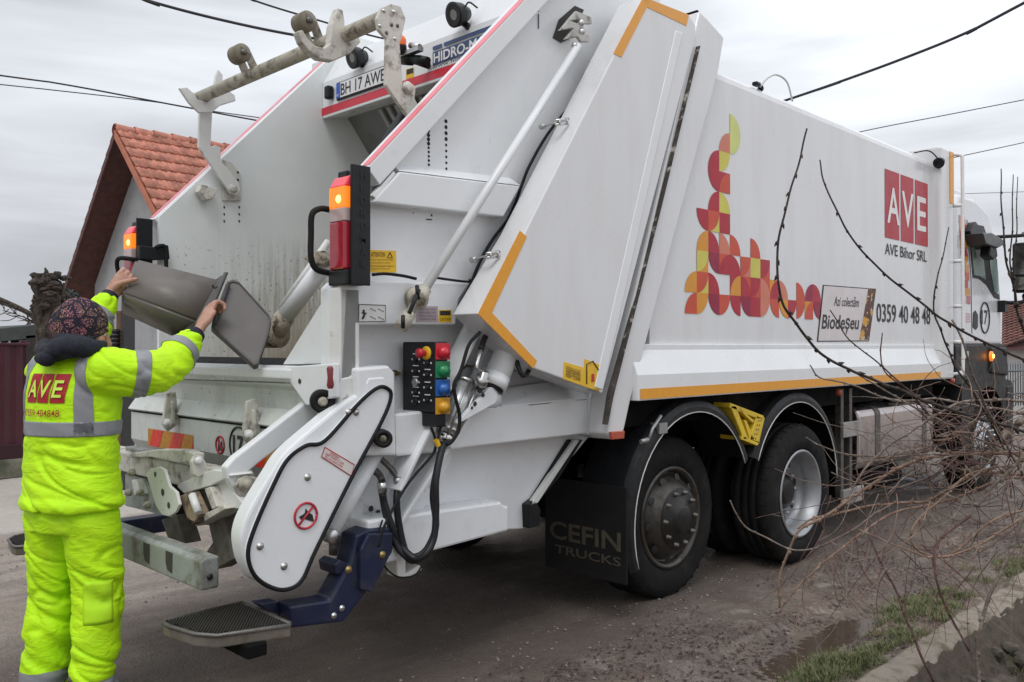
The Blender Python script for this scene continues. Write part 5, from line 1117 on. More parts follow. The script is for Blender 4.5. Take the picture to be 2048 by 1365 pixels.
    # legs carrying the tail bar
    for (uv, yy) in ((((410, 1020), (440, 1010), (469, 1118), (430, 1140), (412, 1105), (425, 1085)), -.30), (((322, 1040), (352, 1030), (370, 1088), (335, 1076)), -.30)):
        bm = B(); prism(bm, [PY(u, v, yy) for u, v in uv], (0, .08, 0)); obj('bar_leg', bm, RUSTY, T, .004)
    # tail bar
    xr = .80; bm = B(); y0 = -.52; zb, zt = .535, .66
    zt = PY(385, 1112, y0).z; zb = PY(385, 1176, y0).z; xr = PY(402, 1150, y0).x
    prism(bm, [(-.95, y0, zb), (-.95, y0, zt-.012), (-.95, y0+.02, zt), (-.95, y0+.075, zt), (-.95, y0+.075, zb)], (xr+.95, 0, 0)); tb = obj('tail_bar', bm, BARW, T, .008)
    for (u) in (338, 293):
        a = PY(u, 1100, y0-.001); zc = zt+(zb-zt)*.15; bm = B(); w = .032
        prism(bm, [(a.x-w, y0-.0015, zc), (a.x+w, y0-.0015, zc), (a.x+w*.9, y0-.0015, zb+.022), (a.x-w*.5, y0-.0015, zb+.03), (a.x-w, y0-.0015, zb+.06)], (0, .004, 0)); obj('bar_cutout', bm, mat('cutout_dark', (.05, .048, .045), .7), tb)
    bm = B(); lathe(bm, [(0, .012), (.004, .012), (.004, 0)], (xr+.001, y0+.035, zb+.05), (1, 0, 0), 12); obj('end_hole', bm, INK, tb)
build_lift()
# ---------------------------------------------------------------- foot steps
def build_step(mirror=False):
    z = .45; U = [PZ(*p, z) for p in ((316, 1243), (484, 1203), (586, 1247), (412, 1272))]
    if mirror: s = -1
    else: s = 1
    def M(p): return V((s*p.x, p.y, p.z)) if not mirror else V((-p.x, p.y, p.z))
    a, b, c, d = U                                            # left tip, back, right, front
    ax = (c-d); ay = (d-a)
    cor = [b, a+(b-a)*.15+V((0, 0, 0)), a+(b-a)*.03+(d-a)*.05, a+(d-a)*.25, d+(a-d)*.22, d+(c-d)*.12, c+(d-c)*.03, c+(b-c)*.05]
    cor = [M(p) for p in cor]; bm = B(); prism(bm, [p-V((0, 0, .052)) for p in cor], (0, 0, .042)); st = obj('foot_step', bm, mat('step_steel', (.20, .18, .15), .45, .5, var=.2, dirt=(.13, .1, .07), dirt_lo=.5, dirt_hi=.7, dirt_scale=18), T, .006)
    ctr = sum(cor, V())/len(cor); inn = [p+(ctr-p)*.045 for p in cor]
    bm = B(); prism(bm, [p-V((0, 0, .012)) for p in inn], (0, 0, .006)); obj('tread_plate', bm, mat('tread_dark', (.012, .011, .010), .85, var=.3, bump_s=.3), st)
    bm = B(); tubem(bm, [p+V((0, 0, -.006)) for p in cor+cor[:1]], .0085, 6); obj('step_rim', bm, DARKSTEEL, st)
    # serrated grating bars clipped to the outline
    bm = B(); n = 16; m_ = 24
    e1 = (M(c)-M(b)); e2 = (M(a)-M(b))
    import mathutils
    def inside(p):
        cnt = False; j = len(inn)-1
        for i in range(len(inn)):
            if (inn[i].y > p.y) != (inn[j].y > p.y) and p.x < (inn[j].x-inn[i].x)*(p.y-inn[i].y)/(inn[j].y-inn[i].y)+inn[i].x: cnt = not cnt
            j = i
        return cnt
    for i in range(1, 22):
        run = []
        for k in range(60):
            p = M(b)+e1*(i/22*1.0)+e2*(k/59*1.15)
            if inside(p): run.append(p)
        if len(run) > 2:
            top = []
            for k, p in enumerate(run): top.append(p+V((0, 0, .004 if k % 2 else -.004)))
            off = e1.normalized()*.0035
            va = [bm.verts.new(q-off) for q in top]; vb = [bm.verts.new(q+off) for q in top]; vc = [bm.verts.new(V((q.x, q.y, z-.02))-off) for q in top]; vd = [bm.verts.new(V((q.x, q.y, z-.02))+off) for q in top]
            for k in range(len(run)-1):
                bm.faces.new((va[k], va[k+1], vb[k+1], vb[k])); bm.faces.new((vc[k], vc[k+1], va[k+1], va[k])); bm.faces.new((vb[k], vb[k+1], vd[k+1], vd[k]))
    obj('grating', bm, mat('grating_steel', (.035, .031, .027), .6, .3, var=.3), st)
    # folding arm
    def T3(pts): return [M(p) for p in pts]
    if not mirror:
        X = 1.0
        A = [PX(u, v, X) for u, v in ((530, 1204), (585, 1206), (656, 1196), (700, 1130), (722, 1075), (735, 1062), (785, 1060), (788, 1120), (742, 1186), (735, 1188), (688, 1245), (585, 1258))]
        slabx('step_arm', ((580, 1212), (660, 1200), (700, 1128), (712, 1070), (738, 1058), (788, 1052), (786, 1105), (750, 1165), (688, 1245), (582, 1258)), 1.12, .11, NAVY, T, .012)
        slabx('arm_plate', ((722, 1100), (738, 1068), (786, 1066), (786, 1100), (744, 1186), (722, 1180)), 1.145, .025, NAVY, T, .006)
        slabx('arm_tab', ((668, 1130), (680, 1120), (696, 1128), (690, 1150), (672, 1150)), 1.10, .12, NAVY, T, .006)
        slabx('arm_clevis', ((515, 1208), (555, 1202), (558, 1215), (590, 1215), (590, 1240), (540, 1225)), 1.04, .06, NAVY, T, .006)
        boxo('step_bracket', (b.x*.3+d.x*.7-.05, c.x-.02, (b.y+d.y)/2-.03, (b.y+d.y)/2+.05, z-.10, z-.05), CHASSIS, T)
        for (u, v) in ((684, 1217), (668, 1232)): bolt('bolt', PX(u, v, 1.121), (1, 0, 0), .012, STEEL, T)
        for (u, v) in ((765, 1110), (697, 1140)): bolt('bolt', PX(u, v, 1.147), (1, 0, 0), .014, mat('brass_bolt', (.35, .25, .10), .35, .8), T)
    else:
        bm = B(); boxm(bm, -1.0, -.9, -.1, .3, z-.05, z+.05); boxm(bm, -1.0, -.9, .2, .4, z, .8); obj('step_arm', bm, NAVY, T, .01)
build_step()
build_step(True)
# ---------------------------------------------------------------- wheels, mudguards, chassis, tank
WZ = .44; WR = .495
def tyre_bm(c, s, w=.29, R=WR):
    """tyre with tread grooves; c = centre of the outer face, s = +1 when the outer face looks to +x"""
    bm = B(); rr = .305; prof = []
    side_o = [(0.0-.012, rr), (.004, rr+.02), (.012, rr+.07), (.010, R-.06), (-.008, R-.018), (-.03, R-.004)]
    tread = []; n = 4; x = -.03
    for i in range(n):
        x0 = -.03-(w-.06)*(i+.88)/n; x1 = -.03-(w-.06)*(i+1)/n
        tread += [(x0, R), (x0-.001, R-.012), (x1+.001, R-.012), (x1, R)] if i < n-1 else [(-w+.03, R-.002)]
    side_i = [(-w+.01, R-.03), (-w, R-.1), (-w+.01, rr)]
    prof = side_o+tread+side_i
    nn = 72; axis = V((s, 0, 0)); lathe(bm, prof, c, axis, nn)
    # sidewall ring ribs and shoulder blocks
    for k in range(nn):
        if k % 2: continue
        a = 2*pi*(k+.25)/nn; d = V((0, cos(a), sin(a))); t = V((0, -sin(a), cos(a)))
        p = V(c)+axis*(-.012)+d*(R-.012); prism(bm, [p+t*.013-d*.0, p-t*.013, p-t*.013+d*.014-axis*.03, p+t*.013+d*.014-axis*.03], axis*.006)
    return bm
def wheel(c, s, kind):
    w = empty('wheel', c); w.parent = T; w.location = V(c)-V(T.location)
    def P(name, bm, m, par, sm=False): return part_at(name, bm, m, par, c)
    t = P('tyre', tyre_bm(V((0, 0, 0)), s), TYRE, w)
    ax = (s, 0, 0)
    if kind == 'dish':       # deep silver rear rim
        bm = B(); lathe(bm, [(.004, .312), (.012, .306), (.008, .292), (-.012, .286), (-.03, .268), (-.10, .262), (-.145, .255), (-.152, .235), (-.155, .205), (-.155, .0)], (0, 0, 0), ax, 48); r = P('rim', bm, RIM, w)
        bm = B()
        for k in range(8):
            a = 2*pi*k/8+.2; lathe(bm, [(-.152, .03), (-.150, .0)], (0, cos(a)*.215, sin(a)*.215), ax, 14)
        P('vent_hole', bm, INK, r)
        bm = B(); lathe(bm, [(-.155, .13), (-.12, .125), (-.11, .10), (-.09, .09), (-.085, .07), (-.085, 0)], (0, 0, 0), ax, 30); P('hub', bm, HUB, w)
        for k in range(10):
            a = 2*pi*k/10; bm = B(); lathe(bm, [(-.155, .017), (-.12, .017), (-.115, .0)], (0, cos(a)*.168, sin(a)*.168), ax, 8); P('wheel_nut', bm, RIM, r)
    else:                    # bulging disc
        m = mat('rear_rim_worn', (.095, .086, .075), .36, .6, var=.2, dirt=(.05, .045, .04), dirt_lo=.46, dirt_hi=.66, dirt_scale=11) if kind == 'dark' else mat('front_rim_silver', (.42, .43, .45), .42, .65, var=.08)
        bm = B(); lathe(bm, [(-.0, .314), (.012, .308), (.010, .290), (-.03, .280), (-.05, .268), (-.035, .255), (.015, .235), (.045, .20), (.06, .185), (.062, .14), (.062, .0)], (0, 0, 0), ax, 48); r = P('rim', bm, m, w)
        bm = B()
        for k in range(10):
            a = 2*pi*k/10+.1; lathe(bm, [(.004, .026), (.0065, .0)], V((s*.008, cos(a)*.243, sin(a)*.243)), (s, .35*cos(a), .35*sin(a)), 14)
        P('vent_hole', bm, INK, r)
        bm = B(); lathe(bm, [(.062, .19), (.066, .185), (.066, .12), (.076, .112), (.078, .09), (.095, .08), (.10, .07), (.10, 0)], (0, 0, 0), ax, 30); P('hub', bm, HUB if kind == 'dark' else BLACK, w)
        for k in range(10):
            a = 2*pi*k/10; bm = B(); lathe(bm, [(.06, .018), (.07, .016), (.073, .013), (.086, .012), (.088, 0)], (0, cos(a)*.16, sin(a)*.16), ax, 8); P('wheel_nut', bm, DARKSTEEL if kind == 'dark' else STEEL, r)
    return w
def part_at(name, bm, m, par, c):
    bmesh.ops.recalc_face_normals(bm, faces=bm.faces); me = bpy.data.meshes.new(name); bm.to_mesh(me); bm.free(); me.materials.append(m)
    o = bpy.data.objects.new(name, me); COL.objects.link(o); o.parent = par; return o
YT, YD, YS = 2.43, 3.80, 8.10
w1 = wheel((1.07, YT, WZ), 1, 'dark'); w2 = wheel((1.235, YD, WZ), 1, 'dish'); w3 = wheel((1.18, YS, WZ), 1, 'silver')
def copy_tree(o, parent):
    c = o.copy(); COL.objects.link(c); c.parent = parent
    for ch in list(o.children): copy_tree(ch, c)
    return c
for w, x in ((w1, -1.07), (w2, -1.235), (w3, -1.18)):
    c = copy_tree(w, T); c.location = V((x, w.location.y, w.location.z)); c.rotation_euler = (0, 0, pi)
c = copy_tree(w2, T); c.location = V((.86, w2.location.y, w2.location.z)); c = copy_tree(w2, T); c.location = V((-.86, w2.location.y, w2.location.z)); c.rotation_euler = (0, 0, pi)
def mudguard(yc, s, zc, r, a0, a1):
    bm = B(); x0, x1 = s*.90, s*1.25; n = 28; pr = []
    for i in range(n+1):
        a = a0+(a1-a0)*i/n; d = V((0, cos(a), sin(a))); p = V((0, yc, zc))
        pr.append([p+d*r+V((x0, 0, 0)), p+d*r+V((s*1.20, 0, 0)), p+d*(r-.012)+V((s*1.235, 0, 0)), p+d*(r-.045)+V((x1, 0, 0)), p+d*(r-.075)+V((x1, 0, 0)), p+d*(r-.075)+V((x1-s*.012, 0, 0)), p+d*(r-.03)+V((s*1.22, 0, 0)), p+d*(r-.014)+V((x0, 0, 0))])
    vs = [[bm.verts.new(p) for p in row] for row in pr]; m = len(vs[0])
    for a, b in zip(vs, vs[1:]):
        for k in range(m): bm.faces.new((a[k], a[(k+1) % m], b[(k+1) % m], b[k]))
    bm.faces.new(vs[0]); bm.faces.new(vs[-1][::-1]); g = obj('mudguard', bm, BLACK, T)
    for p in g.data.polygons: p.use_smooth = False
    bm = B(); tubem(bm, [V((x1, yc, zc))+V((0, cos(a0+(a1-a0)*i/n), sin(a0+(a1-a0)*i/n)))*(r-.077) for i in range(n+1)], .004, 6); obj('edge_trim', bm, mat('trim_pale', (.62, .60, .57), .5), g)
for s in (1, -1):
    mudguard(2.44, s, .47, .70, rad(25), rad(200)); mudguard(3.74, s, .47, .70, rad(-20) if False else rad(2), rad(155))
def build_under():
    bm = B()
    for s in (1, -1): boxm(bm, s*.43-.045, s*.43+.045, 1.45, 8.9, .72, 1.02)
    for y in (1.6, 2.45, 3.8, 5.0, 6.2, 7.4): boxm(bm, -.4, .4, y, y+.12, .75, .98)
    obj('chassis_rail', bm, CHASSIS, T, .006)
    bm = B(); boxm(bm, -1.14, 1.14, 1.75, 6.7, 1.03, 1.185); obj('subframe', bm, CHASSIS, T)
    bm = B()
    for y in (YT, YD, YS): tubem(bm, [(-1.0, y, WZ), (1.0, y, WZ)], .08, 14)
    lathe(bm, [(-.22, .0), (-.2, .12), (-.06, .2), (.06, .2), (.2, .12), (.22, 0)], (0, YD, WZ), (1, 0, 0), 20); obj('axle', bm, CHASSIS, T)
    for s in (1, -1):
        bm = B()
        for y in (YT, YD): boxm(bm, s*.62-.05, s*.62+.05, y-.5, y+.5, .58, .66); tubem(bm, [(s*.62, y+.25, .62), (s*.62, y+.25, .9)], .11, 14)
        obj('suspension', bm, CHASSIS, T)
        # mudguard stays with galvanised clamps
        for y in (2.06, 3.22, 4.3):
            bm = B(); tubem(bm, [(s*.45, y, 1.05), (s*1.12, y, 1.06)], .022, 8); boxm(bm, s*1.0-.05, s*1.0+.05, y-.03, y+.03, 1.03, 1.10); obj('guard_stay', bm, mat('galvanised', (.35, .35, .34), .5, .6), T)
        # mud flap behind the rear wheel with its lettering
        bm = B(); prism(bm, [(s*.66, 1.735, .19), (s*1.255, 1.735, .19), (s*1.255, 1.735, .72), (s*.66, 1.735, .72)], (0, .014, 0)); fl = obj('mud_flap', bm, RUBBER, T, .003)
        if s > 0:
            G = mat('faded_gold_print', (.062, .052, .036), .7, var=.3, vscale=30)
            text('lettering', 'CEFIN', G, fl, (.70, 1.7335, .365), (1, 0, 0), (0, 0, 1), .52, .105, bold=.02); text('lettering', 'TRUCKS', G, fl, (.74, 1.7335, .285), (1, 0, 0), (0, 0, 1), .48, .05, bold=.012)
    # guard rod visible on the rear mudguard
    bm = B(); tubem(bm, [PX(1298, 880, 1.27), PX(1305, 858, 1.27), PX(1322, 832, 1.27)], .009, 8); tubem(bm, [PX(1282, 884, 1.26), PX(1296, 880, 1.27)], .014, 8); boxm(bm, 1.2, 1.26, PX(1322, 828, 1.25).y-.03, PX(1322, 828, 1.25).y+.05, .99, 1.05); obj('guard_stay', bm, mat('galvanised', (.35, .35, .34), .5, .6), T)
    # fuel tank, straps, step frame, exhaust
    bm = B(); r = .07; x0, x1, z0, z1 = .5, 1.16, .47, .98
    sec = []
    for cx, cz, a0 in ((x1-r, z1-r, 0), (x0+r, z1-r, 90), (x0+r, z0+r, 180), (x1-r, z0+r, 270)):
        for k in range(5): a = rad(a0+k*22.5); sec.append((cx+cos(a)*r, 4.98, cz+sin(a)*r))
    prism(bm, sec, (0, 1.68, 0)); ft = obj('fuel_tank', bm, ALU, T, .02)
    for y in (5.30, 6.38):
        bm = B(); prism(bm, [((x-.83)*1.012+.83, y, (z-.725)*1.014+.725) for x, _, z in sec], (0, .10, 0)); obj('tank_strap', bm, DARKSTEEL, ft)
    bm = B(); lathe(bm, [(0, .05), (.03, .05), (.035, 0)], (1.0, 6.0, .98), (0, 0, 1), 18); obj('filler_cap', bm, BLACK, ft)
    AL = mat('side_guard_alloy', (.46, .44, .42), .45, .6, var=.1, dirt=(.2, .17, .14), dirt_lo=.5, dirt_hi=.8)
    for zz in (.83, .30): boxo('side_guard', (1.16, 1.19, 4.62, 5.0, zz-.06, zz+.06), AL, T, .004)
    for y in (4.66, 4.82): boxo('guard_post', (1.10, 1.15, y, y+.05, .25, 1.15), DARKSTEEL, T, .003)
    cyl('air_tank', (.98, 4.95, .33), (.98, 6.1, .33), .10, CHASSIS, T, 20); cyl('air_tank', (.9, 6.1, .36), (.9, 6.9, .36), .11, mat('dusty_grey_tank', (.30, .29, .26), .5, dirt=(.2, .17, .12), dirt_lo=.45, dirt_hi=.7), T, 20)
    for u, v, x in ((1675, 785, 1.2), (1903, 762, 1.2)):
        c = PX(u, v, x); bm = B(); lathe(bm, [(0, .028), (.02, .028), (.028, .02), (.03, 0)], c, (1, 0, 0), 14); obj('side_marker', bm, mat('orange_red_marker', (.45, .07, .03), .25, coat=.4), T)
    boxo('battery_box', (.55, 1.12, 6.95, 7.4, .45, 1.0), CHASSIS, T, .02)
build_under()
def build_chock():
    c = empty('wheel_chock', tuple(PX(1495, 850, 1.24))); tag(c, 'yellow wheel chock hung between the two rear mudguards', 'wheel chock'); x = 1.26; w = .16
    P = lambda u, v: PX(u, v, x)
    for uv in (((1461, 806), (1528, 832), (1526, 842), (1460, 816)), ((1461, 812), (1472, 812), (1497, 878), (1488, 880)),):
        bm = B(); prism(bm, [P(*q) for q in uv], (-w, 0, 0)); obj('body', bm, YELLOWP, c, .004)
    bm = B(); prism(bm, [P(*q) for q in ((1514, 832), (1530, 836), (1518, 888), (1500, 880))], (-w, 0, 0)); tp = obj('toe_plate', bm, YELLOWP, c, .004)
    bm = B()
    for k in range(5):
        for j in range(2): lathe(bm, [(0, .007), (.001, 0)], P(1522-k*2.7+j*4-4, 842+k*9), (1, 0, 0), 8)
    obj('hole', bm, INK, tp)
    for uv in (((1488, 840), (1494, 842), (1508, 880), (1500, 880)), ((1474, 815), (1480, 818), (1510, 842), (1505, 846))):
        bm = B(); prism(bm, [P(*q) for q in uv], (-.03, 0, 0)); obj('rib', bm, YELLOWP, c, .003)
    bm = B(); prism(bm, [P(*q) for q in ((1484, 872), (1520, 884), (1515, 892), (1484, 880))], (-w, 0, 0)); obj('base', bm, YELLOWP, c, .003)
build_chock()
# ---------------------------------------------------------------- cab
def build_cab():
    X = 1.2; CW = mat('cab_white_paint', (.70, .71, .73), .25, var=.02, coat=.5)
    P = lambda u, v, x=X: PX(u, v, x)
    bot = P(1990, 690).z
    pts = [(7.18, 1.50), (7.18, 2.88), (7.30, 3.02), (7.8, 3.02), (8.22, 2.93), (8.42, 2.72), (8.62, 2.12), (8.68, 1.86), (8.70, 1.5)]
    bm = B(); prism(bm, [(X, y, z) for y, z in pts], (-2*X, 0, 0)); cb = obj('cab', bm, CW, T, .04, segs=3)
    # roof fairing lip
    bm = B(); prism(bm, [(1.1, 7.25, 3.0), (1.1, 7.9, 3.0), (1.1, 8.2, 2.93), (1.1, 7.9, 3.10), (1.1, 7.3, 3.12)], (-2.2, 0, 0)); obj('roof_fairing', bm, CW, cb, .03, segs=3)
    # door window (dark frame, glass, seal), corner glass
    fr = [P(u, v) for u, v in ((1936, 446), (1950, 444), (1972, 470), (1993, 520), (1999, 600), (1988, 596), (1972, 570), (1957, 558), (1945, 556))]
    def sheet(name, pts, m, dx, th=.006): bm = B(); prism(bm, [p+V((dx, 0, 0)) for p in pts], (-th, 0, 0)); return obj(name, bm, m, cb, .002)
    sheet('window_frame', fr, BLACK, .006)
    sheet('side_window', [P(u, v) for u, v in ((1940, 478), (1960, 486), (1966, 520), (1970, 560), (1959, 553), (1947, 550))], GLASS, .009)
    sheet('quarter_window', [P(u, v) for u, v in ((1977, 500), (1988, 508), (1995, 545), (1997, 590), (1988, 585), (1980, 540))], GLASS, .009)
    # windscreen
    bm = B(); prism(bm, [(1.1, 8.27, 2.88), (1.1, 8.71, 1.88), (-1.1, 8.71, 1.88), (-1.1, 8.27, 2.88)], (0, .02, .008)); obj('windscreen', bm, GLASS, cb)
    # sun visor and mirror arms, big mirror
    bm = B(); prism(bm, [P(u, v, 1.26) for u, v in ((1940, 462), (1948, 448), (1968, 452), (1976, 475), (1966, 486), (1945, 480))], (-.08, 0, 0)); obj('mirror_arm', bm, BLACK, cb, .008)
    bm = B(); prism(bm, [P(u, v, 1.38) for u, v in ((1966, 466), (1985, 466), (2008, 480), (2008, 490), (1996, 497), (1972, 488))], (-.2, 0, 0)); obj('sun_visor', bm, mat('visor_grey', (.055, .06, .062), .4), cb, .012)
    bm = B(); prism(bm, [P(u, v, 1.36) for u, v in ((1982, 492), (1994, 497), (1996, 514), (1988, 520), (1980, 512))], (-.1, 0, 0)); obj('kerb_mirror', bm, BLACK, cb, .012)
    bm = B(); xm = 1.75; yv = P(2034, 540, xm).y
    m = [(P(2027, 488, xm).z), (P(2027, 583, xm).z)]; x0 = PY(2025, 540, 8.75).x; x1 = x0+.30
    z1 = PY(2036, 486, 8.75).z; z0 = PY(2036, 586, 8.75).z; bm = B(); boxm(bm, x0, x1, 8.72, 8.86, z0, z1); mi = obj('wing_mirror', bm, BLACK, T, .03, segs=3)
    bm = B(); boxm(bm, x0+.03, x1-.03, 8.712, 8.722, z0+.2, z1-.04); boxm(bm, x0+.03, x1-.03, 8.712, 8.722, z0+.03, z0+.17); obj('mirror_glass', bm, mat('mirror_glass', (.30, .29, .27), .08, .9), mi)
    tube('mirror_bar', [(1.2, 8.5, PY(2000, 476, 8.6).z), (1.4, 8.7, PY(2010, 474, 8.7).z), (x0+.1, 8.8, z1+.10), (x0+.15, 8.8, z1)], .02, BLACK, mi)
    tube('mirror_bar', [(1.2, 8.55, PY(2000, 606, 8.6).z), (1.4, 8.72, PY(2012, 605, 8.7).z), (x0+.1, 8.8, z0-.03), (x0+.15, 8.8, z0)], .02, BLACK, mi)
    boxo('mirror_mount', (1.2, 1.28, 8.52, 8.64, PY(2000, 625, 8.6).z, PY(2000, 602, 8.6).z), BLACK, cb)
    # door line, handle, number
    h = [P(u, v) for u, v in ((1946, 626), (1950, 621), (1955, 630), (1955, 655), (1951, 660), (1945, 655))]; sheet('door_handle', h, BLACK, .006)
    bm = B(); tubem(bm, [P(u, v, X+.002) for u, v in ((1934, 440), (1942, 560), (1944, 668))], .004, 5); obj('door_gap', bm, RUBBER, cb)
    bm = B(); c = P(1970, 636, X+.004); ry, rz = abs(P(1979, 636).y-P(1961, 636).y)/2, abs(P(1970, 606).z-P(1970, 667).z)/2
    tubem(bm, [c+V((0, cos(t)*rz*.92, sin(t)*rz)) for t in [2*pi*i/36 for i in range(37)]], .008, 6); obj('door_number', bm, INK, cb)
    text('lettering', '17', INK, cb, c+V((-.002, -rz*.62, -rz*.45)), (0, 1, 0), (0, 0, 1), rz*1.2, rz*.95, bold=.02)
    for k in range(4): a, b = P(1931, 630+k*5, X+.003), P(1941, 631+k*5, X+.003); text('lettering', 'AVE BIHOR', MATS['prohibition_red'], cb, a, b-a, (0, 0, 1), (b-a).length, .018)
    # red and amber flame graphics
    cols = ((.45, .018, .035), (.65, .28, .03), (.6, .08, .03)); ms = [mat('cab_graphic_%s' % n, c, .3, coat=.4) for n, c in zip(('red', 'amber', 'orange'), cols)]
    bm = B(); rnd = random.Random(6)
    yA = P(1919, 440).y+.02; zt, zb = P(1924, 432).z, P(1932, 608).z; nseg = 11
    for i in range(nseg):
        z0 = zb+(zt-zb)*i/nseg; z1 = zb+(zt-zb)*(i+1)/nseg; y0 = yA+.05*(1-i/nseg)*2
        for j, w in ((0, .11), (1, .11)):
            ys = 7.26+j*w+(nseg-i)*.012
            f = bm.faces.new([bm.verts.new((X+.003+j*.0005, ys, z0)), bm.verts.new((X+.003+j*.0005, ys+w*(1 if (i+j) % 3 else .6), z0)), bm.verts.new((X+.003+j*.0005, ys+w*(1 if (i+2*j) % 4 else .5), z1)), bm.verts.new((X+.003+j*.0005, ys, z1))]); f.material_index = rnd.randrange(3)
    obj('cab_graphic', bm, ms, cb, fixn=False)
    # dark lower cab: wheel arch, bumper, indicator
    G = mat('cab_grey_plastic', (.014, .015, .017), .5, var=.2, spec=.3, dirt=(.04, .037, .034), dirt_lo=.5, dirt_hi=.8)
    bm = B(); prism(bm, [(X+.02, 7.10, 1.50), (X+.02, 8.72, 1.52), (X+.02, 8.74, 1.10), (X+.02, 7.1, 1.10)], (-2*X-.04, 0, 0)); obj('cab_skirt', bm, G, T, .015)
    bm = B(); prism(bm, [(X+.05, 8.15, 1.48), (X+.05, 8.70, 1.48), (X+.05, 8.74, 1.16), (X+.05, 8.15, 1.2)], (-.06, 0, 0)); obj('lamp_pod', bm, G, T, .02)
    c = P(1981, 713, X+.055); bm = B(); lathe(bm, [(0, .055), (.02, .05), (.028, 0)], c, (1, 0, 0), 18); il = obj('side_indicator', bm, AMBER, T)
    bm = B(); lathe(bm, [(0, .025), (.034, .02), (.036, 0)], c, (1, 0, 0), 14); obj('indicator_bulb', bm, AMBERHOT, il)
    n = 24; bm = B(); arch = [(X+.03, YS+cos(a)*.62, .44+sin(a)*.62) for a in [pi*i/n for i in range(n+1)]]
    out = [(X+.03, 8.95, .44), (X+.03, 8.95, 1.05), (X+.03, 8.8, 1.12), (X+.03, 7.25, 1.12), (X+.03, 7.2, .44)]
    # build as quads between arch and an outer curve
    va = [bm.verts.new(p) for p in arch]; vo = []
    for i in range(n+1):
        a = pi*i/n; d = V((cos(a), sin(a))); k = min(.85/max(abs(d.x), 1e-3), .68/max(abs(d.y), 1e-3)); vo.append(bm.verts.new((X+.03, YS+d.x*k, .44+d.y*k)))
    for i in range(n): bm.faces.new((va[i], va[i+1], vo[i+1], vo[i]))
    r = bmesh.ops.extrude_face_region(bm, geom=bm.faces[:]); bmesh.ops.translate(bm, verts=[v for v in r['geom'] if isinstance(v, bmesh.types.BMVert)], vec=(-.5, 0, 0)); obj('wheel_arch', bm, G, T)
    boxo('bumper', (-1.22, 1.24, 8.72, 8.98, .38, 1.06), G, T, .03)
    for z in (.62, .9): boxo('cab_step', (1.02, 1.22, 7.12, 7.42, z-.03, z+.0), DARKSTEEL, T, .006)
    s = sheet('warning_sticker', [P(u, v) for u, v in ((1921, 703), (1932, 703), (1932, 717), (1921, 717))], mat('sticker_white', (.7, .7, .68), .4), .025); a, b = P(1922, 712, X+.0265), P(1931, 712, X+.0265); text('lettering', '24V', MATS['prohibition_red'], s, a, b-a, (0, 0, 1), (b-a).length, .05)
build_cab()
# ================================================================== WORKER
PC = V((.325, -.783, GZ)); FA = rad(23); PF = V((-sin(FA), cos(FA), 0)); PR = V((cos(FA), sin(FA), 0))
def pl(x, f, z): return V((PC.x, PC.y, 0))+PR*x+PF*f+V((0, 0, z))
def evalmesh(bm, mods):
    me = bpy.data.meshes.new('t'); bm.to_mesh(me); bm.free(); o = bpy.data.objects.new('t', me); COL.objects.link(o)
    for kind, kw in mods:
        m = o.modifiers.new('m', kind)
        for k, v in kw.items(): setattr(m, k, v)
    r = bpy.data.meshes.new_from_object(o.evaluated_get(bpy.context.evaluated_depsgraph_get())); bpy.data.objects.remove(o); bpy.data.meshes.remove(me)
    out = B(); out.from_mesh(r); bpy.data.meshes.remove(r); return out
def loft(bm, rings, n=24):
    """rings: (centre, side vector, other vector) ellipses joined into a closed tube"""
    R = []
    for c, a, b in rings: R.append([bm.verts.new(V(c)+V(a)*cos(2*pi*k/n)+V(b)*sin(2*pi*k/n)) for k in range(n)])
    for p, q in zip(R, R[1:]):
        for k in range(n): bm.faces.new((p[k], p[(k+1) % n], q[(k+1) % n], q[k]))
    bm.faces.new(R[0][::-1]); bm.faces.new(R[-1])
def ell(bm, c, ax, ay, az, sub=3):
    for v in bmesh.ops.create_icosphere(bm, subdivisions=sub, radius=1)['verts']: v.co = V(c)+V(ax)*v.co.x+V(ay)*v.co.y+V(az)*v.co.z
def limb(bm, pts, rs, n=16):
    sp = spline(pts, 5); k = (len(sp)-1)/(len(pts)-1); rr = []
    for i in range(len(sp)):
        t = i/k; j = min(int(t), len(pts)-2); f = t-j; rr.append(rs[j]*(1-f)+rs[j+1]*f)
    tubem(bm, sp, rr, n)
    ell(bm, pts[0], V((1, 0, 0))*rs[0], V((0, 1, 0))*rs[0], V((0, 0, 1))*rs[0], 2); ell(bm, pts[-1], V((1, 0, 0))*rs[-1], V((0, 1, 0))*rs[-1], V((0, 0, 1))*rs[-1], 2)
# joints
SHR, SHL = pl(.185, .0, 1.40), pl(-.168, .03, 1.395)
ELR, WRR = PD(318, 742, 3.64), PD(394, 668, 3.88)
ELL, WRL = PD(168, 680, 3.93), PD(221, 590, 4.10)
HC = PD(163, 664, 3.62)                                        # head centre
Hf = (FW*cos(rad(50))+RT*sin(rad(50))+V((0, 0, -.2))).normalized(); Hr = Hf.cross(V((0, 0, 1))).normalized(); Hu = Hr.cross(Hf).normalized()
def hl(r, f, u): return HC+Hr*r+Hf*f+Hu*u
SKIN = None
def skin_mat():
    m, nt, b = nodes('skin'); c = mixc(nt, noise_fac(nt, 18, 4, .3, .7), (.42, .215, .15), (.52, .30, .22)); c = mixc(nt, noise_fac(nt, 60, 3, .55, .7), c, (.46, .18, .13)); nt.links.new(c, b.inputs['Base Color'])
    b.inputs['Roughness'].default_value = .5; b.inputs['Subsurface Weight'].default_value = .12; b.inputs['Subsurface Scale'].default_value = .01; b.inputs['Subsurface Radius'].default_value = (1, .3, .15)
    bump(nt, b, noise_fac(nt, 220, 3), .15, .002); return m
SKIN = skin_mat()
person = None
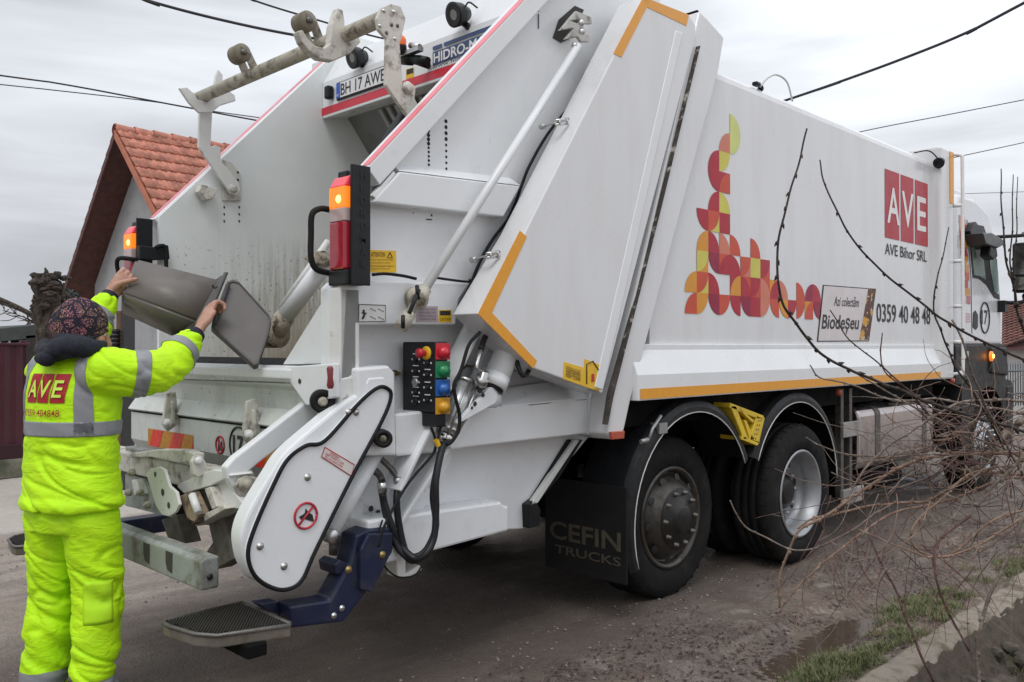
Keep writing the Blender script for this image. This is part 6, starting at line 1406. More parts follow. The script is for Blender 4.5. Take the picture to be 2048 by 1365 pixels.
def build_body():
    global person
    bm = B()
    loft(bm, [(pl(0, 0, .82), PR*.15, PF*.10), (pl(0, .0, .95), PR*.155, PF*.105), (pl(0, .01, 1.1), PR*.14, PF*.10), (pl(0, .01, 1.28), PR*.165, PF*.105), (pl(0, 0, 1.38), PR*.15, PF*.085), (pl(0, .0, 1.45), PR*.09, PF*.07), (pl(0, .01, 1.47), PR*.055, PF*.055)])
    limb(bm, [pl(0, 0, 1.43), pl(.0, .02, 1.50), hl(0, -.025, -.06)], [.055, .052, .055])
    for s, SH, EL, WR in ((1, SHR, ELR, WRR), (-1, SHL, ELL, WRL)): limb(bm, [SH, EL, WR], [.052, .042, .029])
    for s in (1, -1): limb(bm, [pl(s*.09, 0, .86), pl(s*.12, .03, .47), pl(s*.135, 0, .05)], [.085, .055, .04])
    for s in (1, -1): limb(bm, [pl(s*.135, -.03, .0), pl(s*.14, .14, -.02)], [.038, .03])
    # head: skull, face, jaw, nose, ears, brow
    ell(bm, hl(0, -.005, .015), Hr*.074, Hf*.094, Hu*.105); ell(bm, hl(0, .025, -.035), Hr*.062, Hf*.066, Hu*.082); ell(bm, hl(0, .055, -.082), Hr*.035, Hf*.035, Hu*.03, 2)
    limb(bm, [hl(0, .088, .02), hl(0, .108, -.018), hl(0, .114, -.03)], [.010, .013, .015], 10); ell(bm, hl(0, .098, -.036), Hr*.02, Hf*.014, Hu*.011, 2)
    ell(bm, hl(0, .078, .032), Hr*.055, Hf*.02, Hu*.012, 2); ell(bm, hl(0, .088, -.062), Hr*.026, Hf*.010, Hu*.007, 2); ell(bm, hl(0, .085, -.072), Hr*.022, Hf*.011, Hu*.008, 2)
    for s in (1, -1): ell(bm, hl(s*.076, -.005, -.01), Hr*.010, Hf*.020, Hu*.032, 2); ell(bm, hl(s*.045, .06, -.02), Hr*.025, Hf*.025, Hu*.025, 2)
    # hands
    def hand(wr, kn, side, palm_n, fingers, thumb):
        """wrist, knuckle centre, vector across the knuckles (towards the index), palm normal, finger chains, thumb chain"""
        d = (kn-wr); L = d.length; d.normalize()
        loft(bm, [(wr-d*.01, side*.030, palm_n*.022), (wr+d*L*.35, side*.038, palm_n*.022), (wr+d*L*.75, side*.047, palm_n*.020), (kn+d*.006, side*.046, palm_n*.016)], 16)
        for ch, r in fingers: limb(bm, ch, r, 10)
        limb(bm, thumb[0], thumb[1], 10)
    # right hand: grips the bin's rim, fingers over the far side
    kn = PD(417, 623, 3.955); sd = (PD(428, 611, 3.97)-PD(407, 643, 3.94)).normalized(); d = (kn-WRR).normalized(); pn = d.cross(sd).normalized(); sd = pn.cross(d).normalized()
    if pn.dot(FW) < 0: pn = -pn
    fs = []
    for k, o in enumerate((.035, .012, -.012, -.034)):
        b0 = kn+sd*o; L = (.048, .053, .049, .039)[k]; a = b0+d*L*.9+pn*.004+V((0, 0, .002)); e = a+d*.008+pn*L*.72; g = e-d*L*.35+pn*.012
        fs.append(([b0-d*.01, b0+d*.012, a, e, g], [.0125, .0125, .0112, .0102, .0085]))
    hand(WRR, kn, sd, pn, fs, ([WRR+d*.035+sd*.022, WRR+d*.060+sd*.045+pn*.004, WRR+d*.088+sd*.052+pn*.004, WRR+d*.112+sd*.050+pn*.008], [.018, .0145, .0125, .0105]))
    # left hand: supports the bin's bottom corner, thumb laid on the wall of the bin
    kn = PD(253, 556, 4.14); d = (kn-WRL).normalized(); sd = (PD(258, 547, 4.15)-PD(243, 571, 4.13)).normalized(); pn = d.cross(sd).normalized(); sd = pn.cross(d).normalized()
    if pn.dot(FW) < 0: pn = -pn
    fs = []
    for k, o in enumerate((.035, .012, -.012, -.034)):
        b0 = kn+sd*o; L = (.046, .05, .047, .038)[k]; a = b0+d*L*.55+pn*.018; e = a+d*.004+pn*L*.85; g = e-d*L*.2+pn*.018
        fs.append(([b0-d*.01, b0+d*.012, a, e, g], [.0125, .0125, .0112, .0102, .0085]))
    hand(WRL, kn, sd, pn, fs, ([WRL+d*.03+sd*.004-pn*.008, PD(240, 568, 4.085), PD(256, 563, 4.085), PD(271, 559, 4.10)], [.019, .015, .013, .011]))
    bm = evalmesh(bm, [('REMESH', dict(mode='VOXEL', voxel_size=.0042)), ('SMOOTH', dict(factor=.5, iterations=3))])
    person = obj('person', bm, SKIN, None, smooth=True, at=tuple(PC)); tag(person, 'person in yellow reflective workwear and patterned beanie tipping a small bin into the hopper', 'person')
    ey = mat('eye_white', (.7, .68, .66), .2); ir = mat('iris_dark', (.05, .03, .02), .1)
    for s in (1, -1):
        b2 = B(); ell(b2, hl(s*.03, .078, .008), Hr*.012, Hf*.012, Hu*.012, 2); e = obj('eye', b2, ey, person, smooth=True); b2 = B(); ell(b2, hl(s*.03, .0885, .008), Hr*.005, Hf*.002, Hu*.005, 2); obj('iris', b2, ir, e, smooth=True)
build_body()
def fold(p, sx=5., sz=13., seed=0.):
    sx *= .66; sz *= .62
    w = noise.noise_vector(p*1.7+V((seed,)*3))*.42; q = V((p.x*sx*.8, p.y*sx*.8, p.z*sz*1.25+(p.x+p.y)*3.2))+w+V((seed,)*3)
    a = 1-2.6*abs(noise.noise(q)); b = 1-2.4*abs(noise.noise(V((q.x*1.9, q.y*1.9, q.z*1.25))+V((3, 3, 3))))
    c = abs(noise.noise(V((q.x*1.3, q.y*1.3, q.z*1.1))+V((7, 1, 4)))); cr = -max(0, 1-c/.10)*.9      # sharp creases
    return a*.45+b*.28+cr
def displace(bm, fn):
    bm.normal_update(); mv = [(v, v.normal.copy()*fn(v.co)) for v in bm.verts]
    for v, d in mv: v.co += d
def hivis():
    m, nt, b = nodes('hi_vis_fabric'); c = mixc(nt, noise_fac(nt, 5, 4, .3, .7), (.48, .87, .006), (.58, .95, .010)); c = mixc(nt, math_node(nt, 'MULTIPLY', noise_fac(nt, 7, 6, .52, .75), .4), c, (.34, .50, .03)); nt.links.new(c, b.inputs['Base Color'])
    b.inputs['Roughness'].default_value = .62; b.inputs['Specular IOR Level'].default_value = .3
    h = noise_fac(nt, 13, 2, .2, .8, (1, 1, 2.2), dist=1.0); bump(nt, b, h, .35, .012); return m
HV = hivis(); SILVER = mat('reflective_silver_band', (.25, .26, .275), .45, var=.06, vscale=14, bump_s=.05, bump_scale=200)
NAVYK = mat('navy_knit', (.010, .012, .022), .85, var=.3, vscale=30, bump_s=.3, bump_scale=160)
SMOOTH = [('SMOOTH', dict(factor=.5, iterations=4))]
bvh = None
def build_jacket():
    global bvh
    bm = B()
    loft(bm, [(pl(0, .0, .83), PR*.222, PF*.164), (pl(0, .0, .855), PR*.225, PF*.167), (pl(0, .0, .88), PR*.210, PF*.152), (pl(0, .0, .95), PR*.204, PF*.148), (pl(0, .0, 1.05), PR*.199, PF*.145), (pl(0, .0, 1.18), PR*.205, PF*.146), (pl(0, .005, 1.30), PR*.214, PF*.146), (pl(0, .01, 1.37), PR*.212, PF*.132), (pl(0, .015, 1.42), PR*.185, PF*.105), (pl(0, .02, 1.455), PR*.130, PF*.085), (pl(0, .025, 1.475), PR*.085, PF*.072)], 40)
    limb(bm, [pl(.15, .0, 1.37), SHR+V((0, 0, -.015)), ELR, WRR+(ELR-WRR)*.24], [.10, .100, .088, .060], 24)
    limb(bm, [pl(-.13, .03, 1.36), SHL+V((0, 0, -.015)), ELL, WRL+(ELL-WRL)*.24], [.09, .085, .082, .060], 24)
    # collar standing at the right of the neck
    limb(bm, [pl(.06, -.06, 1.46), pl(.115, .01, 1.475), pl(.105, .075, 1.465)], [.02, .024, .02], 10)
    bm = evalmesh(bm, [('REMESH', dict(mode='VOXEL', voxel_size=.0065))]+SMOOTH)
    def f(p):
        bk = 1-.8*max(0, min(1, (p.z-1.10)/.08))*(1 if abs((p-pl(0, 0, p.z)).dot(PR)) < .2 and (p-pl(0, 0, p.z)).dot(PF) < .05 else 0); k = .008*bk*fold(p)
        el = min((p-ELR).length, (p-SHR).length+.05, (p-ELL).length); k += .014*max(0, 1-el/.2)*fold(p, 8, 8, 4)
        k += .015*fold(p, 2.6, 8.5, 9)*(1 if p.z < 1.12 else .5)*bk
        return k
    displace(bm, f)
    bm2 = evalmesh(bm, [('SMOOTH', dict(factor=.5, iterations=1))]); bvh = BVHTree.FromBMesh(bm2); src = bm2.copy()
    j = obj('jacket', bm2, HV, person, smooth=True)
    # reflective bands: strips of the jacket surface lifted 2 mm
    def band(name, planes, keep, par=None):
        b = src.copy()
        for co, no in planes: bmesh.ops.bisect_plane(b, geom=b.verts[:]+b.edges[:]+b.faces[:], plane_co=co, plane_no=no, clear_outer=True)
        bad = [v for v in b.verts if not keep(v.co)]; bmesh.ops.delete(b, geom=bad, context='VERTS')
        b.normal_update()
        for v in b.verts: v.co += v.normal*.0028
        o = obj(name, b, SILVER, par or j, smooth=True, fixn=False); s = o.modifiers.new('thick', 'SOLIDIFY'); s.thickness = .004; s.offset = -.4; return o
    trunk = lambda p: (abs((p-pl(0, 0, p.z)).dot(PR)) < .26)
    Z = V((0, 0, 1))
    band('reflective_band', [(pl(0, 0, 1.186), Z), (pl(0, 0, 1.128), -Z)], trunk)
    for x in (.158, -.158): band('reflective_band', [(pl(x+.027, 0, 0), PR), (pl(x-.027, 0, 0), -PR), (pl(0, 0, 1.135), -Z), (pl(0, .06, 0), PF)], lambda p: p.z < 1.55 and (p-pl(0, 0, p.z)).dot(PF) < .06)
    for A, Bp, ts in ((SHR, ELR, (.62,)), (ELR, WRR, (.50,)), (SHL, ELL, (.6,)), (ELL, WRL, (.5,))):
        d = (Bp-A).normalized()
        for t in ts:
            c = A+(Bp-A)*t; band('reflective_band', [(c+d*.027, d), (c-d*.027, -d)], lambda p: (p-c).length < .16)
    # back print: three red panels, letters and telephone number, laid on the cloth
    def proj(p, off=.0035):
        o = V(p)-PF*.5; h = bvh.ray_cast(o, PF); return (h[0]-PF*off) if h[0] else V(p)
    def bp(x, z): return pl(x, -.2, z)
    red = mat('jacket_red_print', (.40, .012, .022), .6); x0, w, z0, z1 = -.100, .200, 1.262, 1.377; sk = .012
    b = B()
    for i in range(3):
        a0 = x0+w*i/3+(.004 if i else 0); a1 = x0+w*(i+1)/3-(.004 if i < 2 else 0); n = 10
        g = [[b.verts.new(proj(bp(a0+(a1-a0)*s/n+sk*(t/n), z0+(z1-z0)*t/n))) for t in range(n+1)] for s in range(n+1)]
        for s in range(n):
            for t in range(n): b.faces.new((g[s][t], g[s+1][t], g[s+1][t+1], g[s][t+1]))
    lg = obj('back_logo', b, red, j, fixn=False)
    lime = mat('lime_print', (.62, .88, .10), .6)
    for i, ch in enumerate('AVE'): text('lettering', ch, lime, lg, bp(x0+w*i/3+.012+.004, z0+.022), PR, Z, .054 if i < 2 else .046, .068, bold=.015, fn=lambda q: proj(q, .009), shear=.08)
    text('lettering', '0359 404848', red, j, bp(-.098, 1.208), PR, Z, .185, .028, bold=.004, fn=lambda q: proj(q, .011))
    # hem seam line
    # knitted cuffs
    for EL, WR in ((ELR, WRR), (ELL, WRL)):
        b = B(); d = (WR-EL).normalized(); a = WR-d*.085
        tubem(b, [a, a+d*.03, a+d*.06, a+d*.085], [.050, .049, .043, .038], 20); obj('cuff', b, NAVYK, j, smooth=True)
build_jacket()
def build_trousers():
    bm = B()
    loft(bm, [(pl(0, .0, .74), PR*.185, PF*.135), (pl(0, .0, .80), PR*.193, PF*.14), (pl(0, .0, .90), PR*.185, PF*.13), (pl(0, .0, 1.0), PR*.17, PF*.115)], 32)
    for s in (1, -1):
        limb(bm, [pl(s*.098, .0, .80), pl(s*.112, .012, .62), pl(s*.122, .02, .45), pl(s*.128, -.005, .25), pl(s*.136, -.02, .045)], [.112, .103, .090, .084, .078], 26)
    bm = evalmesh(bm, [('REMESH', dict(mode='VOXEL', voxel_size=.0065))]+SMOOTH)
    def f(p):
        lo = max(0, min(1, (.75-p.z)/.3)); return .010*fold(p, 5, 11, 21)+.017*lo*fold(p, 4.2, 9.5, 27)+.008*max(0, 1-abs(p.z-.45)/.14)*fold(p, 7, 14, 33)+.010*max(0, 1-abs(p.z-.13)/.12)*fold(p, 6, 16, 41)
    displace(bm, f); bm = evalmesh(bm, [('SMOOTH', dict(factor=.5, iterations=1))]); src = bm.copy(); t = obj('trousers', bm, HV, person, smooth=True)
    Z = V((0, 0, 1))
    for s in (1, -1):
        b = src.copy()
        for co, no in ((pl(0, 0, .158), Z), (pl(0, 0, .102), -Z)): bmesh.ops.bisect_plane(b, geom=b.verts[:]+b.edges[:]+b.faces[:], plane_co=co, plane_no=no, clear_outer=True)
        bmesh.ops.delete(b, geom=[v for v in b.verts if ((v.co-pl(0, 0, v.co.z)).dot(PR))*s < 0], context='VERTS'); b.normal_update()
        for v in b.verts: v.co += v.normal*.0028
        obj('reflective_band', b, SILVER, t, smooth=True, fixn=False)
        b = B(); tubem(b, [pl(s*.136, -.02, .102), pl(s*.136, -.02, .03), pl(s*.136, -.02, .0)], [.090, .092, .090], 24); obj('hem', b, NAVYK, t, smooth=True)
    # thigh pocket, sun-faded
    bt = BVHTree.FromBMesh(src); n = 10; b = B(); g = []
    dirn = (PR*.8-PF*.6).normalized()
    for i in range(n+1):
        row = []
        for k in range(n+1):
            p = pl(.12, .01, .38+.17*k/n)+(-PF*.8-PR*.6)*(-.055+.11*i/n)*-1+dirn*.4; h = bt.ray_cast(p, -dirn); row.append(b.verts.new((h[0]+dirn*.003) if h[0] else p-dirn*.3))
        g.append(row)
    for i in range(n):
        for k in range(n): b.faces.new((g[i][k], g[i+1][k], g[i+1][k+1], g[i][k+1]))
    o = obj('pocket', b, mat('faded_hi_vis', (.50, .86, .012), .7, var=.08, vscale=8), t, smooth=True); s = o.modifiers.new('thick', 'SOLIDIFY'); s.thickness = .004
    BT = mat('work_boot', (.02, .018, .017), .6)
    for s in (1, -1):
        b = B(); ell(b, pl(s*.138, .05, .005), PR*.05, PF*.15, Z*.05); ell(b, pl(s*.138, -.03, .04), PR*.05, PF*.06, Z*.07); boxc = pl(s*.138, .04, -.04); loft(b, [(boxc-Z*.010, PR*.048, PF*.145), (boxc+Z*.02, PR*.05, PF*.148)], 24)
        b = evalmesh(b, [('REMESH', dict(mode='VOXEL', voxel_size=.006))]+SMOOTH); obj('boot', b, BT, person, smooth=True)
build_trousers()
def build_headwear():
    m, nt, b = nodes('patterned_knit'); N = nt.nodes.new; L = nt.links.new; tc = N('ShaderNodeTexCoord')
    n1 = N('ShaderNodeTexNoise'); n1.inputs['Scale'].default_value = 26; n1.inputs['Detail'].default_value = 2; n1.inputs['Distortion'].default_value = .8; L(tc.outputs['Object'], n1.inputs[0])
    sn = math_node(nt, 'SINE', math_node(nt, 'MULTIPLY', n1.outputs['Fac'], 62), 0); r = N('ShaderNodeMapRange'); L(sn, r.inputs[0]); r.inputs[1].default_value = .35; r.inputs[2].default_value = .6
    v = N('ShaderNodeTexVoronoi'); v.feature = 'DISTANCE_TO_EDGE'; v.inputs['Scale'].default_value = 17; L(tc.outputs['Object'], v.inputs[0]); r2 = N('ShaderNodeMapRange'); L(v.outputs['Distance'], r2.inputs[0]); r2.inputs[1].default_value = .05; r2.inputs[2].default_value = .09
    f = math_node(nt, 'MULTIPLY', r.outputs[0], r2.outputs[0]); hue = mixc(nt, noise_fac(nt, 9, 2, .42, .58), (.40, .14, .16), (.32, .18, .12)); c = mixc(nt, f, (.012, .009, .022), hue)
    c = mixc(nt, noise_fac(nt, 11, 1, .70, .72), c, (.75, .16, .06)); L(c, b.inputs['Base Color']); b.inputs['Roughness'].default_value = .9; bump(nt, b, noise_fac(nt, 170, 2), .4, .003)
    bm = B()
    def cap(k):
        q = B(); ell(q, hl(0, -.012, .016), Hr*(.087*k), Hf*(.108*k), Hu*(.120*k), 5); return q
    bm = cap(1)
    cut = hl(0, .09, .018); back = hl(0, -.115, -.10); ax = (cut-back).normalized(); no = -(Hr.cross(ax)).normalized()
    if no.dot(Hu) > 0: no = -no
    bmesh.ops.bisect_plane(bm, geom=bm.verts[:]+bm.edges[:]+bm.faces[:], plane_co=cut, plane_no=no, clear_outer=True)
    displace(bm, lambda p: .004*fold(p, 10, 16, 50)+.003*noise.noise(p*30))
    h = obj('beanie', bm, m, person, smooth=True, fixn=False); s = h.modifiers.new('thick', 'SOLIDIFY'); s.thickness = .006; s.offset = 0
    bm = B(); mid = (cut+back)/2; pts = [mid+ax*((cut-back).length/2*.95)*cos(t)+Hr*.088*sin(t) for t in [2*pi*i/30 for i in range(31)]]; tubem(bm, pts, .006, 8); obj('brim', bm, NAVYK, h, smooth=True)
    # hood of the sweatshirt lying over the jacket's neck
    bm = B()
    limb(bm, [PD(205, 690, 3.53), PD(180, 697, 3.47), PD(150, 694, 3.45), PD(118, 700, 3.47), PD(95, 706, 3.52), PD(92, 690, 3.62)], [.02, .036, .046, .045, .040, .028], 14)
    limb(bm, [PD(110, 705, 3.46), PD(95, 716, 3.45), PD(82, 716, 3.47)], [.035, .036, .024], 12); limb(bm, [PD(120, 682, 3.52), PD(150, 686, 3.5), PD(180, 692, 3.52)], [.032, .036, .03], 12)
    limb(bm, [PD(170, 700, 3.6), PD(150, 700, 3.62)], [.065, .065], 12)
    bm = evalmesh(bm, [('REMESH', dict(mode='VOXEL', voxel_size=.007))]+SMOOTH); displace(bm, lambda p: .006*fold(p, 9, 9, 60)); obj('hood', bm, NAVYK, person, smooth=True)
build_headwear()

# ================================================================== THE SMALL BIN
def build_bin():
    A, D, E = PD(272, 516, 4.24), PD(244, 587, 4.06), PD(241, 628, 4.24)
    Bq, C, Fq = PD(448, 560, 4.20), PD(402, 646, 3.97), PD(352, 680, 4.15)
    G, H = A+(E-D), Bq+(Fq-C)
    c0 = (A+D+E+G)/4; cen = sum((A, D, E, G, Bq, C, Fq, H), V())/8
    t = empty('bin', tuple(cen)); tag(t, 'small grey brown plastic bin with a hanging lid held up by the worker', 'bin')
    PLM = mat('bin_grey_brown', (.135, .118, .104), .38, var=.05, vscale=4, dirt=(.20, .185, .16), dirt_lo=.58, dirt_hi=.75, dirt_scale=9, bump_s=.05, dirt_max=.5)
    bm = B(); bo = [bm.verts.new(p) for p in (A, D, E, G)]; mo = [bm.verts.new(p) for p in (Bq, C, Fq, H)]
    bm.faces.new(bo)
    for i in range(4): bm.faces.new((bo[i], bo[(i+1) % 4], mo[(i+1) % 4], mo[i]))
    bmesh.ops.recalc_face_normals(bm, faces=bm.faces)
    bm.normal_update()
    if (bm.faces[:][0].calc_center_median()-cen).dot(bm.faces[:][0].normal) < 0: bmesh.ops.reverse_faces(bm, faces=bm.faces)
    bmesh.ops.bevel(bm, geom=bm.edges[:], offset=.014, segments=4, affect='EDGES', clamp_overlap=True)
    o = obj('tub', bm, PLM, t, fixn=False, smooth=True); s = o.modifiers.new('thick', 'SOLIDIFY'); s.thickness = .005; s.offset = -1
    # rim collar round the mouth
    ax = ((Bq+C+Fq+H)/4-c0).normalized(); mc = (Bq+C+Fq+H)/4; bm = B(); q = [Bq, C, Fq, H]; out = [p+(p-mc).normalized()*.022 for p in q]; inn = [p-(p-mc).normalized()*.004 for p in q]
    va = [[bm.verts.new(p-ax*.028) for p in out], [bm.verts.new(p+ax*.002) for p in out], [bm.verts.new(p+ax*.002) for p in inn], [bm.verts.new(p-ax*.028) for p in inn]]
    for i in range(4):
        a, b = va[i], va[(i+1) % 4]
        for k in range(4): bm.faces.new((a[k], a[(k+1) % 4], b[(k+1) % 4], b[k]))
    DK = mat('bin_rim_dark', (.06, .055, .052), .4, var=.1); rim = obj('rim', bm, DK, t, .006)
    # handle bar standing along the upper rim, two hinge lugs
    p0, p1 = PD(452, 546, 4.13), PD(425, 612, 3.99); bm = B(); n = (p1-p0).normalized(); sd = n.cross(FW).normalized()
    loft(bm, [(p0-n*.004, sd*.006, FW*.010), (p0, sd*.010, FW*.014), (p1, sd*.010, FW*.014), (p1+n*.05, sd*.009, FW*.012)], 12); obj('handle', bm, DK, t, smooth=True)
    bm = B(); a, b = PD(424, 570, 4.04), PD(434, 573, 4.06); tubem(bm, spline([a, (a+b)/2+V((0, 0, -.012)), b], 4), .004, 6); obj('clip', bm, INK, t)
    # lid hanging open from the mouth
    L = [PD(455, 566, 4.16), PD(466, 562, 4.16), PD(478, 566, 4.16), PD(537, 632, 4.10), PD(541, 642, 4.10), PD(536, 668, 4.07), PD(516, 728, 4.02), PD(508, 731, 4.02), PD(424, 655, 3.98), PD(428, 640, 4.0)]
    cc = sum(L, V())/len(L); nn = (L[3]-L[0]).cross(L[8]-L[0]).normalized()
    L = [CAM+(p-CAM)*((cc-CAM).dot(nn)/(p-CAM).dot(nn)) for p in L]
    if nn.dot(FW) < 0: nn = -nn
    bm = B(); prism(bm, L, nn*.012); ld = obj('lid', bm, mat('bin_lid_plastic', (.105, .095, .087), .42, var=.08, vscale=8, bump_s=.04), t, .005)
    bm = B(); lip = [p+(p-cc).normalized()*.004 for p in L]; inn = [p+(cc-p)*.045 for p in L]
    k = len(L); va = [[bm.verts.new(p-nn*.006) for p in lip], [bm.verts.new(p+nn*.03) for p in lip], [bm.verts.new(p+nn*.03) for p in inn], [bm.verts.new(p-nn*.006) for p in inn]]
    for i in range(4):
        a, b = va[i], va[(i+1) % 4]
        for j in range(k): bm.faces.new((a[j], a[(j+1) % k], b[(j+1) % k], b[j]))
    obj('lid_lip', bm, DK, ld, .002)
    bm = B(); tubem(bm, [PD(456, 570, 4.16), PD(428, 648, 3.99)], .011, 12); obj('hinge', bm, DK, t)
build_bin()
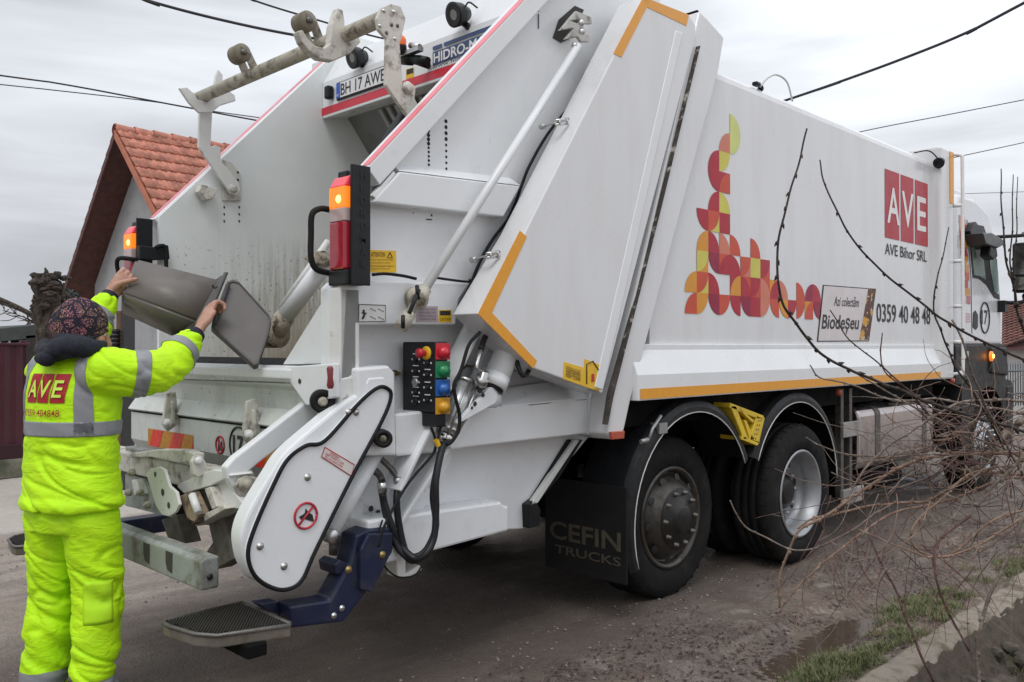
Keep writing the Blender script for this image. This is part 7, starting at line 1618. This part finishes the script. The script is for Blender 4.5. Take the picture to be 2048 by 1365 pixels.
# ================================================================== BARE SHRUB ON THE DITCH BANK
def bark(name, a, b): return mat(name, a, .75, var=.3, vscale=18, dirt=b, dirt_lo=.5, dirt_hi=.65, dirt_scale=30, bump_s=.3)
def build_shrub():
    TAN = bark('tan_stem_bark', (.20, .125, .088), (.33, .245, .19)); GREY = bark('grey_stem_bark', (.15, .115, .092), (.29, .245, .21)); DARK = bark('dark_stem_bark', (.038, .028, .024), (.07, .055, .045)); REDB = bark('red_brown_twig_bark', (.085, .040, .033), (.15, .09, .07))
    rnd = random.Random(21)
    base = PD(2060, 1010, 3.7); base.z = -.2
    t = empty('shrub', tuple(base)); tag(t, 'bare thorny shrub with arching brown and grey stems beside the lorry', 'shrub')
    def stem(par, pts, r0, r1, m, buds=True, name='stem', step=.07, budk=1.6):
        sp = spline([PD(*p) for p in pts], 9)
        # slight natural wobble
        sp = [p+V((noise.noise(p*9), noise.noise(p*9+V((5, 5, 5))), noise.noise(p*9+V((9, 9, 9)))))*.008 for p in sp]
        n = len(sp); r0 *= (.74 if m is DARK else .9); r1 *= (.74 if m is DARK else .9); rs = [r0+(r1-r0)*i/(n-1) for i in range(n)]; bm = B(); tubem(bm, sp, rs, 7)
        if buds:
            acc = 0; sgn = 1
            for i in range(2, n-1):
                acc += (sp[i]-sp[i-1]).length
                if acc > step*rnd.uniform(.7, 1.3):
                    acc = 0; d = (sp[i+1]-sp[i]).normalized(); s, u = frame_of(d); a = rnd.uniform(0, 6.28); q = s*cos(a)+u*sin(a); r = rs[i]
                    k_ = 1.25 if m is DARK else 1; tubem(bm, [sp[i]-d*r*1.2, sp[i]+d*r*.6+q*r*1.0, sp[i]+d*r*2.0*budk*.6*k_+q*r*budk*1.1*k_, sp[i]+d*r*3.4*budk*.6*k_+q*r*budk*1.5*k_], [r*1.1, r*1.25*k_, r*.8, r*.12], 6)
        return obj(name, bm, m, par, smooth=True)
    D1 = DARK
    # dark budded rods in front of the body wall
    stem(t, [(1614, 258, 2.65), (1590, 350, 2.65), (1567, 430, 2.66), (1556, 500, 2.68), (1558, 570, 2.7), (1585, 640, 2.75), (1640, 705, 2.85), (1700, 742, 2.95), (1800, 780, 3.1), (1910, 822, 3.3), (2070, 870, 3.5)], .0036, .0078, DARK, step=.05)
    stem(t, [(1638, 320, 2.9), (1652, 370, 2.9), (1690, 455, 2.92), (1760, 540, 2.98), (1840, 605, 3.05), (1900, 648, 3.1), (1980, 690, 3.2), (2080, 735, 3.3)], .0030, .007, DARK, step=.07)
    stem(t, [(1896, 455, 3.2), (1885, 510, 3.2), (1872, 560, 3.2), (1868, 600, 3.22), (1880, 655, 3.25), (1905, 720, 3.3), (1960, 810, 3.4), (2010, 900, 3.5)], .0025, .006, DARK, step=.05)
    for (u, w) in ((2001, 1.0), (2024, .8), (2033, .7)): stem(t, [(u, 338+(u-2001)*.5, 3.0), (u+3, 420, 3.0), (u-2 if u > 2010 else u+9, 500, 3.0), (2026, 580, 3.05), (2040, 640, 3.1), (2075, 720, 3.2)], .0024*w, .0075*w, DARK, step=.055)
    # long tan arching stems
    L = [([(2110, 905, 3.6), (1980, 908, 3.55), (1880, 912, 3.5), (1790, 940, 3.45), (1700, 1000, 3.4), (1640, 1040, 3.38), (1600, 1060, 3.35), (1580, 1100, 3.35), (1560, 1160, 3.35), (1558, 1215, 3.35)], .0085, .0048, TAN),
         ([(2100, 960, 3.5), (1960, 945, 3.5), (1860, 1000, 3.45), (1800, 1005, 3.42), (1720, 1018, 3.4), (1630, 1038, 3.38), (1595, 1058, 3.36)], .008, .004, TAN),
         ([(2100, 955, 3.4), (2000, 960, 3.4), (1900, 1000, 3.38), (1780, 1030, 3.35), (1680, 1100, 3.3), (1620, 1150, 3.3), (1570, 1205, 3.32), (1558, 1225, 3.33)], .006, .0035, TAN),
         ([(1780, 1010, 3.4), (1720, 1050, 3.36), (1660, 1085, 3.34), (1600, 1098, 3.32), (1550, 1085, 3.3), (1500, 1060, 3.3), (1470, 1025, 3.3), (1457, 1000, 3.3)], .0045, .0028, GREY),
         ([(2100, 800, 3.5), (2000, 800, 3.5), (1920, 805, 3.48), (1850, 845, 3.45), (1780, 890, 3.42), (1730, 940, 3.4), (1695, 1000, 3.4), (1690, 1030, 3.4)], .007, .004, GREY),
         ([(2100, 840, 3.7), (1980, 815, 3.7), (1880, 800, 3.7), (1790, 800, 3.68), (1700, 770, 3.65), (1640, 755, 3.62), (1617, 730, 3.6)], .006, .003, GREY),
         ([(1860, 910, 3.5), (1760, 915, 3.5), (1690, 908, 3.5), (1640, 892, 3.48), (1612, 875, 3.48)], .004, .0025, GREY),
         ([(1860, 945, 3.5), (1790, 960, 3.5), (1740, 970, 3.5), (1700, 960, 3.5), (1665, 945, 3.5)], .004, .0025, GREY),
         ([(2110, 1010, 3.2), (1990, 1040, 3.2), (1900, 1110, 3.2), (1850, 1108, 3.2), (1822, 1080, 3.2), (1830, 1045, 3.2), (1880, 1000, 3.25), (1940, 950, 3.3), (2020, 930, 3.4)], .0052, .004, TAN),
         ([(2110, 985, 3.1), (2010, 1060, 3.1), (1940, 1100, 3.1), (1860, 1115, 3.1), (1800, 1095, 3.15), (1720, 1060, 3.2)], .005, .003, TAN),
         ([(2110, 850, 3.3), (2030, 930, 3.3), (1990, 970, 3.3), (1960, 1005, 3.3), (1920, 1008, 3.3)], .009, .005, GREY),
         ([(2100, 905, 3.0), (2040, 1060, 3.0), (1985, 1180, 3.0), (1960, 1260, 3.0), (1955, 1330, 3.0), (1960, 1400, 3.0)], .0075, .006, GREY),
         ([(2080, 820, 3.6), (2020, 860, 3.6), (1990, 900, 3.6), (1970, 930, 3.6), (1930, 940, 3.6), (1880, 925, 3.6)], .014, .006, GREY),
         ([(1905, 640, 3.2), (1930, 700, 3.2), (1960, 790, 3.3), (1990, 850, 3.4), (2050, 960, 3.5)], .004, .006, GREY),
         ([(1762, 665, 3.3), (1762, 710, 3.3), (1775, 750, 3.3), (1830, 790, 3.3), (1880, 830, 3.35)], .0025, .0035, REDB),
         ([(1660, 620, 3.1), (1700, 680, 3.1), (1760, 730, 3.15), (1800, 765, 3.2), (1860, 830, 3.3)], .0028, .0042, DARK),
         ([(1700, 740, 3.4), (1800, 800, 3.45), (1900, 850, 3.5), (2000, 900, 3.55)], .0035, .005, GREY),
         ([(1740, 1080, 3.2), (1790, 1180, 3.15), (1830, 1280, 3.1), (1870, 1365, 3.1)], .004, .0055, REDB),
         ([(1940, 1300, 3.0), (1900, 1230, 3.0), (1870, 1150, 3.0), (1880, 1080, 3.05), (1940, 1030, 3.1)], .004, .005, REDB)]
    for pts, r0, r1, m in L: stem(t, pts, r0, r1, m, step=.06, budk=1.1)
    # tangle of thin twigs round the heart of the shrub
    for k in range(190):
        u0, v0, d0 = rnd.gauss(1940, 75), rnd.gauss(905, 45), rnd.uniform(3.2, 4.0)
        a = rnd.uniform(0, 2*pi); ln = rnd.uniform(70, 230); bend = rnd.uniform(-1.3, 1.3); pts = []
        for i in range(5):
            f = i/4; aa = a+bend*f; pts.append((u0+cos(aa)*ln*f, v0+sin(aa)*ln*f*.75, d0+rnd.uniform(-.06, .06)+f*rnd.uniform(-.15, .15)))
        stem(t, pts, rnd.uniform(.0017, .0033), .001, rnd.choice((TAN, GREY, REDB, REDB, TAN)), step=.09, name='twig', budk=.9)
    # hanging red-brown twigs over the mud and ditch
    for k in range(85):
        u0, v0, d0 = rnd.uniform(1640, 2080), rnd.uniform(960, 1140), rnd.uniform(2.9, 3.7)
        ln = rnd.uniform(90, 250); a = rnd.gauss(pi/2, .65); bend = rnd.uniform(-.8, .8); pts = []
        for i in range(5):
            f = i/4; aa = a+bend*f; pts.append((u0+cos(aa)*ln*f, v0+sin(aa)*ln*f, d0-.1*f))
        stem(t, pts, rnd.uniform(.0015, .0027), .0009, rnd.choice((REDB, REDB, TAN, GREY)), step=.08, name='twig', budk=.9)
build_shrub()
